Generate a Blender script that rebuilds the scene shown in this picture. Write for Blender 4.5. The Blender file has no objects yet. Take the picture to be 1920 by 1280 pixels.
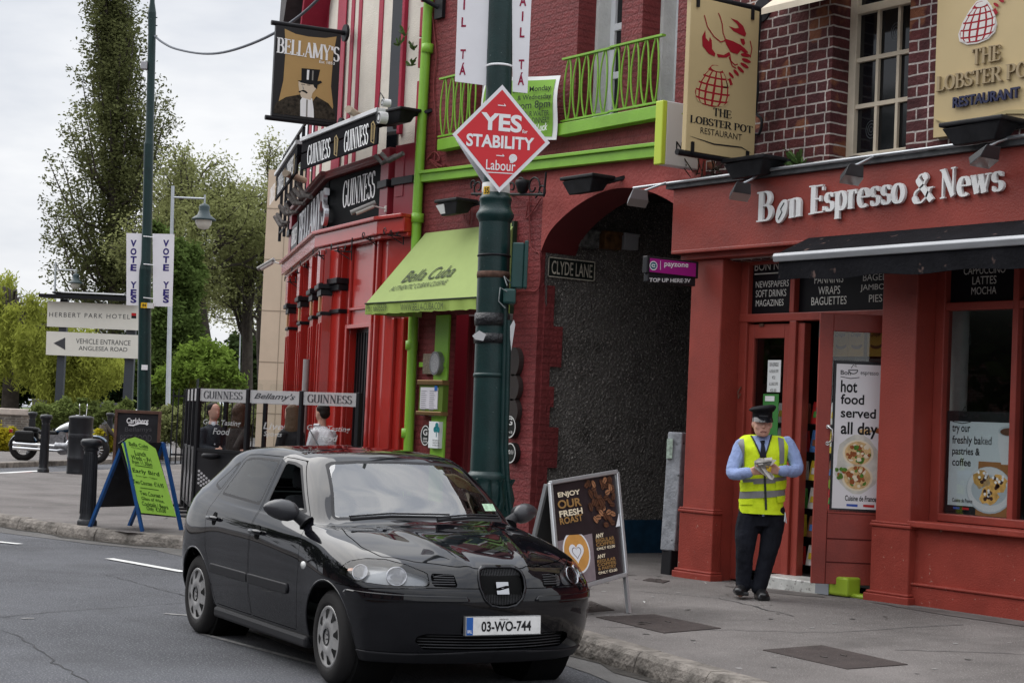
import bpy, bmesh, math, random
from mathutils import Vector, Matrix
import numpy as np
R=math.radians
sc=bpy.context.scene
COL=sc.collection
random.seed(7)
# ---------------------------------------------------------------- camera
F,ROLL,PITCH,H=3250.,.0441,.0455,1.666
FA,FD=.6194,11.5965
rx,ry=math.sin(FA),-math.cos(FA); nx,ny=math.cos(FA),math.sin(FA)
_R0=Vector((rx,nx,0));_Y0=Vector((ry,ny,0));_Z0=Vector((0,0,1))
_fw=_Y0*math.cos(PITCH)+_Z0*math.sin(PITCH);_u0=_Z0*math.cos(PITCH)-_Y0*math.sin(PITCH)
_rt=_R0*math.cos(ROLL)+_u0*math.sin(ROLL);_up=_u0*math.cos(ROLL)-_R0*math.sin(ROLL)
cd=bpy.data.cameras.new('camera');cam=bpy.data.objects.new('camera',cd);COL.objects.link(cam)
cam.matrix_world=Matrix(((_rt.x,_up.x,-_fw.x,0),(_rt.y,_up.y,-_fw.y,-FD),(_rt.z,_up.z,-_fw.z,H),(0,0,0,1)))
cd.sensor_width=36;cd.lens=F/1920*36;cd.clip_start=.1;cd.clip_end=3000
cd.dof.use_dof=False
sc.camera=cam
# ---------------------------------------------------------------- world, sun, exposure
SUN_AZ,SUN_EL=R(205),R(48)      # direction the light comes from, measured from +x towards +y
w=bpy.data.worlds.new('World');sc.world=w;w.use_nodes=True
nt=w.node_tree;nt.nodes.clear()
def N(t,**k):
    n=nt.nodes.new(t)
    for a,b in k.items(): setattr(n,a,b)
    return n
out=N('ShaderNodeOutputWorld');bg=N('ShaderNodeBackground')
sky=N('ShaderNodeTexSky',sky_type='NISHITA');sky.sun_disc=False
sky.sun_elevation=SUN_EL;sky.sun_rotation=math.pi/2-SUN_AZ
sky.air_density=1;sky.dust_density=2.5
tc=N('ShaderNodeTexCoord');mp=N('ShaderNodeMapping');mp.inputs['Scale'].default_value=(1.3,1.3,4.2)
nz=N('ShaderNodeTexNoise');nz.inputs['Scale'].default_value=2.3;nz.inputs['Detail'].default_value=6;nz.inputs['Roughness'].default_value=.55
rp=N('ShaderNodeValToRGB');e=rp.color_ramp.elements
e[0].position=.38;e[0].color=(6.7,7.1,7.9,1);e[1].position=.6;e[1].color=(10.0,10.1,10.3,1)
sep=N('ShaderNodeSeparateXYZ');mr=N('ShaderNodeMapRange')
mr.inputs[1].default_value=.24;mr.inputs[2].default_value=.9;mr.inputs[3].default_value=.98;mr.inputs[4].default_value=2.5
mul=N('ShaderNodeMix',data_type='RGBA',blend_type='MULTIPLY');mul.inputs[0].default_value=1
mx=N('ShaderNodeMix',data_type='RGBA');mx.inputs[0].default_value=.93
L=nt.links.new
L(tc.outputs['Generated'],mp.inputs[0]);L(mp.outputs[0],nz.inputs[0]);L(nz.outputs[0],rp.inputs[0])
L(tc.outputs['Generated'],sep.inputs[0]);L(sep.outputs[2],mr.inputs[0])
L(rp.outputs[0],mul.inputs[6]);L(mr.outputs[0],mul.inputs[7])
L(sky.outputs[0],mx.inputs[6]);L(mul.outputs[2],mx.inputs[7])
L(mx.outputs[2],bg.inputs[0]);L(bg.outputs[0],out.inputs[0])
bg.inputs[1].default_value=.072
sd=bpy.data.lights.new('sun','SUN');sd.energy=1.45;sd.angle=R(60);sd.color=(1,.97,.93)
so=bpy.data.objects.new('sun',sd);COL.objects.link(so)
_sd=Vector((math.cos(SUN_EL)*math.cos(SUN_AZ),math.cos(SUN_EL)*math.sin(SUN_AZ),math.sin(SUN_EL)))
so.rotation_euler=_sd.to_track_quat('Z','Y').to_euler()
vs=sc.view_settings;vs.view_transform='Standard';vs.look='None';vs.gamma=1;vs.exposure=.5
# ---------------------------------------------------------------- turning places seen in the photo into points on real planes
def ray(px,py):
    a=px-960;b=py-640
    return _fw*F+_rt*a-_up*b
CP=Vector((0,-FD,H))
def onY(px,py,y=0.):
    v=ray(px,py);return CP+v*((y+FD)/v.y)
def onX(px,py,x):
    v=ray(px,py);return CP+v*(x/v.x)
def onZ(px,py,z=.14):
    v=ray(px,py);return CP+v*((z-H)/v.z)
def atD(px,py,d):
    v=ray(px,py);lv=Vector((v.x*ry+v.y*ny,0,0));return CP+v*(d/(v.x*ry+v.y*ny))
class Pl:
    """a plane: origin, U to the right as seen, V up, N outwards"""
    def __init__(s,O,U,V=(0,0,1)):
        s.O=Vector(O);s.U=Vector(U).normalized();s.V=Vector(V).normalized();s.N=s.U.cross(s.V).normalized()
    def p(s,u,v,n=0.): return s.O+s.U*u+s.V*v+s.N*n
    def hit(s,px,py,n=0.):
        d=ray(px,py);o=s.O+s.N*n
        k=(o-CP).dot(s.N)/d.dot(s.N);q=CP+d*k-o
        return q.dot(s.U),q.dot(s.V)
    def off(s,n): 
        return Pl(s.O+s.N*n,s.U,s.V)
# ---------------------------------------------------------------- materials
_mats={}
def mat(name,col,rough=.6,metal=0,spec=.5,var=0,vs=3,bump=0,bs=40,coat=0,speck=None,stretch=None,det=4,alpha=None,trans=0,ior=1.45,dirt=0,dirtcol=(.05,.045,.04),ds=1.2):
    if name in _mats: return _mats[name]
    if spec==.5 and rough>=.5 and not metal: spec=.22
    m=bpy.data.materials.new(name);m.use_nodes=True;t=m.node_tree;b=t.nodes['Principled BSDF']
    c=(*col,1)
    b.inputs['Base Color'].default_value=c;b.inputs['Roughness'].default_value=rough;b.inputs['Metallic'].default_value=metal
    b.inputs['Specular IOR Level'].default_value=spec;b.inputs['IOR'].default_value=ior
    if coat: b.inputs['Coat Weight'].default_value=coat;b.inputs['Coat Roughness'].default_value=.03
    if trans: b.inputs['Transmission Weight'].default_value=trans
    if alpha is not None: b.inputs['Alpha'].default_value=alpha
    n=t.nodes.new;l=t.links.new
    if var or bump or speck or dirt:
        tc=n('ShaderNodeTexCoord');mp=n('ShaderNodeMapping');l(tc.outputs['Object'],mp.inputs[0])
        if stretch: mp.inputs['Scale'].default_value=stretch
        cur=None
        if var:
            z=n('ShaderNodeTexNoise');z.inputs['Scale'].default_value=vs;z.inputs['Detail'].default_value=det;z.inputs['Roughness'].default_value=.62
            l(mp.outputs[0],z.inputs[0])
            r=n('ShaderNodeValToRGB');r.color_ramp.elements[0].position=.28;r.color_ramp.elements[1].position=.72
            r.color_ramp.elements[0].color=(*[x*(1-var) for x in col],1);r.color_ramp.elements[1].color=(*[min(1,x*(1+var)) for x in col],1)
            l(z.outputs[0],r.inputs[0]);cur=r.outputs[0]
        if speck:
            z=n('ShaderNodeTexNoise');z.inputs['Scale'].default_value=speck[0];z.inputs['Detail'].default_value=2;l(mp.outputs[0],z.inputs[0])
            r=n('ShaderNodeMapRange');r.inputs[1].default_value=speck[1];r.inputs[2].default_value=speck[1]+.08;l(z.outputs[0],r.inputs[0])
            mxx=n('ShaderNodeMix');mxx.data_type='RGBA';l(r.outputs[0],mxx.inputs[0])
            if cur: l(cur,mxx.inputs[6])
            else: mxx.inputs[6].default_value=c
            mxx.inputs[7].default_value=(*speck[2],1);cur=mxx.outputs[2]
        if dirt:
            z=n('ShaderNodeTexNoise');z.inputs['Scale'].default_value=ds;z.inputs['Detail'].default_value=8;z.inputs['Roughness'].default_value=.7;l(mp.outputs[0],z.inputs[0])
            r=n('ShaderNodeMapRange');r.inputs[1].default_value=.5;r.inputs[2].default_value=.75;r.inputs[4].default_value=dirt;l(z.outputs[0],r.inputs[0])
            mxx=n('ShaderNodeMix');mxx.data_type='RGBA';l(r.outputs[0],mxx.inputs[0])
            if cur: l(cur,mxx.inputs[6])
            else: mxx.inputs[6].default_value=c
            mxx.inputs[7].default_value=(*dirtcol,1);cur=mxx.outputs[2]
        if cur: l(cur,b.inputs['Base Color'])
        if bump:
            z=n('ShaderNodeTexNoise');z.inputs['Scale'].default_value=bs;z.inputs['Detail'].default_value=3;l(mp.outputs[0],z.inputs[0])
            bp=n('ShaderNodeBump');bp.inputs['Strength'].default_value=min(1,bump);bp.inputs['Distance'].default_value=.02*max(1,bump);l(z.outputs[0],bp.inputs['Height'])
            l(bp.outputs[0],b.inputs['Normal'])
    _mats[name]=m;return m
def glassmat(name,tint,f0=.05,rough=.015):
    """thin pane: clear with a mirror part that grows towards grazing angles, the same from both sides"""
    m=bpy.data.materials.new(name);m.use_nodes=True;t=m.node_tree;t.nodes.clear();n=t.nodes.new;l=t.links.new
    o=n('ShaderNodeOutputMaterial');mx=n('ShaderNodeMixShader');ge=n('ShaderNodeNewGeometry');dt=n('ShaderNodeVectorMath');dt.operation='DOT_PRODUCT'
    l(ge.outputs['Normal'],dt.inputs[0]);l(ge.outputs['Incoming'],dt.inputs[1])
    def M_(op,a,b):
        k=n('ShaderNodeMath');k.operation=op;k.use_clamp=op!='ABSOLUTE'
        for i,v in enumerate((a,b)):
            if v is None: continue
            if hasattr(v,'links'): l(v,k.inputs[i])
            else: k.inputs[i].default_value=v
        return k.outputs[0]
    c=M_('ABSOLUTE',dt.outputs['Value'],None);p=M_('POWER',M_('SUBTRACT',1.,c),5.);f=M_('ADD',M_('MULTIPLY',p,1-f0),f0)
    tr=n('ShaderNodeBsdfTransparent');tr.inputs[0].default_value=(*tint,1);g=n('ShaderNodeBsdfGlossy');g.inputs['Roughness'].default_value=rough
    l(f,mx.inputs[0]);l(tr.outputs[0],mx.inputs[1]);l(g.outputs[0],mx.inputs[2]);l(mx.outputs[0],o.inputs[0]);_mats[name]=m;return m
def brickmat(name,c1,c2,mortar,bump=.5,axis='xz',rough=.8,msize=.01,var=.3,c3=None,bw=.228,bh=.078,sq=1.):
    m=bpy.data.materials.new(name);m.use_nodes=True;t=m.node_tree;b=t.nodes['Principled BSDF'];n=t.nodes.new;l=t.links.new
    tc=n('ShaderNodeTexCoord');sp=n('ShaderNodeSeparateXYZ');cb=n('ShaderNodeCombineXYZ');l(tc.outputs['Object'],sp.inputs[0])
    l(sp.outputs[0 if axis=='xz' else 1],cb.inputs[0]);l(sp.outputs[2],cb.inputs[1])
    nz=n('ShaderNodeTexNoise');nz.inputs['Scale'].default_value=9;nz.inputs['Detail'].default_value=3;l(tc.outputs['Object'],nz.inputs[0])
    ad=n('ShaderNodeVectorMath');ad.operation='MULTIPLY_ADD';l(nz.outputs['Color'],ad.inputs[0]);ad.inputs[1].default_value=(.022,.02,0);l(cb.outputs[0],ad.inputs[2])
    bt=n('ShaderNodeTexBrick');l(ad.outputs[0],bt.inputs[0])
    bt.inputs['Scale'].default_value=1;bt.inputs['Brick Width'].default_value=bw;bt.inputs['Row Height'].default_value=bh;bt.squash=sq;bt.squash_frequency=2;bt.inputs['Mortar Size'].default_value=msize
    bt.inputs['Mortar Smooth'].default_value=.15;bt.inputs['Bias'].default_value=-.15
    bt.inputs['Color1'].default_value=(*c1,1);bt.inputs['Color2'].default_value=(*c2,1);bt.inputs['Mortar'].default_value=(*mortar,1)
    z2=n('ShaderNodeTexNoise');z2.inputs['Scale'].default_value=2.5;z2.inputs['Detail'].default_value=8;z2.inputs['Roughness'].default_value=.7;l(tc.outputs['Object'],z2.inputs[0])
    r=n('ShaderNodeMapRange');r.inputs[1].default_value=.3;r.inputs[2].default_value=.7;r.inputs[3].default_value=1-var;r.inputs[4].default_value=1+var;l(z2.outputs[0],r.inputs[0])
    mm=n('ShaderNodeMix');mm.data_type='RGBA';mm.blend_type='MULTIPLY';mm.inputs[0].default_value=1;l(bt.outputs[0],mm.inputs[6]);l(r.outputs[0],mm.inputs[7])
    cur=mm.outputs[2]
    if c3:   # some bricks of another firing, and soot
        z4=n('ShaderNodeTexNoise');z4.inputs['Scale'].default_value=3.3;z4.inputs['Detail'].default_value=2;l(bt.outputs[0],z4.inputs[0]);l(tc.outputs['Object'],z4.inputs[0])
        r4=n('ShaderNodeMapRange');r4.inputs[1].default_value=.6;r4.inputs[2].default_value=.66;l(z4.outputs[0],r4.inputs[0])
        iv=n('ShaderNodeMath');iv.operation='MULTIPLY_ADD';l(bt.outputs['Fac'],iv.inputs[0]);iv.inputs[1].default_value=-1;iv.inputs[2].default_value=1
        pr=n('ShaderNodeMath');pr.operation='MULTIPLY';l(iv.outputs[0],pr.inputs[0]);l(r4.outputs[0],pr.inputs[1])
        m4=n('ShaderNodeMix');m4.data_type='RGBA';l(pr.outputs[0],m4.inputs[0]);l(cur,m4.inputs[6]);m4.inputs[7].default_value=(*c3,1);cur=m4.outputs[2]
    l(cur,b.inputs['Base Color']);b.inputs['Roughness'].default_value=rough;b.inputs['Specular IOR Level'].default_value=.25
    z3=n('ShaderNodeTexNoise');z3.inputs['Scale'].default_value=35;z3.inputs['Detail'].default_value=4;l(tc.outputs['Object'],z3.inputs[0])
    ms=n('ShaderNodeMath');ms.operation='MULTIPLY_ADD';l(bt.outputs['Fac'],ms.inputs[0]);ms.inputs[1].default_value=-1;l(z3.outputs[0],ms.inputs[2])
    bp=n('ShaderNodeBump');bp.inputs['Strength'].default_value=bump;bp.inputs['Distance'].default_value=.02;l(ms.outputs[0],bp.inputs['Height']);l(bp.outputs[0],b.inputs['Normal'])
    _mats[name]=m;return m
# ---------------------------------------------------------------- mesh builder
def _perp(d):
    a=Vector((0,0,1)) if abs(d.z)<.9 else Vector((1,0,0))
    x=d.cross(a).normalized();return x,x.cross(d).normalized()
class MB:
    def __init__(s): s.v=[];s.f=[];s.m=[];s.s=[]
    def add(s,vs,fs,m=0,smooth=False):
        o=len(s.v);s.v+=[tuple(v) for v in vs]
        for f in fs: s.f.append(tuple(i+o for i in f));s.m.append(m);s.s.append(smooth)
        return s
    def quad(s,a,b,c,d,m=0): return s.add([a,b,c,d],[(0,1,2,3)],m)
    def hexa(s,p,m=0):   # 8 points: bottom loop 0-3, top loop 4-7
        return s.add(p,[(3,2,1,0),(4,5,6,7),(0,1,5,4),(1,2,6,5),(2,3,7,6),(3,0,4,7)],m)
    def box(s,x0,x1,y0,y1,z0,z1,m=0):
        if x0>x1:x0,x1=x1,x0
        if y0>y1:y0,y1=y1,y0
        if z0>z1:z0,z1=z1,z0
        return s.hexa([(x0,y0,z0),(x1,y0,z0),(x1,y1,z0),(x0,y1,z0),(x0,y0,z1),(x1,y0,z1),(x1,y1,z1),(x0,y1,z1)],m)
    def pbox(s,pl,u0,u1,v0,v1,n0,n1,m=0):
        if u0>u1:u0,u1=u1,u0
        if v0>v1:v0,v1=v1,v0
        if n0>n1:n0,n1=n1,n0
        P=pl.p
        return s.hexa([P(u0,v0,n1),P(u1,v0,n1),P(u1,v0,n0),P(u0,v0,n0),P(u0,v1,n1),P(u1,v1,n1),P(u1,v1,n0),P(u0,v1,n0)],m)
    def beam(s,p,q,w,h,m=0,up=(0,0,1)):
        p=Vector(p);q=Vector(q);d=(q-p).normalized();up=Vector(up)
        x=d.cross(up)
        if x.length<1e-4: x=d.cross(Vector((1,0,0)))
        x.normalize();y=x.cross(d).normalized();x=x*w/2;y=y*h/2
        return s.hexa([p-x-y,p+x-y,p+x+y,p-x+y,q-x-y,q+x-y,q+x+y,q-x+y],m)
    def tube(s,pts,r,n=8,m=0,cap=True,smooth=True,closed=False):
        pts=[Vector(p) for p in pts];k=len(pts);rs=r if hasattr(r,'__len__') else [r]*k
        ds=[]
        for i in range(k):
            a=pts[(i-1)%k] if (i>0 or closed) else pts[0];b=pts[(i+1)%k] if (i<k-1 or closed) else pts[-1]
            ds.append((b-a).normalized())
        x,y=_perp(ds[0]);V=[]
        for i in range(k):
            x=(x-ds[i]*x.dot(ds[i])).normalized();y=ds[i].cross(x)
            for j in range(n):
                t=2*math.pi*j/n;V.append(pts[i]+(x*math.cos(t)+y*math.sin(t))*rs[i])
        Fs=[]
        for i in range(k if closed else k-1):
            for j in range(n):
                a=i*n+j;b=i*n+(j+1)%n;i2=(i+1)%k;Fs.append((a,b,i2*n+(j+1)%n,i2*n+j))
        s.add(V,Fs,m,smooth)
        if cap and not closed: s.add(V[:n],[tuple(range(n-1,-1,-1))],m);s.add(V[-n:],[tuple(range(n))],m)
        return s
    def lathe(s,prof,c=(0,0,0),n=24,m=0,M=None,smooth=True):
        c=Vector(c);V=[];k=len(prof)
        for r,z in prof:
            for j in range(n):
                t=2*math.pi*j/n;p=Vector((r*math.cos(t),r*math.sin(t),z))
                if M is not None: p=M@p
                V.append(p+c)
        Fs=[(i*n+j,i*n+(j+1)%n,(i+1)*n+(j+1)%n,(i+1)*n+j) for i in range(k-1) for j in range(n)]
        s.add(V,Fs,m,smooth)
        if prof[0][0]>1e-4: s.add(V[:n],[tuple(range(n-1,-1,-1))],m)
        if prof[-1][0]>1e-4: s.add(V[-n:],[tuple(range(n))],m)
        return s
    def poly(s,pl,pts,n=0.,m=0):
        return s.add([pl.p(u,v,n) for u,v in pts],[tuple(range(len(pts)))],m)
    def prism(s,pl,pts,n0,n1,m=0,msides=None,smooth=False):
        a=sum(pts[i][0]*pts[(i+1)%len(pts)][1]-pts[(i+1)%len(pts)][0]*pts[i][1] for i in range(len(pts)))
        if a<0: pts=pts[::-1]
        if n0>n1:n0,n1=n1,n0
        k=len(pts);V=[pl.p(u,v,n1) for u,v in pts]+[pl.p(u,v,n0) for u,v in pts]
        s.add(V,[tuple(range(k)),tuple(range(2*k-1,k-1,-1))],m)
        s.add(V,[(i,i+k,(i+1)%k+k,(i+1)%k) for i in range(k)],m if msides is None else msides,smooth)
        return s
    def disc(s,pl,u,v,ru,rv,n0,n1,m=0,k=24):
        return s.prism(pl,[(u+ru*math.cos(2*math.pi*i/k),v+rv*math.sin(2*math.pi*i/k)) for i in range(k)],n0,n1,m)
    def ring(s,pl,u,v,ru,rv,w,n,m=0,k=28):
        V=[];
        for i in range(k):
            t=2*math.pi*i/k;V+= [pl.p(u+ru*math.cos(t),v+rv*math.sin(t),n),pl.p(u+(ru-w)*math.cos(t),v+(rv-w)*math.sin(t),n)]
        return s.add(V,[(2*i,2*((i+1)%k),2*((i+1)%k)+1,2*i+1) for i in range(k)],m)
    def stroke(s,pl,pts,w,n=0.,m=0,closed=False):
        k=len(pts);V=[]
        for i in range(k):
            a=pts[(i-1)%k] if (i>0 or closed) else pts[0];b=pts[(i+1)%k] if (i<k-1 or closed) else pts[-1]
            dx,dy=b[0]-a[0],b[1]-a[1];L_=math.hypot(dx,dy) or 1;ww=w[i] if hasattr(w,'__len__') else w
            ox,oy=-dy/L_*ww/2,dx/L_*ww/2
            V+=[pl.p(pts[i][0]+ox,pts[i][1]+oy,n),pl.p(pts[i][0]-ox,pts[i][1]-oy,n)]
        return s.add(V,[(2*i+1,2*((i+1)%k)+1,2*((i+1)%k),2*i) for i in range(k if closed else k-1)],m)
    def build(s,name,mats,parent=None,bevel=0,seg=2,world=True,sub=0):
        me=bpy.data.meshes.new(name);me.from_pydata(s.v,[],s.f)
        if not isinstance(mats,(list,tuple)): mats=[mats]
        for m in mats: me.materials.append(m)
        me.polygons.foreach_set('material_index',s.m);me.polygons.foreach_set('use_smooth',s.s);me.update()
        o=bpy.data.objects.new(name,me);COL.objects.link(o)
        if parent is not None:
            o.parent=parent
            if world: o.location=-wloc(parent)
        if bevel:
            b=o.modifiers.new('bevel','BEVEL');b.width=bevel;b.segments=seg;b.limit_method='ANGLE';b.angle_limit=R(40)
        if sub:
            b=o.modifiers.new('sub','SUBSURF');b.levels=sub;b.render_levels=sub
        return o
def wloc(o):
    p=Vector(o.location)
    while o.parent: o=o.parent;p+=Vector(o.location)
    return p
def tag(o,label,cat,group=None):
    o['label']=label;o['category']=cat
    if group:o['group']=group
    return o
def thing(name,label,cat,loc=(0,0,0),group=None,rz=0):
    o=bpy.data.objects.new(name,None);COL.objects.link(o);o.location=loc;o.rotation_euler=(0,0,rz);o.empty_display_size=.2
    return tag(o,label,cat,group)
def struct(o,kind='structure'): o['kind']=kind;return o
# ---------------------------------------------------------------- lettering
_tc={}
def glyphs(body,bold=0.,spacing=1.,shear=0.,ext=0.):
    k=(body,bold,spacing,shear,ext)
    if k in _tc:return _tc[k]
    c=bpy.data.curves.new('lettering','FONT');c.body=body;c.offset=bold;c.space_character=spacing;c.shear=shear;c.resolution_u=4;c.extrude=ext
    o=bpy.data.objects.new('lettering',c);COL.objects.link(o)
    dg=bpy.context.evaluated_depsgraph_get();dg.update();me=bpy.data.meshes.new_from_object(o.evaluated_get(dg))
    v=np.array([x.co[:] for x in me.vertices]).reshape(-1,3);f=[tuple(p.vertices) for p in me.polygons]
    bpy.data.objects.remove(o);bpy.data.curves.remove(c);bpy.data.meshes.remove(me)
    if len(v): 
        lo=v.min(0);hi=v.max(0);v=v-[lo[0],lo[1],0];wh=(hi-lo)[:2]
    else: wh=(1,1)
    _tc[k]=(v,f,wh);return _tc[k]
def text(mb,pl,body,u0,v0,w=None,h=None,n=.004,m=0,bold=0.,spacing=1.,shear=0.,ext=0.,skew=0.,align='l',rot=0.):
    """fit lettering into a box of the plane: (u0,v0) is its lower left corner, w and h its size; skew lets the baseline climb"""
    v,f,wh=glyphs(body,bold,spacing,shear,.5 if ext else 0)
    sx=w/wh[0] if w else None;sy=h/wh[1] if h else None
    sx=sx or sy;sy=sy or sx
    if align=='c': u0-=wh[0]*sx/2
    if align=='r': u0-=wh[0]*sx
    V=[pl.p(u0+a*sx,v0+b*sy+a*sx*skew,n+((c+.5)*ext if ext else 0)) for a,b,c in v]
    mb.add(V,f,m)
    return mb
def tquad(mb,pl,body,p0,p1,p2,n=.004,m=0,off=0.,**k):
    """lettering whose box has lower left, lower right and upper left corners at the given places of the photo"""
    a=pl.hit(*p0,n=off);b=pl.hit(*p1,n=off);c=pl.hit(*p2,n=off)
    return text(mb,pl,body,a[0],a[1],b[0]-a[0],c[1]-a[1],n=n+off,m=m,skew=(b[1]-a[1])/(b[0]-a[0]),**k)
# serif capitals and a few small letters: skeleton strokes whose width follows their direction, with thin serifs
def _arc(cx,cy,rx_,ry_,a0,a1,k=12): return [(cx+rx_*math.cos(R(a0+(a1-a0)*i/k)),cy+ry_*math.sin(R(a0+(a1-a0)*i/k))) for i in range(k+1)]
SER={ # width, strokes, serifs (x, y) centres
'B':(.62,[[(.12,0),(.12,1)],[(.12,1),(.3,1)]+_arc(.3,.76,.2,.24,90,-90)+[(.12,.52)],[(.3,.52)]+_arc(.33,.26,.24,.26,90,-90)+[(.12,0)]],[(.06,0),(.06,1)]),
'E':(.58,[[(.12,0),(.12,1)],[(.12,.985),(.5,.985)],[(.12,.51),(.4,.51)],[(.12,.015),(.54,.015)]],[(.06,0),(.06,1)],[(.51,.86,.13),(.41,.51,.2),(.55,.13,.15)]),
'L':(.56,[[(.12,0),(.12,1)],[(.12,.015),(.52,.015)]],[(.12,1),(.06,0)],[(.53,.14,.16)]),
'A':(.72,[[(.1,0),(.36,1)],[(.36,1),(.62,0)],[(.19,.33),(.53,.33)]],[(.1,0),(.62,0)]),
'M':(.9,[[(.1,0),(.13,1)],[(.13,1),(.45,.05)],[(.45,.05),(.77,1)],[(.77,1),(.8,0)]],[(.1,0),(.8,0),(.1,1),(.8,1)]),
'Y':(.68,[[(.08,1),(.34,.45)],[(.6,1),(.34,.45)],[(.34,.45),(.34,0)]],[(.34,0),(.08,1),(.6,1)]),
"'":(.2,[[(.1,1),(.1,.72)]],[]),
'S':(.54,[_arc(.27,.75,.2,.235,35,265,14)+_arc(.27,.26,.22,.245,90,-150,16)],[],[(.46,.88,.16),(.07,.15,.2)]),
'T':(.66,[[(.33,0),(.33,1)],[(.03,.985),(.63,.985)]],[(.33,0)],[(.05,.87,.2),(.61,.87,.2)]),
'H':(.74,[[(.14,0),(.14,1)],[(.6,0),(.6,1)],[(.14,.51),(.6,.51)]],[(.14,0),(.14,1),(.6,0),(.6,1)]),
'O':(.76,[_arc(.38,.5,.3,.5,90,450,28)],[]),
'R':(.7,[[(.12,0),(.12,1)],[(.12,1),(.3,1)]+_arc(.32,.75,.21,.25,90,-90)+[(.12,.5)],[(.33,.5),(.6,0)]],[(.12,0),(.06,1),(.64,0)]),
'P':(.62,[[(.12,0),(.12,1)],[(.12,1),(.3,1)]+_arc(.32,.74,.22,.26,90,-90)+[(.12,.48)]],[(.12,0),(.06,1)]),
'G':(.72,[_arc(.4,.5,.32,.5,40,330,24),[(.64,.42),(.64,.06)]],[(.62,.42)],[(.63,.84,.22)]),
'U':(.72,[[(.13,1),(.13,.3)]+_arc(.37,.26,.24,.26,180,360,12)+[(.61,1)]],[(.13,1),(.61,1)]),
'I':(.3,[[(.15,0),(.15,1)]],[(.15,0),(.15,1)]),
'N':(.78,[[(.12,0),(.12,1)],[(.12,1),(.62,0)],[(.62,0),(.62,1)]],[(.12,0),(.08,1),(.62,1)]),
'n':(.54,[[(.12,0),(.12,.62)],[(.12,.45)]+_arc(.26,.44,.15,.19,150,0)+[(.41,0)]],[(.12,0),(.41,0),(.07,.62)]),
'e':(.48,[_arc(.24,.31,.19,.32,0,310,22),[(.06,.34),(.43,.34)]],[]),
's':(.42,[_arc(.21,.47,.14,.16,30,265,12)+_arc(.21,.16,.15,.16,90,-150,12)],[],[(.35,.55,.14),(.06,.1,.14)]),
'p':(.54,[[(.12,-.3),(.12,.62)],_arc(.28,.31,.18,.32,150,-150,18)],[(.12,-.3),(.07,.62)]),
'r':(.4,[[(.12,0),(.12,.62)],[(.12,.42)]+_arc(.27,.46,.13,.16,160,50,6)],[(.12,0),(.07,.62)],[(.35,.54,.1)]),
'o':(.5,[_arc(.25,.31,.2,.32,90,450,24)],[]),
'w':(.74,[[(.08,.62),(.22,0)],[(.22,0),(.36,.6)],[(.36,.6),(.5,0)],[(.5,0),(.65,.62)]],[(.08,.62),(.36,.62),(.65,.62)]),
'&':(.8,[[(.74,.0),(.24,.72)]+_arc(.35,.82,.14,.17,200,-40,12)+[(.4,.6),(.2,.45)]+_arc(.29,.24,.22,.25,130,290,14)+[(.52,.14),(.66,.45)]],[(.68,.47)]),
}
def serif(mb,pl,body,u0,v0,w,h,n=.004,m=0,thick=.15,thin=.035,ext=0.,skew=0.,gap=.04,small=None,bounce=None):
    adv=[];tot=0
    for ch in body:
        a=.32 if ch==' ' else SER[ch][0]+gap
        adv.append(tot);tot+=a
    sx=w/tot
    for i,ch in enumerate(body):
        if ch==' ':continue
        g=SER[ch];o=adv[i];b=bounce[i] if bounce else 0
        def q(pts): return [(u0+(o+x)*sx,v0+(y+b)*h+(o+x)*sx*skew) for x,y in pts]
        strokes=[]
        for st in g[1]:
            ws=[]
            for j in range(len(st)):
                a=st[max(0,j-1)];c=st[min(len(st)-1,j+1)];dx,dy=abs(c[0]-a[0]),abs(c[1]-a[1]);L_=math.hypot(dx,dy) or 1
                f=dy/L_
                t=thin+(thick-thin)*f**1.3
                if ch in 'AMNYw&' and f>.5 and f<.999:
                    t=thick if (c[1]<a[1])==(c[0]>a[0]) else thin*1.4
                if ch=='N' and f>.999: t=thin*1.4
                ws.append(t)
            strokes.append((st,ws))
        for x,y in g[2]: strokes.append(([(x-.11,y),(x+.11,y)],[thin]*2))
        for x,y,l in (g[3] if len(g)>3 else []): strokes.append(([(x,y-l/2),(x,y+l/2)],[thin*1.6]*2))
        for j,(st,ws) in enumerate(strokes):
            # widths live in letter units; convert as strokes in the plane
            pts=q(st);k=len(pts);P0=[];P1=[]
            for t in range(k):
                a=st[max(0,t-1)];c=st[min(k-1,t+1)];dx,dy=c[0]-a[0],c[1]-a[1];L_=math.hypot(dx,dy) or 1
                ox,oy=-dy/L_*ws[t]/2,dx/L_*ws[t]/2
                P0.append(q([(st[t][0]+ox,st[t][1]+oy)])[0]);P1.append(q([(st[t][0]-ox,st[t][1]-oy)])[0])
            nn=n+j*.0004
            if ext:
                V=[pl.p(*p,nn+ext) for p in P0]+[pl.p(*p,nn+ext) for p in P1]+[pl.p(*p,nn) for p in P0]+[pl.p(*p,nn) for p in P1]
                Fs=[]
                for t in range(k-1): Fs+=[(t+k,t+1+k,t+1,t),(t+2*k,t,t+1,t+1+2*k),(t+k,t+3*k,t+1+3*k,t+1+k)]
                Fs+=[(0,2*k,3*k,k),(k-1,2*k-1,4*k-1,3*k-1)]
                mb.add(V,Fs,m)
            else:
                V=[pl.p(*p,nn) for p in P0]+[pl.p(*p,nn) for p in P1]
                mb.add(V,[(t+k,t+1+k,t+1,t) for t in range(k-1)],m)
    return mb
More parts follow.
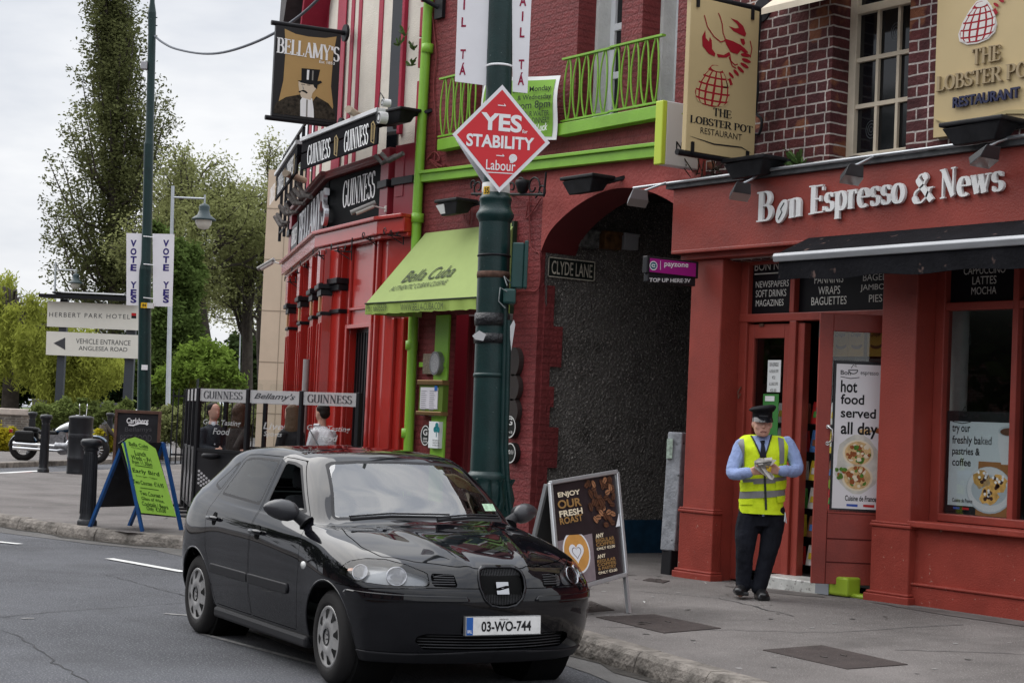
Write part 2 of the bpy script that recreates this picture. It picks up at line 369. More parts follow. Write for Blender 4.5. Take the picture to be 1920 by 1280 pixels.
def squad(mb,pl,body,p0,p1,p2,n=.004,m=0,off=0.,**k):
    a=pl.hit(*p0,n=off);b=pl.hit(*p1,n=off);c=pl.hit(*p2,n=off)
    return serif(mb,pl,body,a[0],a[1],b[0]-a[0],c[1]-a[1],n=n+off,m=m,skew=(b[1]-a[1])/(b[0]-a[0]),**k)
def copy_tree(o,parent=None):
    c=o.copy();COL.objects.link(c)
    if parent is not None:c.parent=parent
    for ch in list(o.children): copy_tree(ch,c)
    return c
# common materials
black=mat('black_paint',(.010,.010,.012),.5,spec=.22)
white=mat('white_paint',(.78,.78,.77),.5,var=.05)
steel=mat('galvanised_steel',(.42,.44,.46),.38,.8,var=.1)
# ================================================================ ground
def sst(t): t=max(0,min(1,t));return t*t*(3-2*t)
def gz(x,y): return .14+(.04*sst((x+19)/5)+.055*sst((x+13.2)/3.2))*sst((y+3.7)/3.6)
def gnd(px,py):
    z=.14
    for i in range(6): p=onZ(px,py,z);z=gz(p.x,p.y)
    return Vector((p.x,p.y,z))
asphalt=mat('asphalt',(.086,.088,.097),.85,spec=.3,var=.34,vs=.55,bump=1.,bs=75,speck=(62,.57,(.19,.19,.195)),det=14,dirt=.55,dirtcol=(.045,.045,.047),ds=.8)
asph2=mat('asphalt_pale_gutter',(.12,.115,.11),.85,var=.25,vs=2.2,bump=.6,bs=120,det=8)
paving=mat('pavement_concrete',(.145,.132,.125),.88,spec=.3,var=.34,vs=.8,bump=.7,bs=70,det=14,speck=(85,.62,(.3,.285,.27)),dirt=.7,dirtcol=(.075,.068,.064),ds=1.1)
granite=mat('granite_kerb',(.19,.17,.15),.85,var=.55,vs=5,bump=1.2,bs=22,det=8,dirt=.95,dirtcol=(.03,.027,.024),ds=4)
linew=mat('road_line_paint',(.62,.62,.6),.7,var=.15,vs=20,dirt=.5,dirtcol=(.12,.12,.12),ds=14)
linef=mat('worn_road_line',(.23,.225,.22),.8,var=.4,vs=14,dirt=.9,dirtcol=(.09,.09,.09),ds=9)
m=MB();m.quad((-400,-200,0),(200,-200,0),(200,400,0),(-400,400,0));struct(m.build('road',asphalt))
K=[(12,-6.2),(-4,-4.78),(-7.75,-4.25),(-9.9,-3.84),(-12,-3.45),(-15,-3.05),(-17.5,-2.78),(-18.7,-2.72),(-19.05,-2.95),(-19.5,-3.33),(-20.24,-3.5),(-21.2,-3.62),(-22.3,-3.78),(-25,-4.15),(-28.5,-4.3),(-31.5,-3.6),(-33.5,-1.6)]
def kpt(s):   # along the kerb by arc length
    for a,b in zip(K,K[1:]):
        d=math.dist(a,b)
        if s<=d: t=s/d;return (a[0]+(b[0]-a[0])*t,a[1]+(b[1]-a[1])*t),((b[0]-a[0])/d,(b[1]-a[1])/d)
        s-=d
    return None
def ky(x):
    for a,b in zip(K,K[1:]):
        if b[0]<=x<=a[0]: return a[1]+(b[1]-a[1])*(x-a[0])/(b[0]-a[0])
    return K[0][1]
xs=[12,4,0,-3,-5]+[-5-.5*i for i in range(1,29)]
m=MB();rows=[]
tt=[0,.15,.35,.6,.8,1]
V=[];nn=len(tt)+1
for x in xs:
    y0=ky(x)+.1
    for t in tt: y=y0+(0.3-y0)*t;V.append((x,y,gz(x,y)))
    V.append((x,9,gz(x,0)))
m.add(V,[(i*nn+j,(i+1)*nn+j,(i+1)*nn+j+1,i*nn+j+1)[::-1] for i in range(len(xs)-1) for j in range(nn-1)],0,True)
e1,e2,e3=onZ(0,893),onZ(90,886),onZ(187,880)
edge=[(-19,9),(-19,ky(-19)+.1)]+[(k[0]+.05,k[1]+.1) for k in K[9:]]+[(-34.6,.3),(-35.8,1.9),(-37.5,3.8),(-41,7),(-47,12),(-56,19),(-56,40),(-19,40)]
from mathutils.geometry import tessellate_polygon
tri=tessellate_polygon([[Vector((a,b,0)) for a,b in edge]])
m.add([(a,b,.14) for a,b in edge],[t if (Vector(edge[t[1]])-Vector(edge[t[0]])).cross(Vector(edge[t[2]])-Vector(edge[t[0]]))>0 else t[::-1] for t in tri])
struct(m.build('pavement',paving))
# kerb: rough granite stones
m=MB();s=0;rk=random.Random(3)
while True:
    Ls=rk.uniform(.75,1.15);a=kpt(s);b=kpt(s+Ls-.012)
    if b is None:break
    (ax,ay),d=a;(bx,by),_=b
    nx_,ny_=-(by-ay),(bx-ax);q=math.hypot(nx_,ny_);nx_/=q;ny_/=q   # points to the road side or pavement
    if ny_>0 or (abs(ny_)<.2 and nx_<0): nx_,ny_=-nx_,-ny_
    o=rk.uniform(-.012,.012);h=.146+rk.uniform(-.006,.008);wd=.19
    def P(t,z): # t 0 outer face .. 1 inner
        return None
    ox,oy=nx_*o,ny_*o
    n=4;Vv=[]
    for i in range(n+1):
        f=i/n;cx=ax+(bx-ax)*f+ox;cy=ay+(by-ay)*f+oy
        j=rk.uniform(-.008,.008);k2=rk.uniform(-.006,.006)
        Vv+=[(cx-nx_*wd,cy-ny_*wd,h-.002),(cx-nx_*.03+nx_*j,cy-ny_*.03+ny_*j,h+k2),(cx+nx_*(.0+j),cy+ny_*(.0+j),h-.035+k2),(cx+nx_*(.02+j),cy+ny_*(.02+j),.05),(cx+nx_*.025,cy+ny_*.025,-.03)]
    Fs=[(i*5+j,i*5+j+1,(i+1)*5+j+1,(i+1)*5+j) for i in range(n) for j in range(4)]
    Fs+=[(0,1,2,3,4),tuple(n*5+4-j for j in range(5))]
    m.add(Vv,Fs,0,False);s+=Ls
o=struct(m.build('kerb',granite))
bm=bmesh.new();bm.from_mesh(o.data);bmesh.ops.recalc_face_normals(bm,faces=bm.faces);bm.to_mesh(o.data);bm.free()
# gutter
m=MB();V=[]
pts=[kpt(.4*i) for i in range(2,130)];pts=[p for p in pts if p and p[0][0]>-29]
for i,((x,y),d) in enumerate(pts):
    nx_,ny_=(d[1],-d[0]);
    if ny_>0:nx_,ny_=-nx_,-ny_
    V+=[(x+nx_*-.05,y+ny_*-.05,.004),(x+nx_*(.42+.1*math.sin(i*.7)),y+ny_*(.42+.1*math.sin(i*.7)),.004)]
m.add(V,[(2*i,2*i+1,2*i+3,2*i+2) for i in range(len(pts)-1)]);struct(m.build('road_gutter',asph2))
m=MB();V=[]
for i,((x,y),d) in enumerate(pts):
    nx_,ny_=(d[1],-d[0])
    if ny_>0:nx_,ny_=-nx_,-ny_
    wd=.1+.045*math.sin(i*1.9)+.03*math.sin(i*4.1)
    V+=[(x-nx_*.04,y-ny_*.04,.008),(x+nx_*wd,y+ny_*wd,.008)]
m.add(V,[(2*i,2*i+1,2*i+3,2*i+2) for i in range(len(pts)-1)]);struct(m.build('gutter_dirt',mat('gutter_dirt',(.05,.045,.04),.95,var=.5,vs=9,bump=.6,bs=60)),'stuff')
# road markings
def gline(name,pp,wd,mt,z=.005):
    m=MB();P=[onZ(*p,z) for p in pp];V=[]
    for i,p in enumerate(P):
        a=P[max(0,i-1)];b=P[min(len(P)-1,i+1)];d=(b-a).normalized();s_=Vector((-d.y,d.x,0))*wd/2;V+=[p+s_,p-s_]
    m.add(V,[(2*i+1,2*i,2*i+2,2*i+3) for i in range(len(P)-1)]);
    o=m.build(name,mt);struct(o)
    bm=bmesh.new();bm.from_mesh(o.data);bmesh.ops.recalc_face_normals(bm,faces=bm.faces);bm.to_mesh(o.data);bm.free()
gline('road_marking',[(205,1046),(345,1071)],.11,linew,.01)
gline('road_marking',[(-40,1011),(38,1019)],.11,linew,.01)
gline('road_marking',[(380,1187),(582,1241),(745,1283)],.05,linef)
gline('road_marking',[(420,1160),(520,1192),(600,1222)],.2,linef)
gline('road_marking',[(308,1149),(360,1153)],.06,linef);gline('road_marking',[(40,1158),(64,1158)],.05,linef)
# side street far edge, red cycle band and far pavement
FK=[(-29.5,-12.5),(-34,-5.6),(-41.1,2.8),(-45.1,7.1),(-49.5,11.5),(-55,16),(-64,22)]
m=MB();edge=FK+[(-110,60),(-140,20),(-75,-40)]
tri=tessellate_polygon([[Vector((a,b,0)) for a,b in edge]])
m.add([(a,b,.12) for a,b in edge],[t if (Vector(edge[t[1]])-Vector(edge[t[0]])).cross(Vector(edge[t[2]])-Vector(edge[t[0]]))>0 else t[::-1] for t in tri])
struct(m.build('pavement',paving))
m=MB()
for a,b in zip(FK,FK[1:]):
    k=max(1,int(math.dist(a,b)/1.0))
    for i in range(k):
        p=Vector((*a,0)).lerp(Vector((*b,0)),i/k);q=Vector((*a,0)).lerp(Vector((*b,0)),(i+.985)/k)
        m.beam(p+Vector((0,0,.055)),q+Vector((0,0,.055)),.3,.15)
struct(m.build('kerb',granite,bevel=.02))
m=MB();q=[onZ(-40,896,.006),onZ(70,886,.006),onZ(50,883,.006),onZ(-40,889,.006)];m.quad(*q);struct(m.build('cycle_lane',mat('red_cycle_surface',(.16,.04,.035),.85,var=.2,vs=6)))
gline('road_marking',[(-40,888.5),(75,882)],.22,linew,.008)
# cellar hatches let into the pavement
iron=mat('rusty_cast_iron',(.045,.034,.031),.75,.1,var=.3,vs=7,bump=.6,bs=90,speck=(60,.68,(.16,.15,.14)))
def hatch(px,label,split=False):
    P=[gnd(*p) for p in px];c=sum(P,Vector())/4
    r=thing('cellar_hatch',label,'hatch',c,'iron hatches let into the pavement')
    m=MB();up=Vector((0,0,.007));m.hexa([p-Vector((0,0,.02)) for p in P]+[p+up for p in P])
    o=m.build('cover',iron,r)
    bm=bmesh.new();bm.from_mesh(o.data);bmesh.ops.recalc_face_normals(bm,faces=bm.faces);bm.to_mesh(o.data);bm.free()
    m=MB();e=(P[1]-P[0]).normalized();g=(P[3]-P[0]).normalized()
    for s_ in (-1,1): m.beam(c+e*.09*s_+up*1.4-g*.03,c+e*.09*s_+up*1.4+g*.03,.015,.008)
    m.build('lifting_ring',mat('worn_iron',(.1,.09,.085),.5,.5),r)
hatch([(1118,1157),(1226,1152),(1352,1178),(1245,1187)],'dark iron hatch in the pavement with a scrap of white paper on it')
hatch([(1430,1219),(1540,1210),(1702,1246),(1588,1255)],'dark iron hatch in the pavement closest to the kerb and the camera')
hatch([(1092,1132),(1108,1127),(1152,1144),(1100,1148)],'small dark iron hatch under the coffee board')
hatch([(1205,1088),(1218,1084),(1256,1089),(1243,1093)],'tiny iron cover in the pavement near the archway corner')
litter=mat('paper_scrap',(.75,.75,.72),.8)
for i,(px,py,l) in enumerate(((1203,1171,'white paper scrap lying on the dark hatch'),(1209,1132,'tiny white paper scrap on the pavement beside the coffee board'),(1322,1096,'tiny white scrap on the pavement in front of the red pillar'))):
    p=gnd(px,py)+Vector((0,0,.012));r=.035 if i==0 else .018;m=MB()
    m.add([p+Vector((r*math.cos(a)*random.uniform(.6,1.2),r*math.sin(a)*random.uniform(.6,1.2),random.uniform(0,.02))) for a in [k*1.05 for k in range(6)]],[(0,1,2,3,4,5)])
    tag(m.build('paper_scrap',litter),l,'litter','scraps of paper on the pavement')

# cracks, patches and trodden gum
tar=mat('tar_seam',(.05,.05,.052),.8);gumm=mat('trodden_gum',(.3,.29,.28),.9)
def crack(pts,wd,z,mt,name,seed,gz_=None):
    rr=random.Random(seed);P=[]
    for a,b in zip(pts,pts[1:]):
        k=max(2,int(math.dist(a,b)/.12))
        for i in range(k): t=i/k;P.append((a[0]+(b[0]-a[0])*t+rr.gauss(0,.014),a[1]+(b[1]-a[1])*t+rr.gauss(0,.014)))
    m=MB();V=[]
    for i,(x,y) in enumerate(P):
        q=P[min(i+1,len(P)-1)];p0=P[max(0,i-1)];dx,dy=q[0]-p0[0],q[1]-p0[1];L_=math.hypot(dx,dy) or 1;w_=wd*rr.uniform(.3,1)/2;zz=(gz(x,y) if gz_ else 0)+z
        V+=[(x-dy/L_*w_,y+dx/L_*w_,zz),(x+dy/L_*w_,y-dx/L_*w_,zz)]
    m.add(V,[(2*i,2*i+1,2*i+3,2*i+2) for i in range(len(P)-1)]);o=m.build(name,mt)
    bm=bmesh.new();bm.from_mesh(o.data)
    for f in bm.faces:
        f.normal_update()
        if f.normal.z<0: f.normal_flip()
    bm.to_mesh(o.data);bm.free();struct(o)
for i,c in enumerate((((-10.4,-3.6),(-10.0,-2.9),(-9.2,-2.0),(-9.0,-.6)),((-13.8,-3.0),(-13.4,-1.8),(-13.5,-.4)),((-8.4,-2.2),(-7.4,-1.2),(-7.0,-.2)),((-12.2,-1.5),(-11.3,-1.2),(-9.9,-1.6)),((-17.5,-2.6),(-17.0,-1.2)),((-21,-3.4),(-21.6,-1.8),(-23.5,-.6)))): crack(c,.016,.004,tar,'pavement_crack',i,True)
for i,c in enumerate((((-16,-4.9),(-13,-5.0),(-9,-5.6)),((-14.5,-7.5),(-12,-7.2),(-9,-7.7)),((-18.5,-4.6),(-20,-5.8),(-21,-7)),((-13.6,-5.2),(-13.2,-6.6),(-12.6,-7.8)))): crack(c,.014,.004,tar,'road_crack',20+i)
m=MB();rr=random.Random(12)
for i in range(150):
    x=rr.uniform(-24,-6.5);y=rr.uniform(ky(x)+.25,-.15);r_=rr.uniform(.012,.028);zz=gz(x,y)+.004
    m.add([(x+r_*math.cos(k*.9)*rr.uniform(.8,1.2),y+r_*math.sin(k*.9),zz) for k in range(7)],[tuple(range(7))],i%3==0)
struct(m.build('gum_spots',[mat('old_gum',(.07,.065,.062),.9),gumm]),'stuff')
m=MB()
for (x0,x1,y0,y1) in ((-12.3,-10.9,-.45,-.1),(-10.5,-7.5,-.35,-.05),(-14.6,-13.3,-.9,-.2)):
    V=[];k=16
    for i in range(k): t=2*math.pi*i/k;x=(x0+x1)/2+(x1-x0)/2*math.cos(t)*rr.uniform(.75,1.05);y=(y0+y1)/2+(y1-y0)/2*math.sin(t)*rr.uniform(.7,1.1);V.append((x,y,gz(x,y)+.003))
    m.add(V,[tuple(range(k))])
struct(m.build('pavement_stain',mat('damp_stain',(.11,.1,.095),.8,var=.5,vs=2.5,det=10)),'stuff')
# ================================================================ the red shop with brick storey above
F0=Pl((0,0,0),(1,0,0))
def wall(mb,pl,u0,u1,v0,v1,holes,n0,n1,m=0):
    us=sorted(set([u0,u1]+[h[i] for h in holes for i in (0,1) if u0<h[i]<u1]));vs_=sorted(set([v0,v1]+[h[i] for h in holes for i in (2,3) if v0<h[i]<v1]))
    for a,b in zip(us,us[1:]):
        run=None
        for c,d in zip(vs_,vs_[1:]):
            mu,mv=(a+b)/2,(c+d)/2
            if any(h[0]<mu<h[1] and h[2]<mv<h[3] for h in holes):
                if run: mb.pbox(pl,a,b,run[0],run[1],n0,n1,m);run=None
            else: run=(run[0],d) if run else (c,d)
        if run: mb.pbox(pl,a,b,run[0],run[1],n0,n1,m)
shopred=mat('shop_red_paint',(.27,.043,.030),.42,var=.2,vs=1.3,bump=.15,bs=60,det=12,dirt=.55,dirtcol=(.10,.02,.018),ds=1.1)
shopred2=mat('shop_red_worn_plinth',(.25,.041,.029),.5,var=.15,vs=3,speck=(24,.70,(.34,.2,.16)),bump=.25,bs=70)
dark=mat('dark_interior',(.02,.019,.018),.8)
glassd=glassmat('shop_glass',(.86,.88,.88),.05)
signblk=mat('black_sign_board',(.006,.006,.008),.4,spec=.2)
letw=mat('white_lettering',(.82,.82,.82),.45)
cream=mat('cream_painted_timber',(.62,.54,.42),.55,var=.12,vs=5)
lead=mat('lead_flashing',(.07,.072,.076),.6,.2,var=.35,vs=6,bump=.3,bs=30)
brick=brickmat('brown_brick_white_pointing',(.095,.026,.026),(.06,.020,.023),(.42,.37,.345),.8,var=.6,bw=.25,bh=.102,sq=.55,msize=.0085,c3=(.2,.075,.04))
S=thing('restaurant_building','red painted shop front with a restaurant floor of brown brick and white pointing above it','building',(-11,0,.2))
BW=(-11.44,-10.5,4.2,6.4)
m=MB();wall(m,F0,-13.42,-5,3.35,6.75,[BW],-.1,-.45)
m.pbox(F0,-13.42,-5,3.34,3.36,-.12,-3);
o=m.build('wall',brick,S)
# fascia with its flashing
m=MB();m.pbox(F0,-13.36,-5,3.42,4.08,.14,-.1);m.pbox(F0,-13.30,-5,3.36,3.42,.06,-.1);m.pbox(F0,-13.34,-5,3.415,3.45,.155,.13);m.build('fascia',shopred,S,bevel=.008)
m=MB();m.pbox(F0,-13.42,-5,4.08,4.125,.19,-.1);m.pbox(F0,-13.42,-5,4.125,4.16,.05,-.1)
m.tube([(-13.9,-.22,4.13),(-13.3,-.21,4.135),(-11,-.21,4.14),(-8,-.21,4.145),(-5,-.21,4.15)],.016,8,1)
for i in range(9): x=-13.1+i*.62+random.uniform(-.1,.1);m.tube([(x,-.17,4.13),(x+random.uniform(.2,.5),-.16,4.17),(x+.6,-.17,4.135)],.008,5,2)
m.build('flashing',[lead,steel,black],S)
def pil(x0,x1,zb):
    m=MB();m.pbox(F0,x0,x1,zb,3.36,0,-.46)
    m.build('pilaster',shopred,S,bevel=.012)
    m=MB();m.pbox(F0,x0-.02,x1+.02,zb,zb+.66,.02,-.1);m.pbox(F0,x0-.035,x1+.035,zb+.66,zb+.69,.035,-.1);m.pbox(F0,x0-.028,x1+.028,zb+.69,zb+.71,.026,-.1)
    m.pbox(F0,x0-.06,x1+.06,zb-.15,zb+.075,.06,-.1);m.pbox(F0,x0-.045,x1+.045,zb+.075,zb+.10,.045,-.1)
    m.build('plinth',shopred2,S,bevel=.01)
pil(-13.19,-12.73,.17);pil(-10.62,-10.22,.22)
# frame of the shop front, set back
RC=F0.off(-.3)
m=MB();P=m.pbox
P(RC,-12.73,-10.62,2.74,2.82,.06,-.05)          # transom bar
P(RC,-12.73,-12.62,.2,3.36,.05,-.05);P(RC,-12.02,-11.93,.2,2.74,.06,-.05);P(RC,-12.03,-11.97,2.82,3.36,.06,-.05);P(RC,-11.93,-11.84,.3,2.72,.03,-.06)
P(RC,-10.68,-10.6,.2,3.36,.05,-.05);P(RC,-12.62,-12.03,3.31,3.36,.04,-.04);P(RC,-11.97,-10.68,3.31,3.36,.04,-.04)
m.build('shop_front_frame',shopred,S,bevel=.008)
m=MB();P=m.pbox
P(RC,-10.22,-10.115,.9,3.36,.06,-.05);P(RC,-9.39,-9.33,.9,3.36,.06,-.05);P(RC,-8.6,-8.5,.9,3.36,.06,-.05)
P(RC,-10.115,-9.39,2.79,2.86,.055,-.05);P(RC,-9.33,-8.6,2.79,2.86,.055,-.05);P(RC,-10.115,-8.6,.96,1.03,.08,-.05);P(RC,-10.115,-9.39,3.27,3.36,.04,-.05)
m.build('window_frame',shopred,S,bevel=.008)
m=MB();P=m.pbox;P(F0,-10.22,-5,.1,.90,-.06,-.34);P(F0,-10.24,-5,.9,.955,.02,-.3);P(F0,-10.22,-5,.0,.40,-.025,-.1);P(F0,-10.22,-5,.40,.425,-.01,-.1);P(F0,-8.5,-5,.955,3.36,-.1,-.4)
m.build('stall_riser',shopred2,S,bevel=.01)
# dark room behind
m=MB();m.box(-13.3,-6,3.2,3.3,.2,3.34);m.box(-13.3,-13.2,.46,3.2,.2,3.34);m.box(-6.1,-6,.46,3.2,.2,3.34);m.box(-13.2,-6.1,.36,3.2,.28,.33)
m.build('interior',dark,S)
m=MB();m.box(-12.05,-11.15,-.02,.4,.18,.315);m.build('door_step',mat('worn_white_step',(.5,.5,.48),.5,.1,var=.3,vs=6,speck=(25,.6,(.25,.24,.23))),S,bevel=.01)
# transom panels with lettering
def panel(name,u0,u1,v0,v1,lines,par=S,n=.0):
    m=MB();m.pbox(RC,u0,u1,v0,v1,n-.01,n-.03);pn=m.build('transom_panel',signblk,par)
    m=MB()
    for t,u,v,wd,h,al in lines: text(m,RC,t,u,v,wd,h,n=n-.007,align=al)
    m.build('lettering',mat('cream_sign_lettering',(.6,.59,.55),.5),pn,)
    return pn
def tl(pl,t,x0,yb,x1,yb1,yt,off=0):   # text line given by photo places
    a=pl.hit(x0,yb,off);b=pl.hit(x1,yb1,off);c=pl.hit(x0,yt,off);return (t,a[0],(a[1]+b[1])/2,b[0]-a[0],c[1]-a[1],'l')
pn=panel('a',-12.62,-12.03,2.82,3.31,[tl(RC,'BON NEWS',1414,508,1490,503,492),tl(RC,'NEWSPAPERS',1416,540,1478,536,528),tl(RC,'SOFT DRINKS',1416,558,1473,554,545),tl(RC,'MAGAZINES',1416,575,1468,572,563)])
m=MB();a=RC.hit(1414,514);m.pbox(RC,a[0],a[0]+.42,a[1]-.006,a[1]+.006,-.009,-.006);m.build('underline',mat('cream_sign_lettering',(.6,.59,.55)),pn)
panel('b',-11.97,-10.68,2.82,3.31,[tl(RC,'PANNINIS',1526,532,1580,529,517),tl(RC,'WRAPS',1533,553,1574,550,538),tl(RC,'BAGUETTES',1520,573,1586,569,558),tl(RC,'BAGELS',1617,527,1667,524,514),tl(RC,'JAMBONS',1612,548,1676,544,534),tl(RC,'PIES',1628,567,1653,565,553)])
panel('c',-10.115,-9.39,2.86,3.27,[tl(RC,'CAPPUCCINO',1806,515,1884,511,501),tl(RC,'LATTES',1822,534,1867,531,519),tl(RC,'MOCHA',1820,553,1867,550,539)])
m=MB();m.pbox(RC,-9.33,-8.6,2.86,3.3,-.01,-.03);m.build('transom_panel',signblk,S)
# closed left door leaf
m=MB();P=m.pbox;P(RC,-12.62,-12.54,.31,2.72,.02,-.03);P(RC,-12.12,-12.03,.31,2.72,.02,-.03);P(RC,-12.54,-12.12,2.58,2.72,.02,-.03);P(RC,-12.54,-12.12,.31,.95,.015,-.03)
d=m.build('door',shopred,S,bevel=.006)
m=MB();m.pbox(RC,-12.54,-12.12,.95,2.58,0,-.008);m.build('door_glass',glassd,d)
m=MB();h=RC.hit(1432,608);m.pbox(RC,h[0]-.03,h[0]+.03,h[1]-.02,h[1]+.005,.02,.035);h=RC.hit(1380,718);m.tube([RC.p(-12.66,2.1,.06),RC.p(-12.68,2.05,.08),RC.p(-12.66,1.98,.09),RC.p(-12.65,2.03,.07)],.008,6);m.build('door_fittings',mat('dull_brass',(.12,.06,.04),.5,.4),d)
notice=mat('white_notice',(.7,.72,.72),.5);green=mat('green_notice',(.05,.2,.05),.5)
a=RC.hit(1441,675);b=RC.hit(1463,735);m=MB();m.pbox(RC,a[0],b[0],b[1],a[1],.002,.006)
nt_=m.build('notice',notice,d);m=MB()
ink=mat('black_ink',(.015,.015,.016),.6)
for i,(t,hh) in enumerate((('BON ESPRESSO',.035),('ALL REGULAR COFFEE',.03),('€2',.03),('ALL LARGE COFFEE',.03),('€2.50',.03))): text(m,RC,t,(a[0]+b[0])/2,a[1]-.06-i*.062,min(.12,.012*len(t)+.02),hh,n=.009,align='c')
m.build('lettering',ink,nt_)
a=RC.hit(1432,738);b=RC.hit(1457,850);m=MB();m.pbox(RC,a[0],b[0],b[1],a[1],.002,.006);m.build('notice',green,d)
a=RC.hit(1436,742);b=RC.hit(1453,752);m=MB();m.pbox(RC,a[0],b[0],b[1],a[1],.007,.009);m.build('notice',notice,d)
# open right door leaf, hinged by the second pillar and swung out to the pavement
hinge=Vector((-10.66,.36,0));ddir=Vector((-11.10,-.25,0))-hinge;DW=ddir.length+.02;ddir.normalize()
DL=Pl(hinge+ddir*DW,-ddir)     # u from the free edge to the hinge
DT=.05
m=MB();P=m.pbox;zb,zt=.33,2.76
P(DL,0,.125,zb,zt,0,-DT);P(DL,DW-.11,DW,zb,zt,0,-DT);P(DL,.125,DW-.11,2.60,zt,0,-DT);P(DL,.125,DW-.11,zb,.34+.62,0-.006,-DT+.006);P(DL,.125,DW-.11,.34+.62,.34+.66,0,-DT)
d=m.build('door',shopred,S,bevel=.006)
m=MB()
for z in (.52,.73): m.pbox(DL,.125,DW-.11,z,z+.012,-.004,-.0045)
m.pbox(DL,.122,.128,zb,.98,.001,-.001);m.build('door_boards',mat('board_joint',(.08,.012,.01),.8),d)
m=MB();m.pbox(DL,.125,DW-.11,1.0,2.60,-.02,-.028);m.build('door_glass',glassd,d)
m=MB();u,v=DL.hit(1552,815)
m.tube([DL.p(u-.01,v+.075,0),DL.p(u+.0,v+.075,.03),DL.p(u+.03,v+.05,.045),DL.p(u+.035,v,.045),DL.p(u+.03,v-.05,.045),DL.p(u,v-.075,.03),DL.p(u-.01,v-.075,0)],.009,8);
for dv in (.075,-.075): m.disc(DL,u,v+dv,.018,.018,0,.006)
m.build('door_handle',mat('chrome',(.6,.6,.6),.2,1),d)
m=MB()
for py in (612,626,770,858): u,v=DL.hit(1543,py);m.pbox(DL,-.002,.0,v-.03,v+.03,-.012,-.038)
m.build('lock_plate',mat('worn_iron',(.1,.09,.085),.5,.5),d)
# poster on the open door
paper=mat('poster_paper',(.74,.72,.74),.4);pblk=mat('poster_border',(.012,.013,.016),.4)
def blob(mb,pl,u,v,r,n,m,rnd,k=12,sq=1.):
    mb.poly(pl,[(u+r*math.cos(2*math.pi*i/k)*rnd.uniform(.75,1.15),v+sq*r*math.sin(2*math.pi*i/k)*rnd.uniform(.75,1.15)) for i in range(k)],n,m)
def cuplogo(mb,pl,u,v,s,n,m):
    text(mb,pl,'Bon',u,v,s*.3,s*.13,n,m,bold=.012);text(mb,pl,'espresso',u+s*.58,v-.02*s,s*.52,s*.13,n,m)
    mb.stroke(pl,[(u+s*.36+.13*s*math.cos(t),v+s*.14+.1*s*math.sin(t)) for t in [math.pi+i*math.pi/8 for i in range(9)]],s*.025,n,m)
    mb.stroke(pl,[(u+s*.22,v+s*.14),(u+s*.5,v+s*.15)],s*.025,n,m);mb.stroke(pl,[(u+s*.3,v+s*.2),(u+s*.36,v+s*.3),(u+s*.45,v+s*.24),(u+s*.42,v+s*.33)],s*.02,n,m)
    mb.stroke(pl,[(u,v-s*.06),(u+s*.3,v-s*.1),(u+s*.55,v-s*.06)],s*.02,n,m)
a=DL.hit(1565,675);b=DL.hit(1651,962);pu0,pu1=a[0],DW-.12;pv0,pv1=b[1],a[1]
m=MB();m.pbox(DL,pu0,pu1,pv0,pv1,.0,-.012);ps=m.build('poster',pblk,d)
m=MB();m.poly(DL,[(pu0+.02,pv0+.03),(pu1-.012,pv0+.03),(pu1-.012,pv1-.03),(pu0+.02,pv1-.03)],.002);m.build('poster_sheet',paper,ps)
m=MB();cuplogo(m,DL,*DL.hit(1576,702),.31,.004,0)
for t,x1,yb,yt in (('hot',1607,735,712),('food',1620,757,738),('served',1642,782,764),('all day',1645,814,790)):
    a=DL.hit(1576,yb);b=DL.hit(x1,yb);c=DL.hit(1576,yt);text(m,DL,t,a[0],a[1]-(.03 if 'y' in t else 0),b[0]-a[0],c[1]-a[1]+(.03 if 'y' in t else 0),.004,bold=.022)
a=DL.hit(1584,938);text(m,DL,'Cuisine de France',a[0],a[1],.28,.05,.004,bold=.02)
m.build('lettering',ink,ps)
foodm=[mat('food_bread',(.62,.42,.2),.7,var=.3,vs=30),mat('food_meat',(.3,.09,.03),.7,var=.4,vs=40),mat('food_green',(.09,.2,.03),.7,var=.4,vs=40),mat('food_pale',(.75,.66,.5),.7),mat('flag_blue',(.05,.1,.4),.6),mat('flag_red',(.5,.03,.03),.6),mat('plate_shade',(.6,.58,.52),.5,var=.2,vs=9)]
rk=random.Random(5);m=MB();cu,cv=DL.hit(1608,870)
m.poly(DL,[(cu+.2*math.cos(i*.35)*(1+.1*math.sin(i*2)),cv+.27*math.sin(i*.35)) for i in range(18)],.003,6)
for cy in (.10,-.12):
    m.poly(DL,[(cu+.14*math.cos(i*.35),cv+cy+.12*math.sin(i*.35)) for i in range(18)],.0036,3)
    m.poly(DL,[(cu+.12*math.cos(i*.35),cv+cy+.105*math.sin(i*.35)) for i in range(18)],.0042,0)
    for i in range(46): t=rk.uniform(0,6.28);r=.1*rk.random()**.5;blob(m,DL,cu+r*math.cos(t),cv+cy+r*.9*math.sin(t),rk.uniform(.012,.028),.0048+i*.00006,rk.choice((0,1,1,1,2,3,3)),rk,8)
for i in range(9): blob(m,DL,cu-.15+rk.uniform(-.04,.05),cv-.1+rk.uniform(-.08,.05),.02,.008+i*.0001,rk.choice((2,2,1)),rk,8)
a=DL.hit(1622,806);blob(m,DL,a[0],a[1]-.01,.06,.0035,0,rk,12,.4);blob(m,DL,a[0]+.12,a[1],.04,.0036,1,rk,12,.7)
a=DL.hit(1587,944);m.poly(DL,[(a[0],a[1]-.02),(a[0]+.1,a[1]-.024),(a[0]+.1,a[1]),(a[0],a[1])],.004,4);m.poly(DL,[(a[0]+.15,a[1]-.02),(a[0]+.25,a[1]-.024),(a[0]+.25,a[1]),(a[0]+.15,a[1])],.004,5)
m.build('food_picture',foodm,ps)
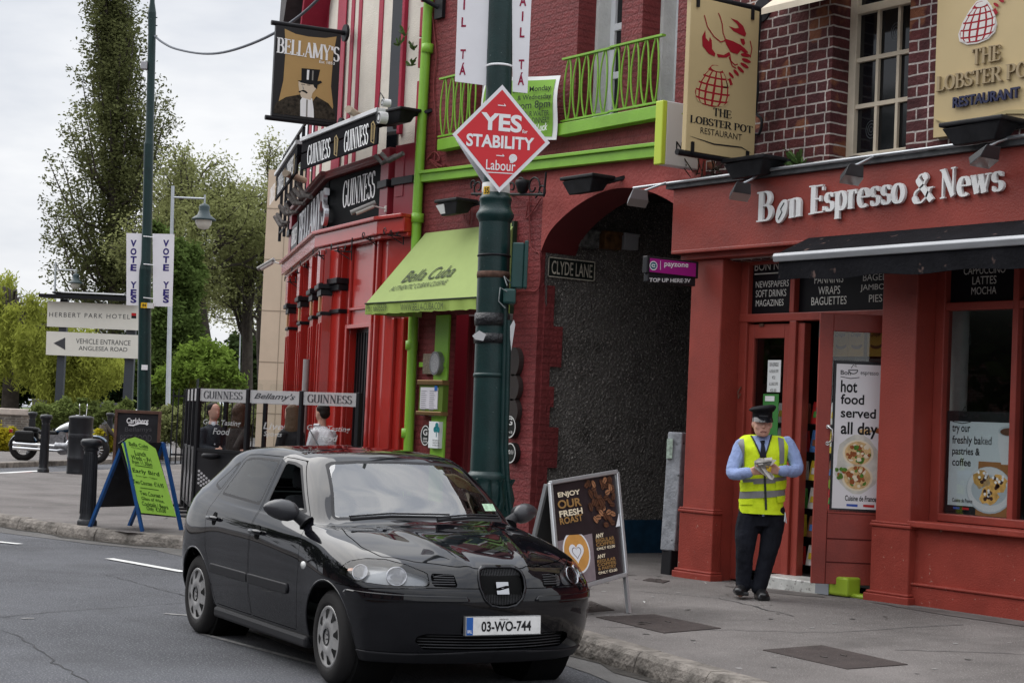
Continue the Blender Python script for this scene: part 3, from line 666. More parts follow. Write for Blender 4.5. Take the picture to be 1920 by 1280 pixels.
# right window: glass, poster
m=MB();m.pbox(RC,-10.115,-9.39,1.03,2.79,.0,-.008);g=m.build('window_glass',glassd,S);m=MB();m.pbox(RC,-9.33,-8.6,1.03,2.79,.0,-.008);m.build('window_glass',glassd,S)
u0,u1,v0,v1=-10.11,-9.395,1.035,1.92
m=MB();m.pbox(RC,u0,u1,v0,v1,-.012,-.02);ps=m.build('poster',pblk,S)
m=MB();a=RC.hit(1782,788,-.01);m.poly(RC,[(u0+.035,v0+.07),(u1-.005,v0+.07),(u1-.005,v1-.09),(u0+.035,v1-.09)],-.010);m.build('poster_sheet',mat('poster_pale_blue',(.70,.77,.79),.4),ps)
m=MB();cuplogo(m,RC,*RC.hit(1785,785),.36,-.008,0)
for t,x1,yb,yt in (('try our',1818,811,796),('freshly baked',1858,833,816),('pastries &',1836,853,838),('coffee',1819,870,858)):
    a=RC.hit(1784,yb);b=RC.hit(x1,yb-2);c=RC.hit(1784,yt);text(m,RC,t,a[0],a[1]-.01,b[0]-a[0],c[1]-a[1]+.012,-.008,bold=.018)
a=RC.hit(1784,940);text(m,RC,'Cuisine de France',a[0],a[1],.22,.035,-.008,bold=.02)
m.build('lettering',ink,ps)
m=MB();cu,cv=RC.hit(1850,905);cw=[mat('china_white',(.8,.82,.83),.3),mat('coffee_brown',(.16,.07,.04),.4),mat('wood_tray',(.4,.18,.06),.6),mat('pastry_gold',(.6,.36,.1),.6,var=.4,vs=30),mat('pastry_dark',(.05,.02,.015),.6),mat('flag_blue',(.05,.1,.4)),mat('flag_red',(.5,.03,.03)),mat('china_shade',(.55,.62,.66),.4)]
m.poly(RC,[(cu-.12,cv-.28),(cu+.28,cv-.28),(cu+.25,cv+.18),(cu-.1,cv+.18)],-.0095,2)
el=lambda u,v,a,b,n,k: m.poly(RC,[(u+a*math.cos(i*.25),v+b*math.sin(i*.25)) for i in range(25)],n,k)
el(cu+.02,cv-.06,.245,.2,-.0090,7);el(cu+.02,cv-.055,.235,.19,-.0086,0);el(cu+.02,cv-.06,.19,.13,-.0083,7)
for i,(dx,dy) in enumerate(((-.08,.03),(.09,.0),(.0,-.11))):
    blob(m,RC,cu+.02+dx,cv+dy,.1,-.008+i*.0004,3,rk,14,.8)
    for j in range(5): blob(m,RC,cu+.02+dx+rk.uniform(-.05,.05),cv+dy+rk.uniform(-.05,.05),.02,-.0075+i*.0004,4,rk,7)
    for j in range(6): blob(m,RC,cu+.02+dx+rk.uniform(-.07,.07),cv+dy+rk.uniform(.0,.06),.015,-.0074+i*.0004,0,rk,6)
a=RC.hit(1886,835);m.poly(RC,[(a[0]-.09,a[1]-.0),(a[0]-.05,a[1]-.16),(a[0]+.06,a[1]-.16),(a[0]+.12,a[1]+.02),(a[0]+.12,a[1]+.13),(a[0]-.09,a[1]+.13)],-.0094,0)
el(a[0]+.02,a[1]+.12,.11,.045,-.0088,7);el(a[0]+.02,a[1]+.115,.09,.033,-.0084,1)
a=RC.hit(1786,949);m.poly(RC,[(a[0],a[1]-.02),(a[0]+.07,a[1]-.02),(a[0]+.07,a[1]),(a[0],a[1])],-.008,5);m.poly(RC,[(a[0]+.1,a[1]-.02),(a[0]+.17,a[1]-.02),(a[0]+.17,a[1]),(a[0]+.1,a[1])],-.008,6)
m.build('food_picture',cw,ps)
# things inside the shop
m=MB();a=onY(1800,600,.75);m.tube([(a.x,.75,.35),(a.x,.75,3.3)],.085,16);m.tube([(a.x-.2,.9,.35),(a.x-.2,.9,3.3)],.04,10)
tag(m.build('pipe',mat('grey_white_pipe',(.6,.6,.57),.6,var=.2,vs=5)),'pale upright pipe standing behind the right shop window','pipe')
m=MB();m.box(-9.9,-9.2,1.5,1.55,1.3,2.7,0)
for i in range(5): m.box(-9.9,-9.2,1.48,1.5,1.5+i*.22,1.515+i*.22,1)
text(m,Pl((0,1.49,0),(1,0,0)),'WINDOW',-9.85,2.4,.5,.12,.004,1);tag(m.build('shop_board',[mat('grey_board',(.16,.17,.18),.6),mat('grey_board_lines',(.07,.07,.075),.6)]),'grey slatted board seen through the right shop window above the pastry poster','board')
packs=[mat('packet_yellow',(.8,.6,.06),.35,var=.2,vs=20),mat('packet_red',(.65,.04,.04),.35,var=.2,vs=20),mat('packet_blue',(.1,.25,.6),.35,var=.2,vs=20),mat('packet_white',(.8,.78,.76),.35,var=.2,vs=20),mat('packet_green',(.1,.4,.08),.35,var=.2,vs=20),mat('packet_brown',(.3,.12,.07),.35,var=.2,vs=20)]
pkn=['yellow','red','blue','pale','green','brown']
rack=thing('sweet_rack','dark wire rack of sweet packets standing inside the open shop door','rack',(-11.5,.8,.33))
m=MB();m.box(-12.4,-11.45,.53,.56,.33,1.95);
for i in range(6): m.box(-12.4,-11.45,.43,.53,.40+i*.27,.412+i*.27)
m.build('rack_frame',mat('rack_metal',(.03,.03,.03),.5,.5),rack)
seq=[2,1,3,0,4,0,5,2,0,4,3,1,1,3,0,5,3,1,2,0,3,5,1,3]
q=0;rows=['bottom','second','third','fourth','fifth','top']
for i in range(6):
    for j in range(4):
        x=-12.36+j*.235;z=.412+i*.27;k=seq[q%len(seq)];q+=1;hh=rk.uniform(.17,.22);m=MB()
        m.hexa([(x,.44,z),(x+.2,.44,z),(x+.2,.49,z),(x,.49,z),(x+.01,.47,z+hh),(x+.19,.47,z+hh),(x+.19,.485,z+hh),(x+.01,.485,z+hh)],0)
        pp=Pl((x,.768,z),(1,0,.0));
        m.add([(x+.03,.442,z+.06),(x+.17,.442,z+.06),(x+.17,.453,z+.12),(x+.03,.453,z+.12)],[(0,1,2,3)],1)
        tag(m.build('sweet_packet',[packs[k],packs[(k+3)%6]]),f'{pkn[k]} sweet packet on the {rows[i]} shelf of the rack, '+['at its left end','second from its left end','second from its right end','at its right end'][j],'packet','packets on the sweet rack')
bx=[mat('biscuit_box_yellow',(.5,.3,.05),.5,var=.15,vs=8),mat('biscuit_box_brown',(.12,.05,.02),.5),mat('biscuit_box_cream',(.6,.5,.3),.5)]
for i,(px,l) in enumerate(((1575,'yellow biscuit box behind the open door glass, leftmost of three'),(1604,'yellow biscuit box behind the open door glass, middle of three'),(1640,'yellow biscuit box behind the open door glass, rightmost of three'))):
    a=onY(px-14,668,.75);w_=.2;z0=a.z;m=MB();m.box(a.x,a.x+w_,.75,.85,z0,z0+.27,0);pp=Pl((a.x,.748,z0),(1,0,0));m.disc(pp,w_*.55,.1,.07,.03,0,.001,1);m.disc(pp,w_*.55,.13,.07,.03,0,.0015,0);text(m,pp,'Crisps',.03,.18,.13,.05,.002,1,shear=.3,bold=.02)
    tag(m.build('biscuit_box',bx),l,'box','boxes behind the door glass')
a=onY(1560,672,.75);m=MB();m.box(-11.6,-10.4,.72,.95,a.z-.03,a.z-.005);tag(m.build('shelf',mat('shelf_dark',(.05,.05,.05),.6)),'dark shelf carrying yellow biscuit boxes behind the open door','shelf')
# grey and lime foot of a display behind the open door
b=gnd(1537,1122);m=MB()
r=thing('display_stand','low lime green and grey display foot poking out under the open door','stand',(-11.05,.05,.2))
lime=mat('lime_plastic',(.30,.42,.03),.4);m.box(-11.25,-10.85,-.08,.1,.23,.40,0);m.box(-11.22,-10.6,-.02,.12,.22,.26,0);m.build('stand_base',lime,r,bevel=.02)
m=MB();m.box(-11.235,-11.07,-.086,-.081,.225,.37,0);m.build('stand_front',mat('grey_plastic',(.25,.27,.3),.4),r)
m=MB();a=onY(1532,660+260,.1);m.add([(-11.34,.1,1.22),(-11.2,.1,1.1),(-11.2,.1,1.3)],[(0,1,2)]);m.build('stand_flag',lime,r)
# raised sign letters
sg=thing('shop_sign','raised white lettering reading Bon Espresso & News on the red fascia','sign',(-10.6,-.15,3.7))
FP=F0.off(.14);wl=mat('raised_white_letters',(.75,.75,.74),.4);wls=wl
def pbase(px,py): return FP.hit(px,py)
x0=-12.07;base=3.66;hh=.27
def wrd(t,pxa,pya,pxb,pyb,ph,**k):
    a=pbase(pxa,pya);b=pbase(pxb,pyb);c=pbase(pxa,pya-ph);m=MB()
    serif(m,FP,t,a[0],a[1],b[0]-a[0],c[1]-a[1],n=.012,ext=.03,skew=(b[1]-a[1])/(b[0]-a[0]),thick=.19,thin=.05,**k);m.build('sign_letters',wl,sg)
wrd('B',1426,416,1454,412,53);wrd('n',1484,409,1510,404,53)
a=pbase(1470,397);m=MB();pts=[(a[0]+.068*math.cos(i*.3)+.034*math.sin(i*.3),a[1]+.11*math.sin(i*.3)) for i in range(21)];m.prism(FP,pts,.008,.035);m.build('coffee_bean',wl,sg,bevel=.006)
m=MB();m.stroke(FP,[(a[0]-.035,a[1]-.075),(a[0]+.01,a[1]-.01),(a[0]-.01,a[1]+.02),(a[0]+.035,a[1]+.078)],.014,.037);m.build('bean_seam',black,sg)
wrd('E',1524,402,1553,398,51);wrd('spresso',1551,397,1702,379,52)
wrd('&',1716,383,1757,376,52);wrd('N',1768,373,1800,367,52);wrd('ews',1801,369,1888,357,54)
# folded black awning
aw=thing('shop_awning','rolled black shop awning with a pale front bar under the red fascia','awning',(-10,-.3,3.2))
m=MB();A=[(-.14,3.44),(-.2,3.46),(-.58,3.285),(-.6,3.23),(-.55,3.2),(-.14,3.30)];k=len(A)
def sweep(prof,x0,x1,mm,mb):
    V=[(x0,y,z) for y,z in prof]+[(x1,y,z) for y,z in prof];n_=len(prof)
    mb.add(V,[(i,(i+1)%n_,(i+1)%n_+n_,i+n_) for i in range(n_)]+[tuple(range(n_))[::-1],tuple(range(n_,2*n_))],mm)
sweep(A,-11.36,-5,0,m);m.build('awning_cloth',mat('black_canvas',(.010,.010,.012),.9,spec=.08,var=.3,vs=5,bump=.4,bs=25,speck=(9,.68,(.12,.08,.07))),aw)
m=MB();sweep([(-.585,3.275),(-.62,3.28),(-.635,3.25),(-.62,3.20),(-.585,3.20)],-11.38,-5,0,m);m.build('front_bar',mat('dull_aluminium',(.32,.33,.345),.45,.4,var=.15,vs=3,stretch=(1,8,8)),aw,bevel=.006)
V=[];n_=46
for i in range(n_+1):
    x=-11.33+i*(6.3/n_);V+=[(x,-.6,3.21),(x,-.602+.012*math.sin(i*1.3),3.03+.012*math.sin(i*.9)-.0*i)]
m=MB();m.add(V,[(2*i,2*i+1,2*i+3,2*i+2) for i in range(n_)],0,True);V=[(a_[0],a_[1]+.012,a_[2]) for a_ in V];m.add(V,[(2*i+2,2*i+3,2*i+1,2*i) for i in range(n_)],0,True);m.build('valance',mat('black_canvas',(.014,.014,.016)),aw)
# brick storey window
WI=F0.off(-.35);u0,u1,v0,v1=BW
m=MB();wc=cream;P=m.pbox
for a,b in ((u0,u0+.09),(u1-.09,u1)): P(WI,a,b,v0,v1,.03,-.06)
P(WI,u0+.09,u1-.09,v0+.0,v0+.1,.03,-.06);P(WI,u0+.09,u1-.09,5.62,5.70,.03,-.06)
f=m.build('window_frame',wc,S,bevel=.006)
m=MB();P=m.pbox;iu0,iu1=u0+.09,u1-.09
for t in (1/3,2/3): x=iu0+(iu1-iu0)*t;P(WI,x-.016,x+.016,v0+.1,5.62,.012,-.02)
for z in (4.745,5.185): P(WI,iu0,iu1,z-.02,z+.02,.014,-.022)
m.build('glazing_bars',wc,f)
m=MB();P=m.pbox;P(WI,iu0,iu1,v0+.1,6.4,-.025,-.03);m.build('window_glass',mat('dark_window_glass',(.006,.007,.009),.06,spec=.6),f)
m=MB()
for (px,py) in ((1680,60),(1633,243)):
    u,v=WI.hit(px,py,-.02)
    for r_ in (.075,.05,.025): m.ring(WI,u,v,r_*.9,r_*1.15,.008,-.022)
m.build('bullseye_pane',mat('bullseye_glass',(.05,.055,.06),.15),f)
m=MB();P=m.pbox;P(F0,u0-.22,u1+.06,4.05,4.2,.03,-.4);m.build('window_sill',mat('worn_cream_stone',(.55,.5,.42),.8,var=.3,vs=7,bump=.5,bs=40),S,bevel=.01)
m=MB();a=F0.hit(1530,18,.25);m.hexa([F0.p(-12,5.62,.3),F0.p(-10.4,5.62,.3),F0.p(-10.4,5.9,-.1),F0.p(-12,5.9,-.1),F0.p(-12,5.68,.3),F0.p(-10.4,5.68,.3),F0.p(-10.4,5.98,-.1),F0.p(-12,5.98,-.1)]);m.build('window_hood',wc,S)
# tuft of weed and cables on the ledge
leaf=mat('weed_leaf',(.08,.14,.04),.7,var=.4,vs=30)
def weed(c,n,r,label,rn):
    m=MB();rr=random.Random(rn);c=Vector(c)
    for i in range(n):
        d=Vector((rr.uniform(-1,1),rr.uniform(-1,.3),rr.uniform(.1,1.2)));q=c+d*r*rr.uniform(.4,1);s_=Vector((rr.uniform(-1,1),rr.uniform(-1,1),rr.uniform(-1,1))).normalized()*r*.22
        m.add([c,q+s_,q+d*r*.25,q-s_],[(0,1,2,3)])
    return tag(m.build('weed',leaf),label,'weed')
weed(onY(1500,312,.02),26,.14,'green weed growing on the ledge beside the brick window sill',1)
# ================================================================ painted brick restaurant with the archway
BR=thing('painted_brick_building','dark red painted brick building with lime green balconies and an archway','building',(-16,.1,.2))
bred=(.195,.037,.038)
redbrick=brickmat('red_painted_brick',bred,(.18,.034,.035),(.155,.029,.03),.75,rough=.6,var=.22,msize=.012)
redbrick_y=brickmat('red_painted_brick_side',bred,(.18,.034,.035),(.155,.029,.03),.8,axis='yz',rough=.6,var=.25,msize=.012)
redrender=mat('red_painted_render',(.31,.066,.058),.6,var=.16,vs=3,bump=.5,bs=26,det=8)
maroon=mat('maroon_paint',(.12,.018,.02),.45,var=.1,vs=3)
limeg=mat('lime_green_paint',(.20,.42,.035),.4,var=.1,vs=4,bump=.1,bs=40)
whitew=mat('white_painted_wall',(.68,.69,.67),.7,var=.14,vs=5,bump=.4,bs=40)
upvc=mat('white_window_plastic',(.8,.82,.84),.3)
wglass=bpy.data.materials['dark_window_glass']
B0=F0.off(-.05)
AR=[(-15.85,3.60),(-15.68,3.83),(-15.3,4.04),(-14.88,4.17),(-14.5,4.21),(-14.13,4.17),(-13.76,4.06),(-13.4,3.88),(-13.15,3.7)]
def arcs(u):
    for a,b in zip(AR,AR[1:]):
        if a[0]<=u<=b[0]: return a[1]+(b[1]-a[1])*(u-a[0])/(b[0]-a[0])
def smooth_pts(P,k=6):
    out=[]
    for i in range(len(P)-1):
        p0=P[max(0,i-1)];p1=P[i];p2=P[i+1];p3=P[min(len(P)-1,i+2)]
        for j in range(k):
            t=j/k;out.append(tuple(.5*((2*p1[d])+(-p0[d]+p2[d])*t+(2*p0[d]-5*p1[d]+4*p2[d]-p3[d])*t*t+(-p0[d]+3*p1[d]-3*p2[d]+p3[d])*t**3) for d in range(len(p1))))
    out.append(tuple(P[-1]));return out
ARS=smooth_pts(AR,5)
W1=(-15.33,-14.55,4.93,7.0);W2=(-14.2,-13.62,4.93,7.0);W3=(-17.55,-16.75,5.05,7.0)
DO=(-17.62,-16.34,.1,2.92)
m=MB();wall(m,B0,-18.45,-13.42,4.5,7.4,[W1,W2,W3],0,-.25);wall(m,B0,-18.45,-15.85,.0,4.5,[DO],0,-.07)
m.build('wall',redbrick,BR)
# smooth render round the arch with its soffit
m=MB();m.prism(B0,ARS+[(-13.15,4.5),(-15.85,4.5)],0,-.42);m.build('arch_wall',redrender,BR)
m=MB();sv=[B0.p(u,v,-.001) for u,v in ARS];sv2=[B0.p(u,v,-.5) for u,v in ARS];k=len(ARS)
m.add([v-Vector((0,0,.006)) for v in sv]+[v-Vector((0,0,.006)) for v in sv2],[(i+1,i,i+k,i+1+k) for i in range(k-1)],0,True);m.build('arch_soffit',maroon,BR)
# brick quoins turning into the lane
m=MB();AX=-15.85
q=[.42,.42,.2,.30,.2,.42,.42,.2,.28,.16,.42,.42,.2,.2,.36]
z=.0;i=0
while z<3.6:
    h=min(.23,3.6-z);m.box(AX-.3,AX+.03,.121,.13+q[i%len(q)]*.62,z,z+h);z+=h;i+=1
    if z>3.1: break
m.build('quoin',redbrick_y,BR)
# windows
def bwin(o,leftsplay=.24):
    u0,u1,v0,v1=o
    m=MB();P=m.pbox;P(B0,u0-.02,u0+.05,v0,v1,-.25,-.6);P(B0,u1-.05,u1+.02,v0,v1,-.25,-.6);P(B0,u0,u1,v0-.1,v0,-.02,-.6);m.build('reveal',whitew,BR)
    a,b=u0+.05,u1-.05;m=MB();P=m.pbox
    P(B0,a,a+.08,v0,v1,-.42,-.5);P(B0,b-.08,b,v0,v1,-.42,-.5);P(B0,a+.08,b-.08,v0,v0+.09,-.42,-.5);P(B0,a+.08,b-.08,v1-.9,v1-.82,-.42,-.5);P(B0,a+.08,b-.08,v0+.62,v0+.7,-.42,-.5)
    f=m.build('window_frame',upvc,BR,bevel=.006);m=MB();m.pbox(B0,a+.06,b-.06,v0+.05,v1,-.455,-.465);m.build('window_glass',wglass,f)
for o in (W1,W2,W3): bwin(o)
# lime green string band across the front
m=MB()
def slab(ua,va0,va1,ub,vb0,vb1,n0,n1): 
    m.hexa([B0.p(ua,va0,n1),B0.p(ub,vb0,n1),B0.p(ub,vb0,n0),B0.p(ua,va0,n0),B0.p(ua,va1,n1),B0.p(ub,vb1,n1),B0.p(ub,vb1,n0),B0.p(ua,va1,n0)])
slab(-18.34,4.60,4.70,-13.45,4.46,4.57,0,.09);slab(-18.34,4.70,4.74,-13.45,4.57,4.61,0,.12);m.build('string_band',limeg,BR,bevel=.006)
m=MB()
for (u0,u1,z0,z1) in ((-15.46,-13.74,4.865,5.0),(-17.93,-16.5,4.95,5.09)):
    m=MB();m.pbox(B0,u0,u1,z0,z1,0,.13);m.build('balcony_slab',limeg,BR,bevel=.006)
# balcony railings of paired bowed bars
def railing(u0,u1,z0,h,n,label,step=None,gapat=None):
    r=thing('balcony_railing',label,'railing',B0.p((u0+u1)/2,z0,.1),'lime green balcony railings')
    m=MB();m.pbox(B0,u0-.02,u1+.02,z0,z0+.02,.075,.105);m.build('rail',limeg,r);m=MB();m.pbox(B0,u0-.03,u1+.03,z0+h,z0+h+.022,.06,.115);m.build('rail',limeg,r)
    for i in range(n):
        c=u0+(u1-u0)*(i+.5)/n
        m=MB()
        for s_ in (-1,1): m.tube([B0.p(c+s_*.052*math.sin(math.pi*t/10)**.8+s_*.012,z0+.02+(h-.02)*t/10,.09+.012*math.sin(math.pi*t/10)) for t in range(11)],.011,6,cap=False)
        m.build('bar_pair',limeg,r)
railing(-15.42,-14.62,5.02,.70,5,'lime green railing with bowed bars under the first white window, right of the green banner')
railing(-14.57,-13.76,5.03,.70,5,'lime green railing with bowed bars close to the lottery light box')
railing(-17.95,-17.15,5.12,.72,5,'lime green railing with bowed bars left of the tall green pole')
# green drainpipe
m=MB();a=[(-18.40,0,7.5),(-18.40,-.03,4.3),(-18.36,-.03,2.6),(-18.33,-.03,.2)];m.tube(a,.062,12)
for z in (6.3,4.15,2.55,1.45): m.lathe([(.064,-.06),(.078,-.055),(.078,.055),(.064,.06)],(-18.38,-.03 if z<6 else 0,z),14)
tag(m.build('drainpipe',limeg),'lime green drainpipe running down between the pub and the painted brick building','drainpipe')
# ground floor entrance
m=MB();P=m.pbox;P(B0,-17.93,-17.63,.0,2.92,0,.03);P(B0,-17.97,-17.6,.1,.3,0,.05);P(B0,-18.25,-17.63,2.28,2.34,.03,.045);m.build('door_surround',limeg,BR,bevel=.006)
m=MB();P=m.pbox;P(B0,-17.62,-17.58,.1,2.92,-.25,-.3);P(B0,-17.58,-17.32,.1,2.92,-.3,-.34);m.build('entrance_reveal',maroon,BR)
m=MB();P=m.pbox;P(B0,-17.32,-16.9,.1,3.3,-.26,-.5);P(B0,-17.62,-16.34,.1,3.3,-.52,-.6);P(B0,-17.62,-16.3,2.92,3.3,-.25,-.6);m.build('entrance_lobby',whitew,BR)
m=MB();P=m.pbox;P(B0,-16.98,-16.88,.3,2.6,-.42,-.5);P(B0,-16.4,-16.3,.3,2.6,-.42,-.5);P(B0,-16.88,-16.4,2.5,2.6,-.42,-.5);d=m.build('door',upvc,BR);m=MB();m.pbox(B0,-16.88,-16.4,.3,2.5,-.45,-.46);m.build('door_glass',wglass,d)
# lane behind the arch
LX=-15.86
rough=mat('dark_roughcast',(.165,.152,.14),.95,var=.6,vs=2.2,bump=2.5,bs=60,speck=(42,.57,(.42,.39,.355)),det=12,dirt=.7,dirtcol=(.03,.028,.026),ds=2.2)
ln=thing('lane_wall','dark roughcast wall of the covered lane behind the archway, with a blue painted base','wall',(LX,3,.2))
V=[];ny_,nz_=165,205;rr=random.Random(8)
for i in range(ny_+1):
    for j in range(nz_+1):
        y=.125+i*2.75/ny_;z=.55+j*3.85/nz_;V.append((LX+rr.uniform(-.009,.009),y,z))
m=MB();m.add(V,[(i*(nz_+1)+j,(i+1)*(nz_+1)+j,(i+1)*(nz_+1)+j+1,i*(nz_+1)+j+1) for i in range(ny_) for j in range(nz_)],0,False)
m.box(LX-.3,LX-.02,.125,7.5,0,4.6);m.build('roughcast',rough,ln)
m=MB();m.box(LX-.1,LX+.012,.2,7.5,.1,.56);m.build('painted_base',mat('blue_base_paint',(.012,.045,.085),.6,var=.3,vs=6,dirt=.6,dirtcol=(.01,.01,.012)),ln)
m=MB();m.box(-13.36,-13.2,.33,9,0,4.6);m.box(LX-.3,-13.2,7.5,7.7,0,4.6);m.box(LX-.3,-13.2,.48,7.7,4.35,4.6)  # ceiling and end wall added to keep the lane dark
tag(m.build('lane_shade_vault',mat('lane_plaster',(.02,.018,.017),.95,var=.4,vs=4,bump=.5)),'dark end wall and ceiling added to keep the covered lane dark','wall')
AL=Pl((LX,0,0),(0,1,0))   # seen from the lane: U runs away from the street
# street name plate
r=thing('street_sign','old black street plate reading Clyde Lane, on the roughcast lane wall','sign',(LX+.03,.7,3.4))
a=AL.hit(1016,518);b=AL.hit(1112,518);c=AL.hit(1112,491);u0,u1=a[0]+.06,b[0];v0,v1=a[1]+.0,c[1]
m=MB();m.pbox(AL,u0,u1,v0,v1,.016,.03);m.build('plate',mat('old_black_enamel',(.012,.016,.014),.5,var=.3,vs=10),r)
oldw=mat('old_cream_enamel',(.5,.46,.38),.6,var=.3,vs=30,dirt=.5,ds=12)
m=MB();f=.012
for p in ((u0,u1,v0,v0+f),(u0,u1,v1-f,v1),(u0,u0+f,v0,v1),(u1-f,u1,v0,v1)): m.pbox(AL,*p,.03,.034)
m.build('border',oldw,r)
m=MB();text(m,AL,'CLYDE LANE',u0+.05,v0+.036,u1-u0-.09,v1-v0-.075,n=.033,bold=.005);m.build('lettering',oldw,r)
# boxes high on the lane wall
for (x0,x1,y0,y1,mt,l) in ((1077,1112,434,463,mat('speckled_box',(.1,.1,.095),.7,var=.8,vs=18),'speckled grey box high on the lane wall, leftmost of three'),(1121,1154,438,466,mat('brown_box',(.12,.06,.025),.7,var=.7,vs=14),'brown and orange box high on the lane wall, middle of three'),(1158,1185,441,467,mat('pale_box',(.36,.36,.37),.6),'pale grey box high on the lane wall, rightmost of three')):
    a=AL.hit(x0,y1);b=AL.hit(x1,y0);m=MB();m.pbox(AL,a[0],b[0],a[1],b[1],.0,.13);m.pbox(AL,a[0]-.01,b[0]+.01,b[1]-.03,b[1]+.004,.0,.14)
    tag(m.build('meter_box',mt,bevel=.006),l,'box','boxes on the lane wall')
# chain hanging at the arch corner
m=MB();a=onX(1030,480,LX+.02);b=onX(1028,575,LX+.02)
for i in range(22):
    t=i/22;c=a.lerp(b,t)+Vector((.02,-.05,0));ax=Vector((1,0,0)) if i%2 else Vector((0,1,0))
    m.tube([c+ax*.012*math.cos(q*.9)+Vector((0,0,.03*math.sin(q*.9))) for q in range(7)],.004,5,closed=True)
tag(m.build('chain',mat('worn_iron',(.1,.09,.085),.5,.5)),'thin chain hanging at the corner of the arch over the street plate','chain')
# grey post at the right hand corner of the arch
p0=gnd(1270,1078)
r=thing('corner_guard','battered grey painted timber guard leaning at the arch corner beside the red pillar','guard post',p0)
m=MB();a=onY(1268,1065,.12);b=onY(1283,850,.12);m.beam((-13.42,.06,.42),(-13.44,.12,1.62),.17,.12);m.build('guard_board',mat('chipped_grey_paint',(.25,.26,.28),.6,var=.35,vs=8,bump=.4,bs=30,speck=(13,.66,(.03,.03,.03))),r,bevel=.012)
m=MB();m.beam((-13.42,.05,.12),(-13.42,.06,.43),.15,.1);m.build('guard_foot',black,r,bevel=.01)
m=MB();m.beam((-13.48,.055,1.35),(-13.485,.06,1.55),.06,.13);m.build('sticker',mat('green_white_sticker',(.4,.5,.42),.5,var=.5,vs=30),r)
# green canopy
aw=thing('canopy_awning','pale lime green canopy over the restaurant entrance, left of the tall green pole','awning',(-17,-.5,2.9))
canv=mat('lime_canvas',(.31,.39,.14),.85,var=.06,vs=3,bump=.12,bs=200);canv2=mat('lime_canvas_valance',(.28,.38,.09),.85)
A_=Vector((-18.2,0,3.96));Bq=Vector((-16.1,0,3.95));C_=onY(686,566,-.6);D_=onY(893,561,-.6);D_.z=C_.z=(C_.z+D_.z)/2
C2=C_+Vector((0,0,-.135));D2=D_+Vector((0,0,-.135))
E_=Vector((-15.42,-.0,D_.z+.02));E_.x=D_.x;Bq.x=D_.x+.0
T1=onY(798,437,0.03);T2=onY(965,420,.03);T2.z=T1.z
m=MB();k=10;V=[]
for i in range(k+1):
    for j in range(k+1):
        s_,t=i/k,j/k;p=T1.lerp(T2,s_).lerp(C_.lerp(D_,s_),t);p=p+Vector((0,0,-.008*math.sin(math.pi*t)*(.4+.6*math.sin(math.pi*s_))));V.append(p)
m.add(V,[(i*(k+1)+j,i*(k+1)+j+1,(i+1)*(k+1)+j+1,(i+1)*(k+1)+j) for i in range(k) for j in range(k)],0,True)
WR_=Vector((T2.x,.03,D_.z));m.add([T2,D_,WR_],[(0,1,2)]);m.add([T1,C_,Vector((T1.x,.03,C_.z))],[(2,1,0)]);m.build('canopy_cloth',canv,aw)
m=MB();V=[];k=26
for i in range(k+1):
    a=C_.lerp(D_,i/k);b=C2.lerp(D2,i/k)+Vector((0,.02*math.sin(i*1.7),.006*math.sin(i*2.3)));V+=[a+Vector((0,-.004,0)),b+Vector((0,-.004,0))]
m.add(V,[(2*i,2*i+1,2*i+3,2*i+2) for i in range(k)],0,True)
V=[]
for i in range(11):
    p=D_.lerp(WR_,i/10);V+=[p+Vector((.003,0,0)),p+Vector((.003+.01*math.sin(i*1.5),0,D2.z-D_.z))]
m.add(V,[(2*i,2*i+1,2*i+3,2*i+2) for i in range(10)],0,True);V=[C_,C2,(T1.x,.03,C2.z),(T1.x,.03,C_.z)];m.add(V,[(0,1,2,3)])
m.build('valance',canv2,aw)
m=MB();m.tube([C_+Vector((0,-.012,0)),D_+Vector((.006,-.012,0)),WR_+Vector((.006,0,0))],.009,6);m.build('piping',mat('dark_piping',(.02,.03,.02),.7),aw)
m=MB();m.box(T2.x-.02,T2.x+.03,.0,.05,2.9,T2.z+.02);m.build('canopy_bracket',mat('dark_green_metal',(.02,.035,.02),.5),aw)
SL=Pl(C_,(D_-C_),(T1-C_).cross((D_-C_)).cross(D_-C_)*-1) if False else Pl(C_,(D_-C_).normalized(),((T1.lerp(T2,.5)-C_.lerp(D_,.5)).normalized()))
dkt=mat('dark_green_lettering',(.05,.065,.035),.7)
m=MB()
for t,p0,p1,p2 in (('Bella Cuba',(748,534),(838,529),(752,512)),('AUTHENTIC CUBAN CUISINE',(728,549),(828,544),(729,540))):
    a=SL.hit(*p0);b=SL.hit(*p1);c=SL.hit(*p2);text(m,SL,t,a[0],a[1],b[0]-a[0],c[1]-a[1],n=.008,shear=.35 if t[0]=='B' else .2,bold=.004,skew=(b[1]-a[1])/(b[0]-a[0]));m.build('lettering',dkt,aw);m=MB()
VP=Pl((0,-.625,0),(1,0,0));VB=VP
for t,p0,p1,p2 in (('Ph : 6605539',(688,584),(725,582),(688,572)),('WWW.BELLA-CUBA.COM',(751,583),(831,580),(751,570))):
    a=VP.hit(*p0);b=VP.hit(*p1);c=VP.hit(*p2);text(m,VP,t,a[0],a[1],b[0]-a[0],c[1]-a[1],n=.006,skew=(b[1]-a[1])/(b[0]-a[0]));m.build('lettering',dkt,aw);m=MB()
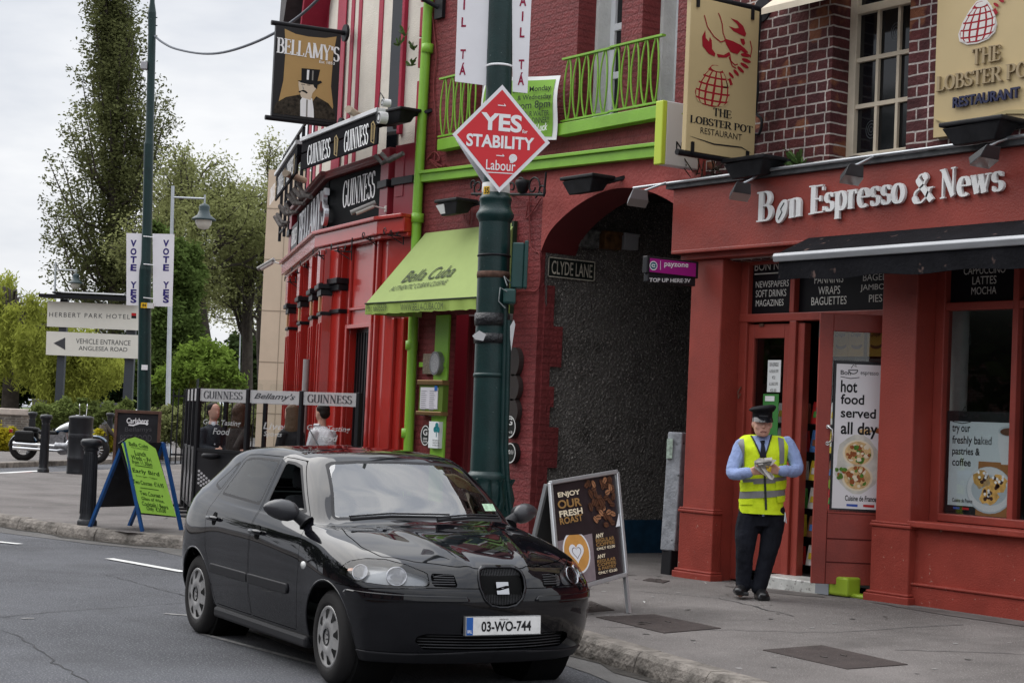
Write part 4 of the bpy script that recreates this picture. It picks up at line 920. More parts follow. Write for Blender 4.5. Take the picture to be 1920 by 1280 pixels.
# banner tied to the balcony
bn=thing('cloth_banner','lime green cloth banner with a white edge advertising Monday and Wednesday evenings','banner',B0.p(-16,5.1,.16))
BP=F0.off(.12);q=[BP.hit(*p) for p in ((930,145),(1053,142),(1041,262),(915,262))]
q[0]=(q[0][0]-.2,q[0][1]+.02);q[3]=(q[3][0]-.2,q[3][1])
def bil(s_,t): 
    a=[q[0][i]+(q[1][i]-q[0][i])*s_ for i in (0,1)];b=[q[3][i]+(q[2][i]-q[3][i])*s_ for i in (0,1)];return a[0]+(b[0]-a[0])*t,a[1]+(b[1]-a[1])*t
def bgrid(mb,s0,s1,t0,t1,n,mm,k=12):
    V=[]
    for i in range(k+1):
        for j in range(k+1):
            s_=s0+(s1-s0)*i/k;t=t0+(t1-t0)*j/k;V.append(BP.p(*bil(s_,t),n+.02*math.sin(s_*7+t*3)+.015*math.sin(t*6)))
    mb.add(V,[(i*(k+1)+j,i*(k+1)+j+1,(i+1)*(k+1)+j+1,(i+1)*(k+1)+j) for i in range(k) for j in range(k)],mm,True)
m=MB();bgrid(m,0,1,0,1,0,0);m.build('banner_edge',mat('banner_white',(.75,.76,.74),.7),bn)
m=MB();bgrid(m,.03,.95,.06,.95,.004,0);m.build('banner_cloth',mat('banner_green',(.2,.4,.05),.7,var=.1,vs=3),bn)
m=MB();dg_=mat('banner_lettering',(.02,.03,.02),.7)
for t,x0,y0,x1,y1,yt,mm in (('Every Monday',967,180,1039,173,167,0),('& Wednesday',976,193,1039,188,181,0),('from 8pm',970,212,1037,206,194,0),('ASK YOUR WAITER',966,222,1035,218,212,0),('AFTER YOUR DINNER!!',957,236,1035,231,225,0),('Good Luck',988,252,1032,245,238,1)):
    a=BP.hit(x0,y0);b=BP.hit(x1,y1);c=BP.hit(x0,yt);text(m,BP,t,a[0],a[1],b[0]-a[0],c[1]-a[1],n=.045,m=mm,bold=.012,skew=(b[1]-a[1])/(b[0]-a[0]),shear=.3 if mm else 0)
m.build('lettering',[dg_,white],bn)
# menu case, plaques and stickers by the entrance
mc=thing('menu_case','brass edged glass menu case on the wall under the canopy','menu case',B0.p(-17.93,1.9,.05))
a=F0.hit(783,776,.05);b=F0.hit(830,714,.05);brass=mat('dull_brass_trim',(.22,.13,.05),.35,.7);u0,u1,v0,v1=a[0],b[0],a[1],b[1]
m=MB();m.pbox(F0,u0,u1,v0,v1,-.04,.04);m.build('case',mat('dark_green_case',(.1,.16,.02),.5),mc)
m=MB();m.pbox(F0,u0-.02,u1+.02,v1-.05,v1+.01,-.04,.07);m.build('case_trim',brass,mc,bevel=.008);m=MB();m.pbox(F0,u0-.02,u1+.02,v0-.01,v0+.04,-.04,.07);m.build('case_trim',brass,mc,bevel=.008)
m=MB();m.pbox(F0,u0+.04,u1-.1,v0+.07,v1-.08,.04,.048);mn=m.build('menu_sheet',mat('menu_paper',(.62,.6,.64),.5),mc)
m=MB();rr=random.Random(2)
for i in range(13):
    for j in range(2): x=u0+.06+j*.19;m.poly(F0,[(x,v1-.13-i*.025),(x+rr.uniform(.08,.16),v1-.13-i*.025),(x+.1,v1-.122-i*.025),(x,v1-.122-i*.025)],.05)
m.build('menu_lines',mat('menu_ink',(.25,.24,.27),.7),mn)
m=MB();m.pbox(F0,u1-.17,u1-.11,v1-.12,v1-.06,.05,.054);m.build('blue_sticker',mat('blue_sticker',(.02,.12,.4),.5),mc)
def plaque(px,py,rpx,rpy,mt,label,square=False,lines=(),ring=None,n0=.0):
    u,v=F0.hit(px,py,.0);a=F0.hit(px+rpx,py,0);b=F0.hit(px,py-rpy,0);ru,rv=a[0]-u,b[1]-v
    r=thing('wall_plaque',label,'plaque',F0.p(u,v,0),'plaques round the restaurant door');m=MB()
    if square: m.pbox(F0,u-ru,u+ru,v-rv,v+rv,-.045,.012+n0)
    else: m.disc(F0,u,v,ru,rv,-.045,.02+n0)
    m.build('plate',mt,r,bevel=.004)
    m=MB();
    if ring:
        m.ring(F0,u,v,ru*.95,rv*.95,ru*.12,.0215+n0)
    for t,dv,hh,ww in lines: text(m,F0,t,u,v+dv*rv,ww*ru,hh*rv,n=.0225+n0 if not square else .014+n0,align='c',bold=.02)
    if m.v: m.build('plaque_lettering',ring or letw,r)
pew=mat('pewter',(.3,.3,.31),.4,.6,var=.2,vs=40,bump=.6,bs=60)
plaque(803,682,9,19,mat('bronze_plate',(.2,.16,.12),.4,.6,var=.3,vs=30,bump=.6,bs=60),'small square bronze plaque on red wall, left of the round pewter one',True)
plaque(821,681,10,22,pew,'round pewter plaque on the green door surround',n0=.03,ring=mat('pewter_dark',(.16,.16,.17),.4,.6))
plaque(800,816,9,20,mat('plaque_black',(.012,.014,.014),.3),'black oval plaque with a white letter G under the menu case',lines=(('G',.0,.6,.9),('2004',-.4,.2,.9),('GUIDE',-.65,.18,.9)),ring=mat('plaque_white',(.6,.6,.58),.5))
plaque(818,815,9,25,mat('plaque_paper',(.72,.75,.75),.5),'white rectangular plaque with a teal shamrock under the menu case',True,n0=.032)
u,v=F0.hit(818,805,.05);m=MB();teal=mat('teal_paint',(.01,.18,.2),.5)
for dx,dy in ((0,.05),(-.035,.0),(.035,.0)): m.disc(F0,u+dx,v+dy,.033,.036,.045,.047,0,14)
m.pbox(F0,u-.006,u+.006,v-.09,v,.045,.047);tag(m.build('shamrock_emblem',teal),'teal shamrock emblem on the white rectangular plaque','emblem')
m=MB()
for i,t in enumerate(('RESTAURANTS','ASSOCIATION','OF IRELAND')): text(m,F0,t,u,v-.14-i*.03,.15,.018,.047,align='c')
tag(m.build('plaque_lettering',ink),'small dark lettering at the foot of the white rectangular plaque','lettering')
for (px,py,rx_,ry_,mt,l,kw) in ((962,678,8,27,mat('plaque_dark_brown',(.035,.028,.026),.35),'dark oval plaque on the arch pier, topmost of five',{}),(960,726,9,25,mat('plaque_dark_brown',(.035,.028,.026)),'dark oval plaque on the arch pier, second from the top',{}),(958,771,9,24,mat('plaque_dark_brown',(.035,.028,.026)),'dark oval plaque on the arch pier, middle of five',{}),
     (955,800,9,22,mat('plaque_black',(.012,.014,.014)),'black oval plaque with a white letter G on the arch pier, second from the bottom',dict(lines=(('G',.15,.6,.9),('2012',-.55,.2,1.0)),ring=mat('plaque_white',(.6,.6,.58)))),(956,849,8,20,mat('plaque_black',(.012,.014,.014)),'round white rimmed plaque on the arch pier, lowest of five',dict(lines=(('2011',-.1,.4,1.1),),ring=mat('plaque_white',(.6,.6,.58))))):
    plaque(px+3,py,rx_+3,ry_,mt,l,**kw)
# cables on the wall
cab=mat('red_painted_cable',(.2,.04,.04),.6)
def cable(name,pts,r,mt,label,pl=B0,n=.02,k=6):
    m=MB();P=[]
    for p in pts:
        u,v=pl.hit(p[0],p[1],n);P.append(pl.p(u,v,n+(p[2] if len(p)>2 else 0)))
    m.tube(smooth_pts(P,k) and [Vector(p) for p in smooth_pts([tuple(p) for p in P],k)],r,6)
    return tag(m.build(name,mt),label,'cable')
cable('wall_cable',[(808,0),(814,60),(818,110),(813,160),(817,230),(815,300)],.008,cab,'thin red painted cable running down the brickwork beside the green drainpipe')
cable('wall_cable',[(990,378),(988,395),(986,410),(996,400),(1014,372)],.008,cab,'looped red cable hanging under the iron lamp bracket right of the pole')
cable('wall_cable',[(992,350),(994,450),(1002,470),(1012,480),(1010,540),(985,545),(960,548)],.008,cab,'thin red cable going down the arch pier beside the street plate')
cable('wall_cable',[(880,370),(882,390),(880,420),(872,412),(869,400)],.008,cab,'short looped cable hanging from the floodlight above the green canopy')
cable('wall_cable',[(800,300),(815,285),(825,300),(812,305),(830,313),(806,300),(826,318),(835,308)],.01,cab,'tangle of red painted cable on the brick wall above the green band')
# ================================================================ corner pub
pubred=mat('pub_red_gloss',(.37,.020,.014),.22,spec=.6,var=.08,vs=3,bump=.05,bs=50,coat=.3)
pubdk=mat('pub_crimson_paint',(.22,.018,.03),.35,var=.1,vs=2)
stripe=mat('crimson_stucco',(.33,.022,.05),.55,var=.12,vs=4,bump=.3,bs=40)
stucco=mat('cream_stucco',(.66,.61,.53),.8,var=.08,vs=3,bump=.5,bs=50,speck=(16,.74,(.1,.1,.09)))
blk=mat('black_gloss',(.008,.008,.01),.4,spec=.25)
PB=thing('corner_pub','glossy red corner pub with cream and crimson upper storey','building',(-21,1,.14))
pa=Vector((-19.1,0,0));angB=R(10);angC=R(23)
pb=Vector((-21.42,.41,0));pc=Vector((-26.21,2.446,0))
PA=F0
PBp=Pl(pb,pa-pb);LB=(pa-pb).length
PCp=Pl(pc,pb-pc);LC=(pb-pc).length
ZC=4.2
# pier facing the street
m=MB();P=m.pbox
P(PA,-19.1,-18.47,0,3.92,-.0,-.5);m.build('wall',pubred,PB,bevel=.01)
m=MB();P=m.pbox;P(PA,-18.95,-18.47,ZC,5.12,.05,-.4);P(PA,-18.9,-18.72,4.45,4.98,.05,.06)
P(PBp,LB-.28,LB-.0,ZC,5.12,.05,-.1)
m.build('upper_pier',pubdk,PB,bevel=.01)
m=MB();P=m.pbox;P(PA,-18.97,-18.46,4.6,4.7,.085,-.3);P(PBp,LB-.3,LB+.03,4.6,4.7,.085,-.1);m.build('pier_band',blk,PB,bevel=.008)
# cornice shelf
m=MB()
for pl,u0,u1 in ((PA,-19.12,-18.45),(PBp,-.03,LB+.06),(PCp,-.12,LC+.03)):
    m.pbox(pl,u0,u1,ZC-.05,ZC,.24,-.1);m.pbox(pl,u0,u1,ZC-.23,ZC-.05,.19,-.1);m.pbox(pl,u0,u1,ZC-.28,ZC-.23,.13,-.1)
m.build('cornice',pubred,PB,bevel=.012)
# front B: black doorway and panels
d0=PBp.hit(647,800)[0];d1=PBp.hit(691,800)[0];dt=PBp.hit(668,616)[1]
m=MB();P=m.pbox
P(PBp,0,d0,0,3.92,0,-.3);P(PBp,d1,LB,0,3.92,0,-.3);P(PBp,d0,d1,dt,3.92,0,-.3)
P(PBp,d0-.07,d0,0,dt+.06,0,.05);P(PBp,d1,d1+.07,0,dt+.06,0,.05);P(PBp,d0,d1,dt,dt+.06,0,.05)
P(PBp,d0+.0,d1+.1,3.05,3.09,0,.035);P(PBp,d0-.02,d0+.03,dt+.06,3.92,0,.04);P(PBp,d1-.02,d1+.03,dt+.06,3.92,0,.04);P(PBp,LB-.42,LB-.34,0,3.92,0,.06);P(PBp,LB-.25,LB-.2,0,3.92,0,.06)
P(PBp,LB-.42,LB,3.1,3.2,0,.05)
m.build('front_panelling',pubred,PB,bevel=.008)
m=MB();P=m.pbox;P(PBp,d0,d1,0,dt,-.1,-.14)
for i in range(9): u=d0+(d1-d0)*(i+.5)/9;P(PBp,u-.012,u+.012,.05,dt-.05,-.1,-.085)
m.build('door',mat('black_door',(.006,.006,.008),.35),PB)
m=MB();P=m.pbox;P(PA,-19.03,-18.5,3.12,3.16,0,.05);P(PA,-19.08,-18.6,2.95,3.05,0,.08);P(PA,-18.8,-18.52,.3,.34,0,.03);m.build('pier_capital',blk,PB,bevel=.01)
m=MB();P=m.pbox;P(PA,-18.62,-18.56,0,2.9,0,.05);P(PA,-18.86,-18.8,0,2.9,0,.05);P(PA,-19.02,-18.5,0,.4,0,.04);m.build('pier_moulding',pubred,PB,bevel=.008)
# front C: windows between pilasters
m=MB();P=m.pbox
P(PCp,0,LC,3.15,3.92,0,-.3);P(PCp,0,LC,0,.95,0,-.3)
npil=5;us=[PCp.hit(x,600)[0] for x in (541,562,583,602,627)]
us=[.64,2.65,4.4,5.55]
m.build('front_panelling',pubred,PB)
for u in us:
    m=MB();P=m.pbox;P(PCp,u-.22,u+.22,0,3.92,-.2,.1);P(PCp,u-.25,u+.25,0,.5,-.2,.13);P(PCp,u-.18,u-.14,.6,2.9,.1,.12);P(PCp,u+.14,u+.18,.6,2.9,.1,.12);P(PCp,u-.2,u+.2,3.44,3.9,.1,.15)
    p=m.build('pilaster',pubred,PB,bevel=.008)
    m=MB();P=m.pbox;P(PCp,u-.27,u+.27,3.36,3.43,-.1,.17);P(PCp,u-.24,u+.24,3.27,3.36,-.1,.13);P(PCp,u-.24,u+.24,3.0,3.05,-.1,.125);m.build('capital',blk,p,bevel=.01)
    m=MB();m.pbox(PCp,u-.06,u+.06,3.06,3.26,.1,.125);m.build('gilt_bracket',mat('gilt_paint',(.45,.27,.12),.45,.2),p)
for a,b in list(zip(us,us[1:])):
    m=MB();P=m.pbox;P(PCp,a+.14,a+.3,.95,3.15,-.16,-.04);P(PCp,b-.3,b-.14,.95,3.15,-.16,-.04);P(PCp,a+.22,b-.22,3.05,3.15,-.16,-.04);P(PCp,a+.14,b-.14,.95,1.05,-.16,.04)
    f=m.build('window_frame',pubred,PB,bevel=.006);m=MB();m.pbox(PCp,a+.2,b-.2,1.0,3.1,-.13,-.14);m.build('window_glass',wglass,f)
u=.72;m=MB();P=m.pbox;P(PBp,u-.18,u+.18,0,3.92,-.1,.1);P(PBp,u-.2,u+.2,0,.5,-.1,.13);P(PBp,u-.16,u+.16,3.5,3.9,.1,.15);p=m.build('pilaster',pubred,PB,bevel=.008)
m=MB();P=m.pbox;P(PBp,u-.22,u+.22,3.42,3.5,-.05,.18);P(PBp,u-.2,u+.2,3.33,3.42,-.05,.14);P(PBp,u-.2,u+.2,3.02,3.08,-.05,.125);m.build('capital',blk,p,bevel=.01)
# side and back
m=MB();m.box(-27.7,-18.5,4.0,9,0,5.2);pcs=pc+Vector((0,0,0));m.add([pc,pc+Vector((.4,6,0)),pc+Vector((.4,6,5.2)),pc+Vector((0,0,5.2)),pc+Vector((1.5,0.5,0)),pc+Vector((1.9,6,0)),pc+Vector((1.9,6,5.2)),pc+Vector((1.5,.5,5.2))],[(0,3,2,1),(0,4,7,3),(3,7,6,2)]);m.build('side_wall',pubdk,PB)
# sign board on the fascia
m=MB();P=m.pbox;P(PBp,0,LB-.28,ZC,5.05,-.02,-.2);P(PCp,0,LC,ZC,5.05,-.02,-.2);P(PCp,-.05,.35,ZC,5.1,.1,-.2);m.build('fascia',pubdk,PB)
m=MB();a=PBp.hit(645,424);b=PBp.hit(706,420);P=m.pbox;P(PBp,.05,LB-.3,ZC+.05,4.93,-.02,.03);P(PCp,.6,LC,ZC+.05,4.93,-.02,.03);m.build('fascia_board',mat('black_fascia_board',(.006,.007,.008),.6,spec=.04),PB)
m=MB();P=m.pbox;P(PBp,-.02,LB-.26,4.95,5.0,.1,-.1);P(PBp,-.02,LB-.26,5.0,5.06,.1,-.1);P(PCp,-.1,LC+.02,4.95,5.0,.1,-.1);P(PCp,-.1,LC+.04,5.0,5.06,.16,-.1);m.build('upper_cornice',mat('brown_red_cornice',(.13,.025,.025),.4),PB,bevel=.008)
m=MB();P=m.pbox;P(PCp,-.08,.38,4.62,4.72,.14,-.1);P(PCp,-.1,.4,5.1,5.2,.2,-.2);m.build('pier_band',blk,PB,bevel=.008)
m=MB();squad(m,PBp,'GUINNESS',(646,390),(707,370),(646,343),n=.034,thick=.17,thin=.05);m.build('sign_letters',letw,PB)
m=MB();sl=mat('brushed_silver_letters',(.5,.5,.52),.3,.7);a=PCp.hit(580,460);b=PCp.hit(622,425);serif(m,PCp,"BELLAMY'S",PCp.hit(572,440)[0],4.3,PCp.hit(620,440)[0]-PCp.hit(572,440)[0],.5,n=.04,ext=.06,thick=.2,thin=.08);m.build('sign_letters',sl,PB)
m=MB();u0,u1=PCp.hit(556,440)[0],PCp.hit(568,440)[0];m.pbox(PCp,u0,u1,4.3,4.75,.04,.09);s_=m.build('small_sign',blk,PB);m=MB();serif(m,PCp,'GUINNESS',u0+.1,4.42,u1-u0-.2,.25,n=.093,thick=.2,thin=.08);m.build('sign_letters',letw,s_)
# upper storey
UB=PBp;ZU=5.06;ZT=8.6
ul=PCp.hit(580,260)[0]
m=MB();P=m.pbox;P(PA,-19.1,-18.46,5.12,ZT,-.1,-.5);P(UB,0,LB,ZU,ZT,-.1,-.5);P(PCp,ul,LC+.02,ZU,ZT,-.1,-.5);m.build('upper_wall',stucco,PB)
m=MB();P=m.pbox;n0,n1=-.1,-.03
n1=-.085
def vs_(pl,xa,xb,yref,za=ZU,zb=ZT,n1=n1):
    a=pl.hit(xa,yref,-.1)[0];b=pl.hit(xb,yref,-.1)[0];P(pl,a,b,za,zb,n0,n1)
ub=PBp.hit(700,150,-.1)[0]
for xa,xb in ((654,660),(668,674),(706,714)): vs_(UB,xa,xb,150)
for xa,xb in ((581,585),(592,596),(604,607),(625,640)):
    vs_(PCp,xa,xb,240)
vs_(PA,755,760,150,5.3,ZT,-.04)
for z in (5.12,5.55,6.1,6.5,6.95,7.4): 
    P(PA,-18.66 if int(z*10)%2 else -18.6,-18.46,z,z+.38,n0,-.04)
m.build('crimson_trim',stripe,PB,bevel=.01)
m=MB();a=PBp.hit(737,150,-.1)[0];P=m.pbox;a=F0.hit(734,100,-.1)[0];b=F0.hit(753,100,-.1)[0];P(PA,a,b,5.12,ZT,-.1,-.085);m.build('window',wglass,PB)
# eaves at the left end of the upper storey
m=MB();e0=PCp.hit(583,40,0);e1=PCp.hit(640,-30,0)
P=m.pbox;a=PCp.hit(600,50,.2);
gz0=PCp.hit(592,55,.25);
m.hexa([PCp.p(ul-.5,7.55,.55),PCp.p(ul+.2,7.65,.55),PCp.p(ul+.2,7.65,-.4),PCp.p(ul-.5,7.55,-.4),PCp.p(ul-.7,8.9,.5),PCp.p(ul+1.6,8.9,.5),PCp.p(ul+1.6,8.9,-.4),PCp.p(ul-.7,8.9,-.4)],0)
m.build('roof_eaves',mat('dark_eaves',(.06,.055,.055),.7,var=.3,vs=6),PB)
m=MB();m.hexa([PCp.p(ul+.2,7.3,.3),PCp.p(ul+.45,7.3,.3),PCp.p(ul+.45,7.3,-.1),PCp.p(ul+.2,7.3,-.1),PCp.p(ul+1.9,8.9,.3),PCp.p(ul+2.3,8.9,.3),PCp.p(ul+2.3,8.9,-.1),PCp.p(ul+1.9,8.9,-.1)]);m.build('bargeboard',stripe,PB)
# roof terrace railing beyond
r=thing('roof_railing','black roof terrace railing above the far end of the pub front','railing',PCp.p(.8,5.2,-.3))
m=MB();P0=[PCp.p(*PCp.hit(528,298,-.3),-.3),PCp.p(*PCp.hit(578,312,-.3),-.3)]
zt=PCp.hit(530,296,-.3)[1];zb=5.25;u0=PCp.hit(531,310,-.3)[0];u1=ul-.05
m.pbox(PCp,u0,u1,zt-.05,zt,-.28,-.32);m.pbox(PCp,u0,u1,zb+.1,zb+.14,-.28,-.32);k=8
m.build('rail',black,r)
for i in range(k+1): u=u0+(u1-u0)*i/k;m=MB();m.pbox(PCp,u-.03,u+.03,zb-.05,zt-.05,-.27,-.33);m.build('rail_post',black,r)
# black awning cassette with white lettering
aw=thing('pub_awning','black folded pub awning with white lettering above the fascia','awning',(-21,-.3,5.2))
KB=PBp.off(.5);KC=PCp.off(.5)
ztop=[PBp.hit(706,226,.5)[1],PBp.hit(604,277,.5)[1]]
zv1=PBp.hit(700,246,.5)[1];
uR=PBp.hit(708,235,.5)[0];uj=.12
ZA=5.42
for pl,u0,u1,nm in ((PBp,uj,uR,0),(PCp,PCp.hit(514,398,.5)[0],LC-.0,1)):
    m=MB();m.pbox(pl,u0,u1,ZA-.16,ZA,.38,.50);m.pbox(pl,u0,u1,ZA-.40,ZA-.18,.47,.5);m.build('awning_box',mat('black_awning_cloth',(.010,.010,.012),.9,spec=.1),aw,bevel=.01)
    m=MB();m.pbox(pl,u0,u1,ZA,ZA+.055,.40,.53);m.build('front_bar',mat('white_awning_bar',(.66,.67,.68),.4),aw,bevel=.006)
m=MB();KBx=PBp.off(.503);L_=(uR-uj)
serif(m,KBx,'GUINNESS',uj+.1*L_,ZA-.36,.32*L_,.26,thick=.18,thin=.06);m.build('lettering',letw,aw);m=MB();serif(m,KBx,'GUINNESS',uj+.6*L_,ZA-.36,.30*L_,.26,thick=.18,thin=.06)
KCx=PCp.off(.503)
m.build('lettering',letw,aw)
for f in (.12,.42,.72): m=MB();serif(m,KCx,'GUINNESS',LC*f,ZA-.36,LC*.2,.26,thick=.18,thin=.06);m.build('lettering',letw,aw)
m=MB();gold=mat('gilt_harp',(.4,.28,.1),.4,.5)
for pl,u in ((KBx,uj+.49*L_),(KBx,uj+.95*L_),(KCx,LC*.35),(KCx,LC*.65),(KCx,LC*.94)):
    m.stroke(pl,[(u-.06,ZA-.12),(u-.05,ZA-.34),(u+.05,ZA-.38),(u+.07,ZA-.16),(u,ZA-.1)],.025,.002,closed=True)
    for i in range(4): m.stroke(pl,[(u-.03+i*.025,ZA-.14),(u-.03+i*.025,ZA-.33)],.008,.003)
m.build('harp_emblem',gold,aw)
m=MB();u,v=PBp.hit(722,236,.3);
for dv,r_ in ((-.05,.075),(.12,.05)):
    c=PBp.p(uR+.12+(.03 if dv>0 else -.04),ZA+dv,.46);m.disc(PBp,uR+.12+(.06 if dv>0 else -.04),ZA-.03+dv,r_,r_,.42,.52,0,18)
m.build('winding_gear',mat('white_metal_gear',(.7,.7,.7),.4),aw)
m=MB();m.ring(PBp,uR+.12-.04,ZA-.08,.06,.06,.02,.525);m.ring(PBp,uR+.18,ZA+.09,.04,.04,.014,.525);m.stroke(PBp,[(uR+.0,ZA-.05),(uR+.12,ZA+.22),(uR+.26,ZA+.12)],.03,.527);m.build('gear_rings',black,aw)
m=MB();pu=mat('buff_pole',(.45,.37,.28),.6)
for p,q in (((653,205),(688,228)),((535,325),(570,338))):
    pl=PBp if p[0]>620 else PCp
    a=pl.hit(*p,.6);b=pl.hit(*q,.2);m.tube([pl.p(*a,.6),pl.p(*b,.2)],.05,10)
m.build('awning_pole',pu,aw)
bcm=mat('grey_bundled_cloth',(.1,.09,.085),.9,var=.7,vs=9);rr=random.Random(4)
for i in range(9):
    u=.5+i*.5;p=PCp.p(u,ZA-.5+rr.uniform(-.05,.05),.4);q_=PCp.p(u+.5,ZA-.62+rr.uniform(-.1,.05),.25);m=MB();m.tube([p,p.lerp(q_,.5)+Vector((0,0,-.08)),q_],rr.uniform(.02,.045),7);m.build('bundled_cloth',bcm,aw)
for i in range(2):
    u=uR-.3+i*.22;p=PBp.p(u,ZA-.5,.4);m=MB();m.tube([p,p+Vector((.1,.05,-.1)),p+Vector((.35,.1,-.02))],.03,7);m.build('bundled_cloth',bcm,aw)
# hanging sign of the pub
hsx=PBp.hit(646,150,.0)
att=PBp.p(hsx[0],0,0);HS=Pl(att,-PBp.N)    # U runs back to the wall
hs=thing('hanging_sign',"black and tan hanging pub sign painted with a man in a top hat",'sign',HS.p(-.6,5.5))
qa=HS.hit(512,52);qb=HS.hit(636,60);qc=HS.hit(633,228);qd=HS.hit(512,222)
u0,u1,v0,v1=(qa[0]+qd[0])/2,(qb[0]+qc[0])/2,(qd[1]+qc[1])/2,(qa[1]+qb[1])/2
wS,hS=u1-u0,v1-v0
m=MB();m.pbox(HS,u0,u1,v0,v1,-.03,.03);m.build('sign_board',mat('sign_black',(.008,.008,.01),.4),hs)
m=MB();m.tube([HS.p(u0-.06,v1+.03),HS.p(.0,v1+.03)],.035,10);m.disc(Pl(HS.p(0,0,0),PBp.U),0,v1+.03,.12,.12,0,.04);m.build('sign_bracket',black,hs);m=MB();m.tube([HS.p(u0-.08,v0-.03),HS.p(.0,v0-.03)],.035,10);m.disc(Pl(HS.p(0,0,0),PBp.U),0,v0-.03,.12,.12,0,.04);m.build('sign_bracket',black,hs)
E_=lambda s_,t:(u0+wS*s_,v0+hS*t)
tan=mat('sign_tan',(.42,.27,.11),.5,var=.05,vs=3)
prof=[(.13,.97),(.3,.93),(.5,.92),(.75,.93),(.93,.965),(.89,.75),(.88,.4),(.93,.18),(.9,.03),(.12,.03),(.09,.15),(.15,.4),(.16,.75)]
m=MB();m.poly(HS,[E_(*p) for p in prof],.033);m.build('sign_panel',tan,hs)
m=MB();serif(m,HS,"BELLAMY'S",u0+.03*wS,v0+.70*hS,.96*wS,.16*hS,n=.04,thick=.2,thin=.06,skew=-.02);text(m,HS,'Est 1853',u0+.68*wS,v0+.645*hS,.24*wS,.03*hS,n=.036,bold=.01);m.build('lettering',letw,hs)
skin_=mat('sign_painted_skin',(.62,.52,.4),.6);furm=mat('sign_painted_fur',(.035,.028,.02),.7,var=.9,vs=18);shm=mat('sign_shade_grey',(.25,.24,.22),.6)
m=MB();pp=lambda L_,n,k: m.poly(HS,[E_(*p) for p in L_],n,k)
pp([(.02,.03),(.05,.14),(.2,.22),(.42,.27),(.5,.2),(.45,.03)],.036,1);pp([(.62,.03),(.6,.2),(.66,.27),(.85,.21),(.96,.12),(.97,.03)],.0362,1)
pp([(.43,.03),(.42,.2),(.46,.26),(.6,.24),(.63,.12),(.64,.03)],.0365,2);pp([(.515,.03),(.51,.22),(.535,.22),(.54,.03)],.0368,5)
pp([(.43,.24),(.4,.30),(.38,.37),(.38,.42),(.5,.44),(.66,.44),(.66,.36),(.6,.30),(.58,.22)],.037,0)
pp([(.58,.44),(.68,.43),(.665,.35),(.62,.37)],.0375,3)
pp([(.36,.418),(.42,.40),(.55,.39),(.68,.40),(.74,.43),(.72,.45),(.6,.425),(.45,.43)],.038,3)
pp([(.42,.425),(.415,.56),(.7,.57),(.665,.43),(.55,.42)],.0382,3);pp([(.5,.44),(.5,.55),(.535,.55),(.53,.44)],.0386,2);pp([(.58,.44),(.58,.55),(.6,.55),(.6,.44)],.0386,5)
pp([(.41,.285),(.43,.305),(.47,.30),(.51,.285),(.53,.295),(.5,.315),(.46,.325),(.42,.31),(.38,.30)],.038,3);pp([(.42,.385),(.48,.385),(.48,.379),(.42,.379)],.038,3);pp([(.51,.385),(.56,.385),(.56,.379),(.51,.379)],.038,3);pp([(.44,.38),(.45,.33),(.47,.33)],.0378,5)
m.build('painted_portrait',[skin_,furm,letw,black,tan,shm],hs)
# cable across to the left pole
# cameras, floodlight, iron brackets
def cctv(pl,px,py,label,sc_=1.,flip=1):
    u,v=pl.hit(px,py,.0);r=thing('security_camera',label,'camera',pl.p(u,v,0))
    gm=mat('camera_pale_grey',(.55,.52,.48),.4)
    m=MB();m.pbox(pl,u-.07*sc_,u+.07*sc_,v-.12*sc_,v+.12*sc_,-.05,.06);m.build('wall_plate',gm,r,bevel=.01)
    m=MB();a=pl.p(u,v,.05);b=pl.p(u-.12*sc_*flip,v+.03,.2);c=pl.p(u-.28*sc_*flip,v-.02,.28);m.tube([a,b,c],.03*sc_,8);m.build('camera_arm',gm,r)
    m=MB();d=pl.p(u-.16*sc_*flip,v+.03,.2);e=pl.p(u-.42*sc_*flip,v-.22*sc_,.4);m.tube([d,e],[.085*sc_,.085*sc_],12);hd=m.build('camera_body',gm,r)
    m=MB();f=(e-d).normalized();m.tube([d-f*.03+Vector((0,0,.03)),e+f*.07+Vector((0,0,.03))],.095*sc_,8);m.build('sun_shield',mat('camera_dark_grey',(.2,.19,.18),.4),hd)
    m=MB();m.tube([e,e+f*.01],.06*sc_,12);m.build('lens',black,hd)
cctv(F0,729,393,'grey security camera on the red pub pier under the black fascia board',.36)
cctv(PCp,533,495,'pale security camera at the far end of the pub front',.45)
def scroll(pl,px,py,label,sz=.36):
    u,v=pl.hit(px,py,.25);r=thing('scroll_bracket',label,'bracket',pl.p(u,v,.0),'black wrought iron brackets on the pub front')
    m=MB()
    def sp(cx,cy,r0,turn,n_): return [pl.p(cx+r0*(1-i/22)*math.cos(turn*i/22*6.3)*1.,cy+r0*(1-i/22)*math.sin(turn*i/22*6.3),n_) for i in range(20)]
    m.tube([pl.p(u,v-.3*sz,0),pl.p(u,v+.5*sz,0)],.009,6);m.tube([pl.p(u,v,0),pl.p(u,v,.6*sz)],.009,6)
    for n_,t in ((.15,1.3),(.3,-1.3),(.45,1.3)): m.tube(sp(u,v+.1*sz,.16*sz,t,n_*sz*1.6),.007,5)
    m.tube([pl.p(u,v-.25*sz,.02),pl.p(u,v-.15*sz,.25*sz),pl.p(u,v,.5*sz)],.007,5)
    m.build('scroll',black,r)
for pl,px,py,l in ((PBp,722,440,'black iron scroll bracket on the red front just right of the doorway panel'),(PBp,682,448,'black iron scroll bracket above the black pub doorway'),(PCp,622,470,'black iron scroll bracket under the cornice on the pub bend'),(PCp,588,478,'black iron scroll bracket under the glossy cornice between two pilasters'),(PCp,564,500,'black iron scroll bracket under the cornice two pilasters from the far end'),(PCp,548,510,'black iron scroll bracket under the cornice beside the far security camera'),(PCp,535,528,'black iron scroll bracket at the extreme far end of the pub front')): scroll(pl,px,py,l)
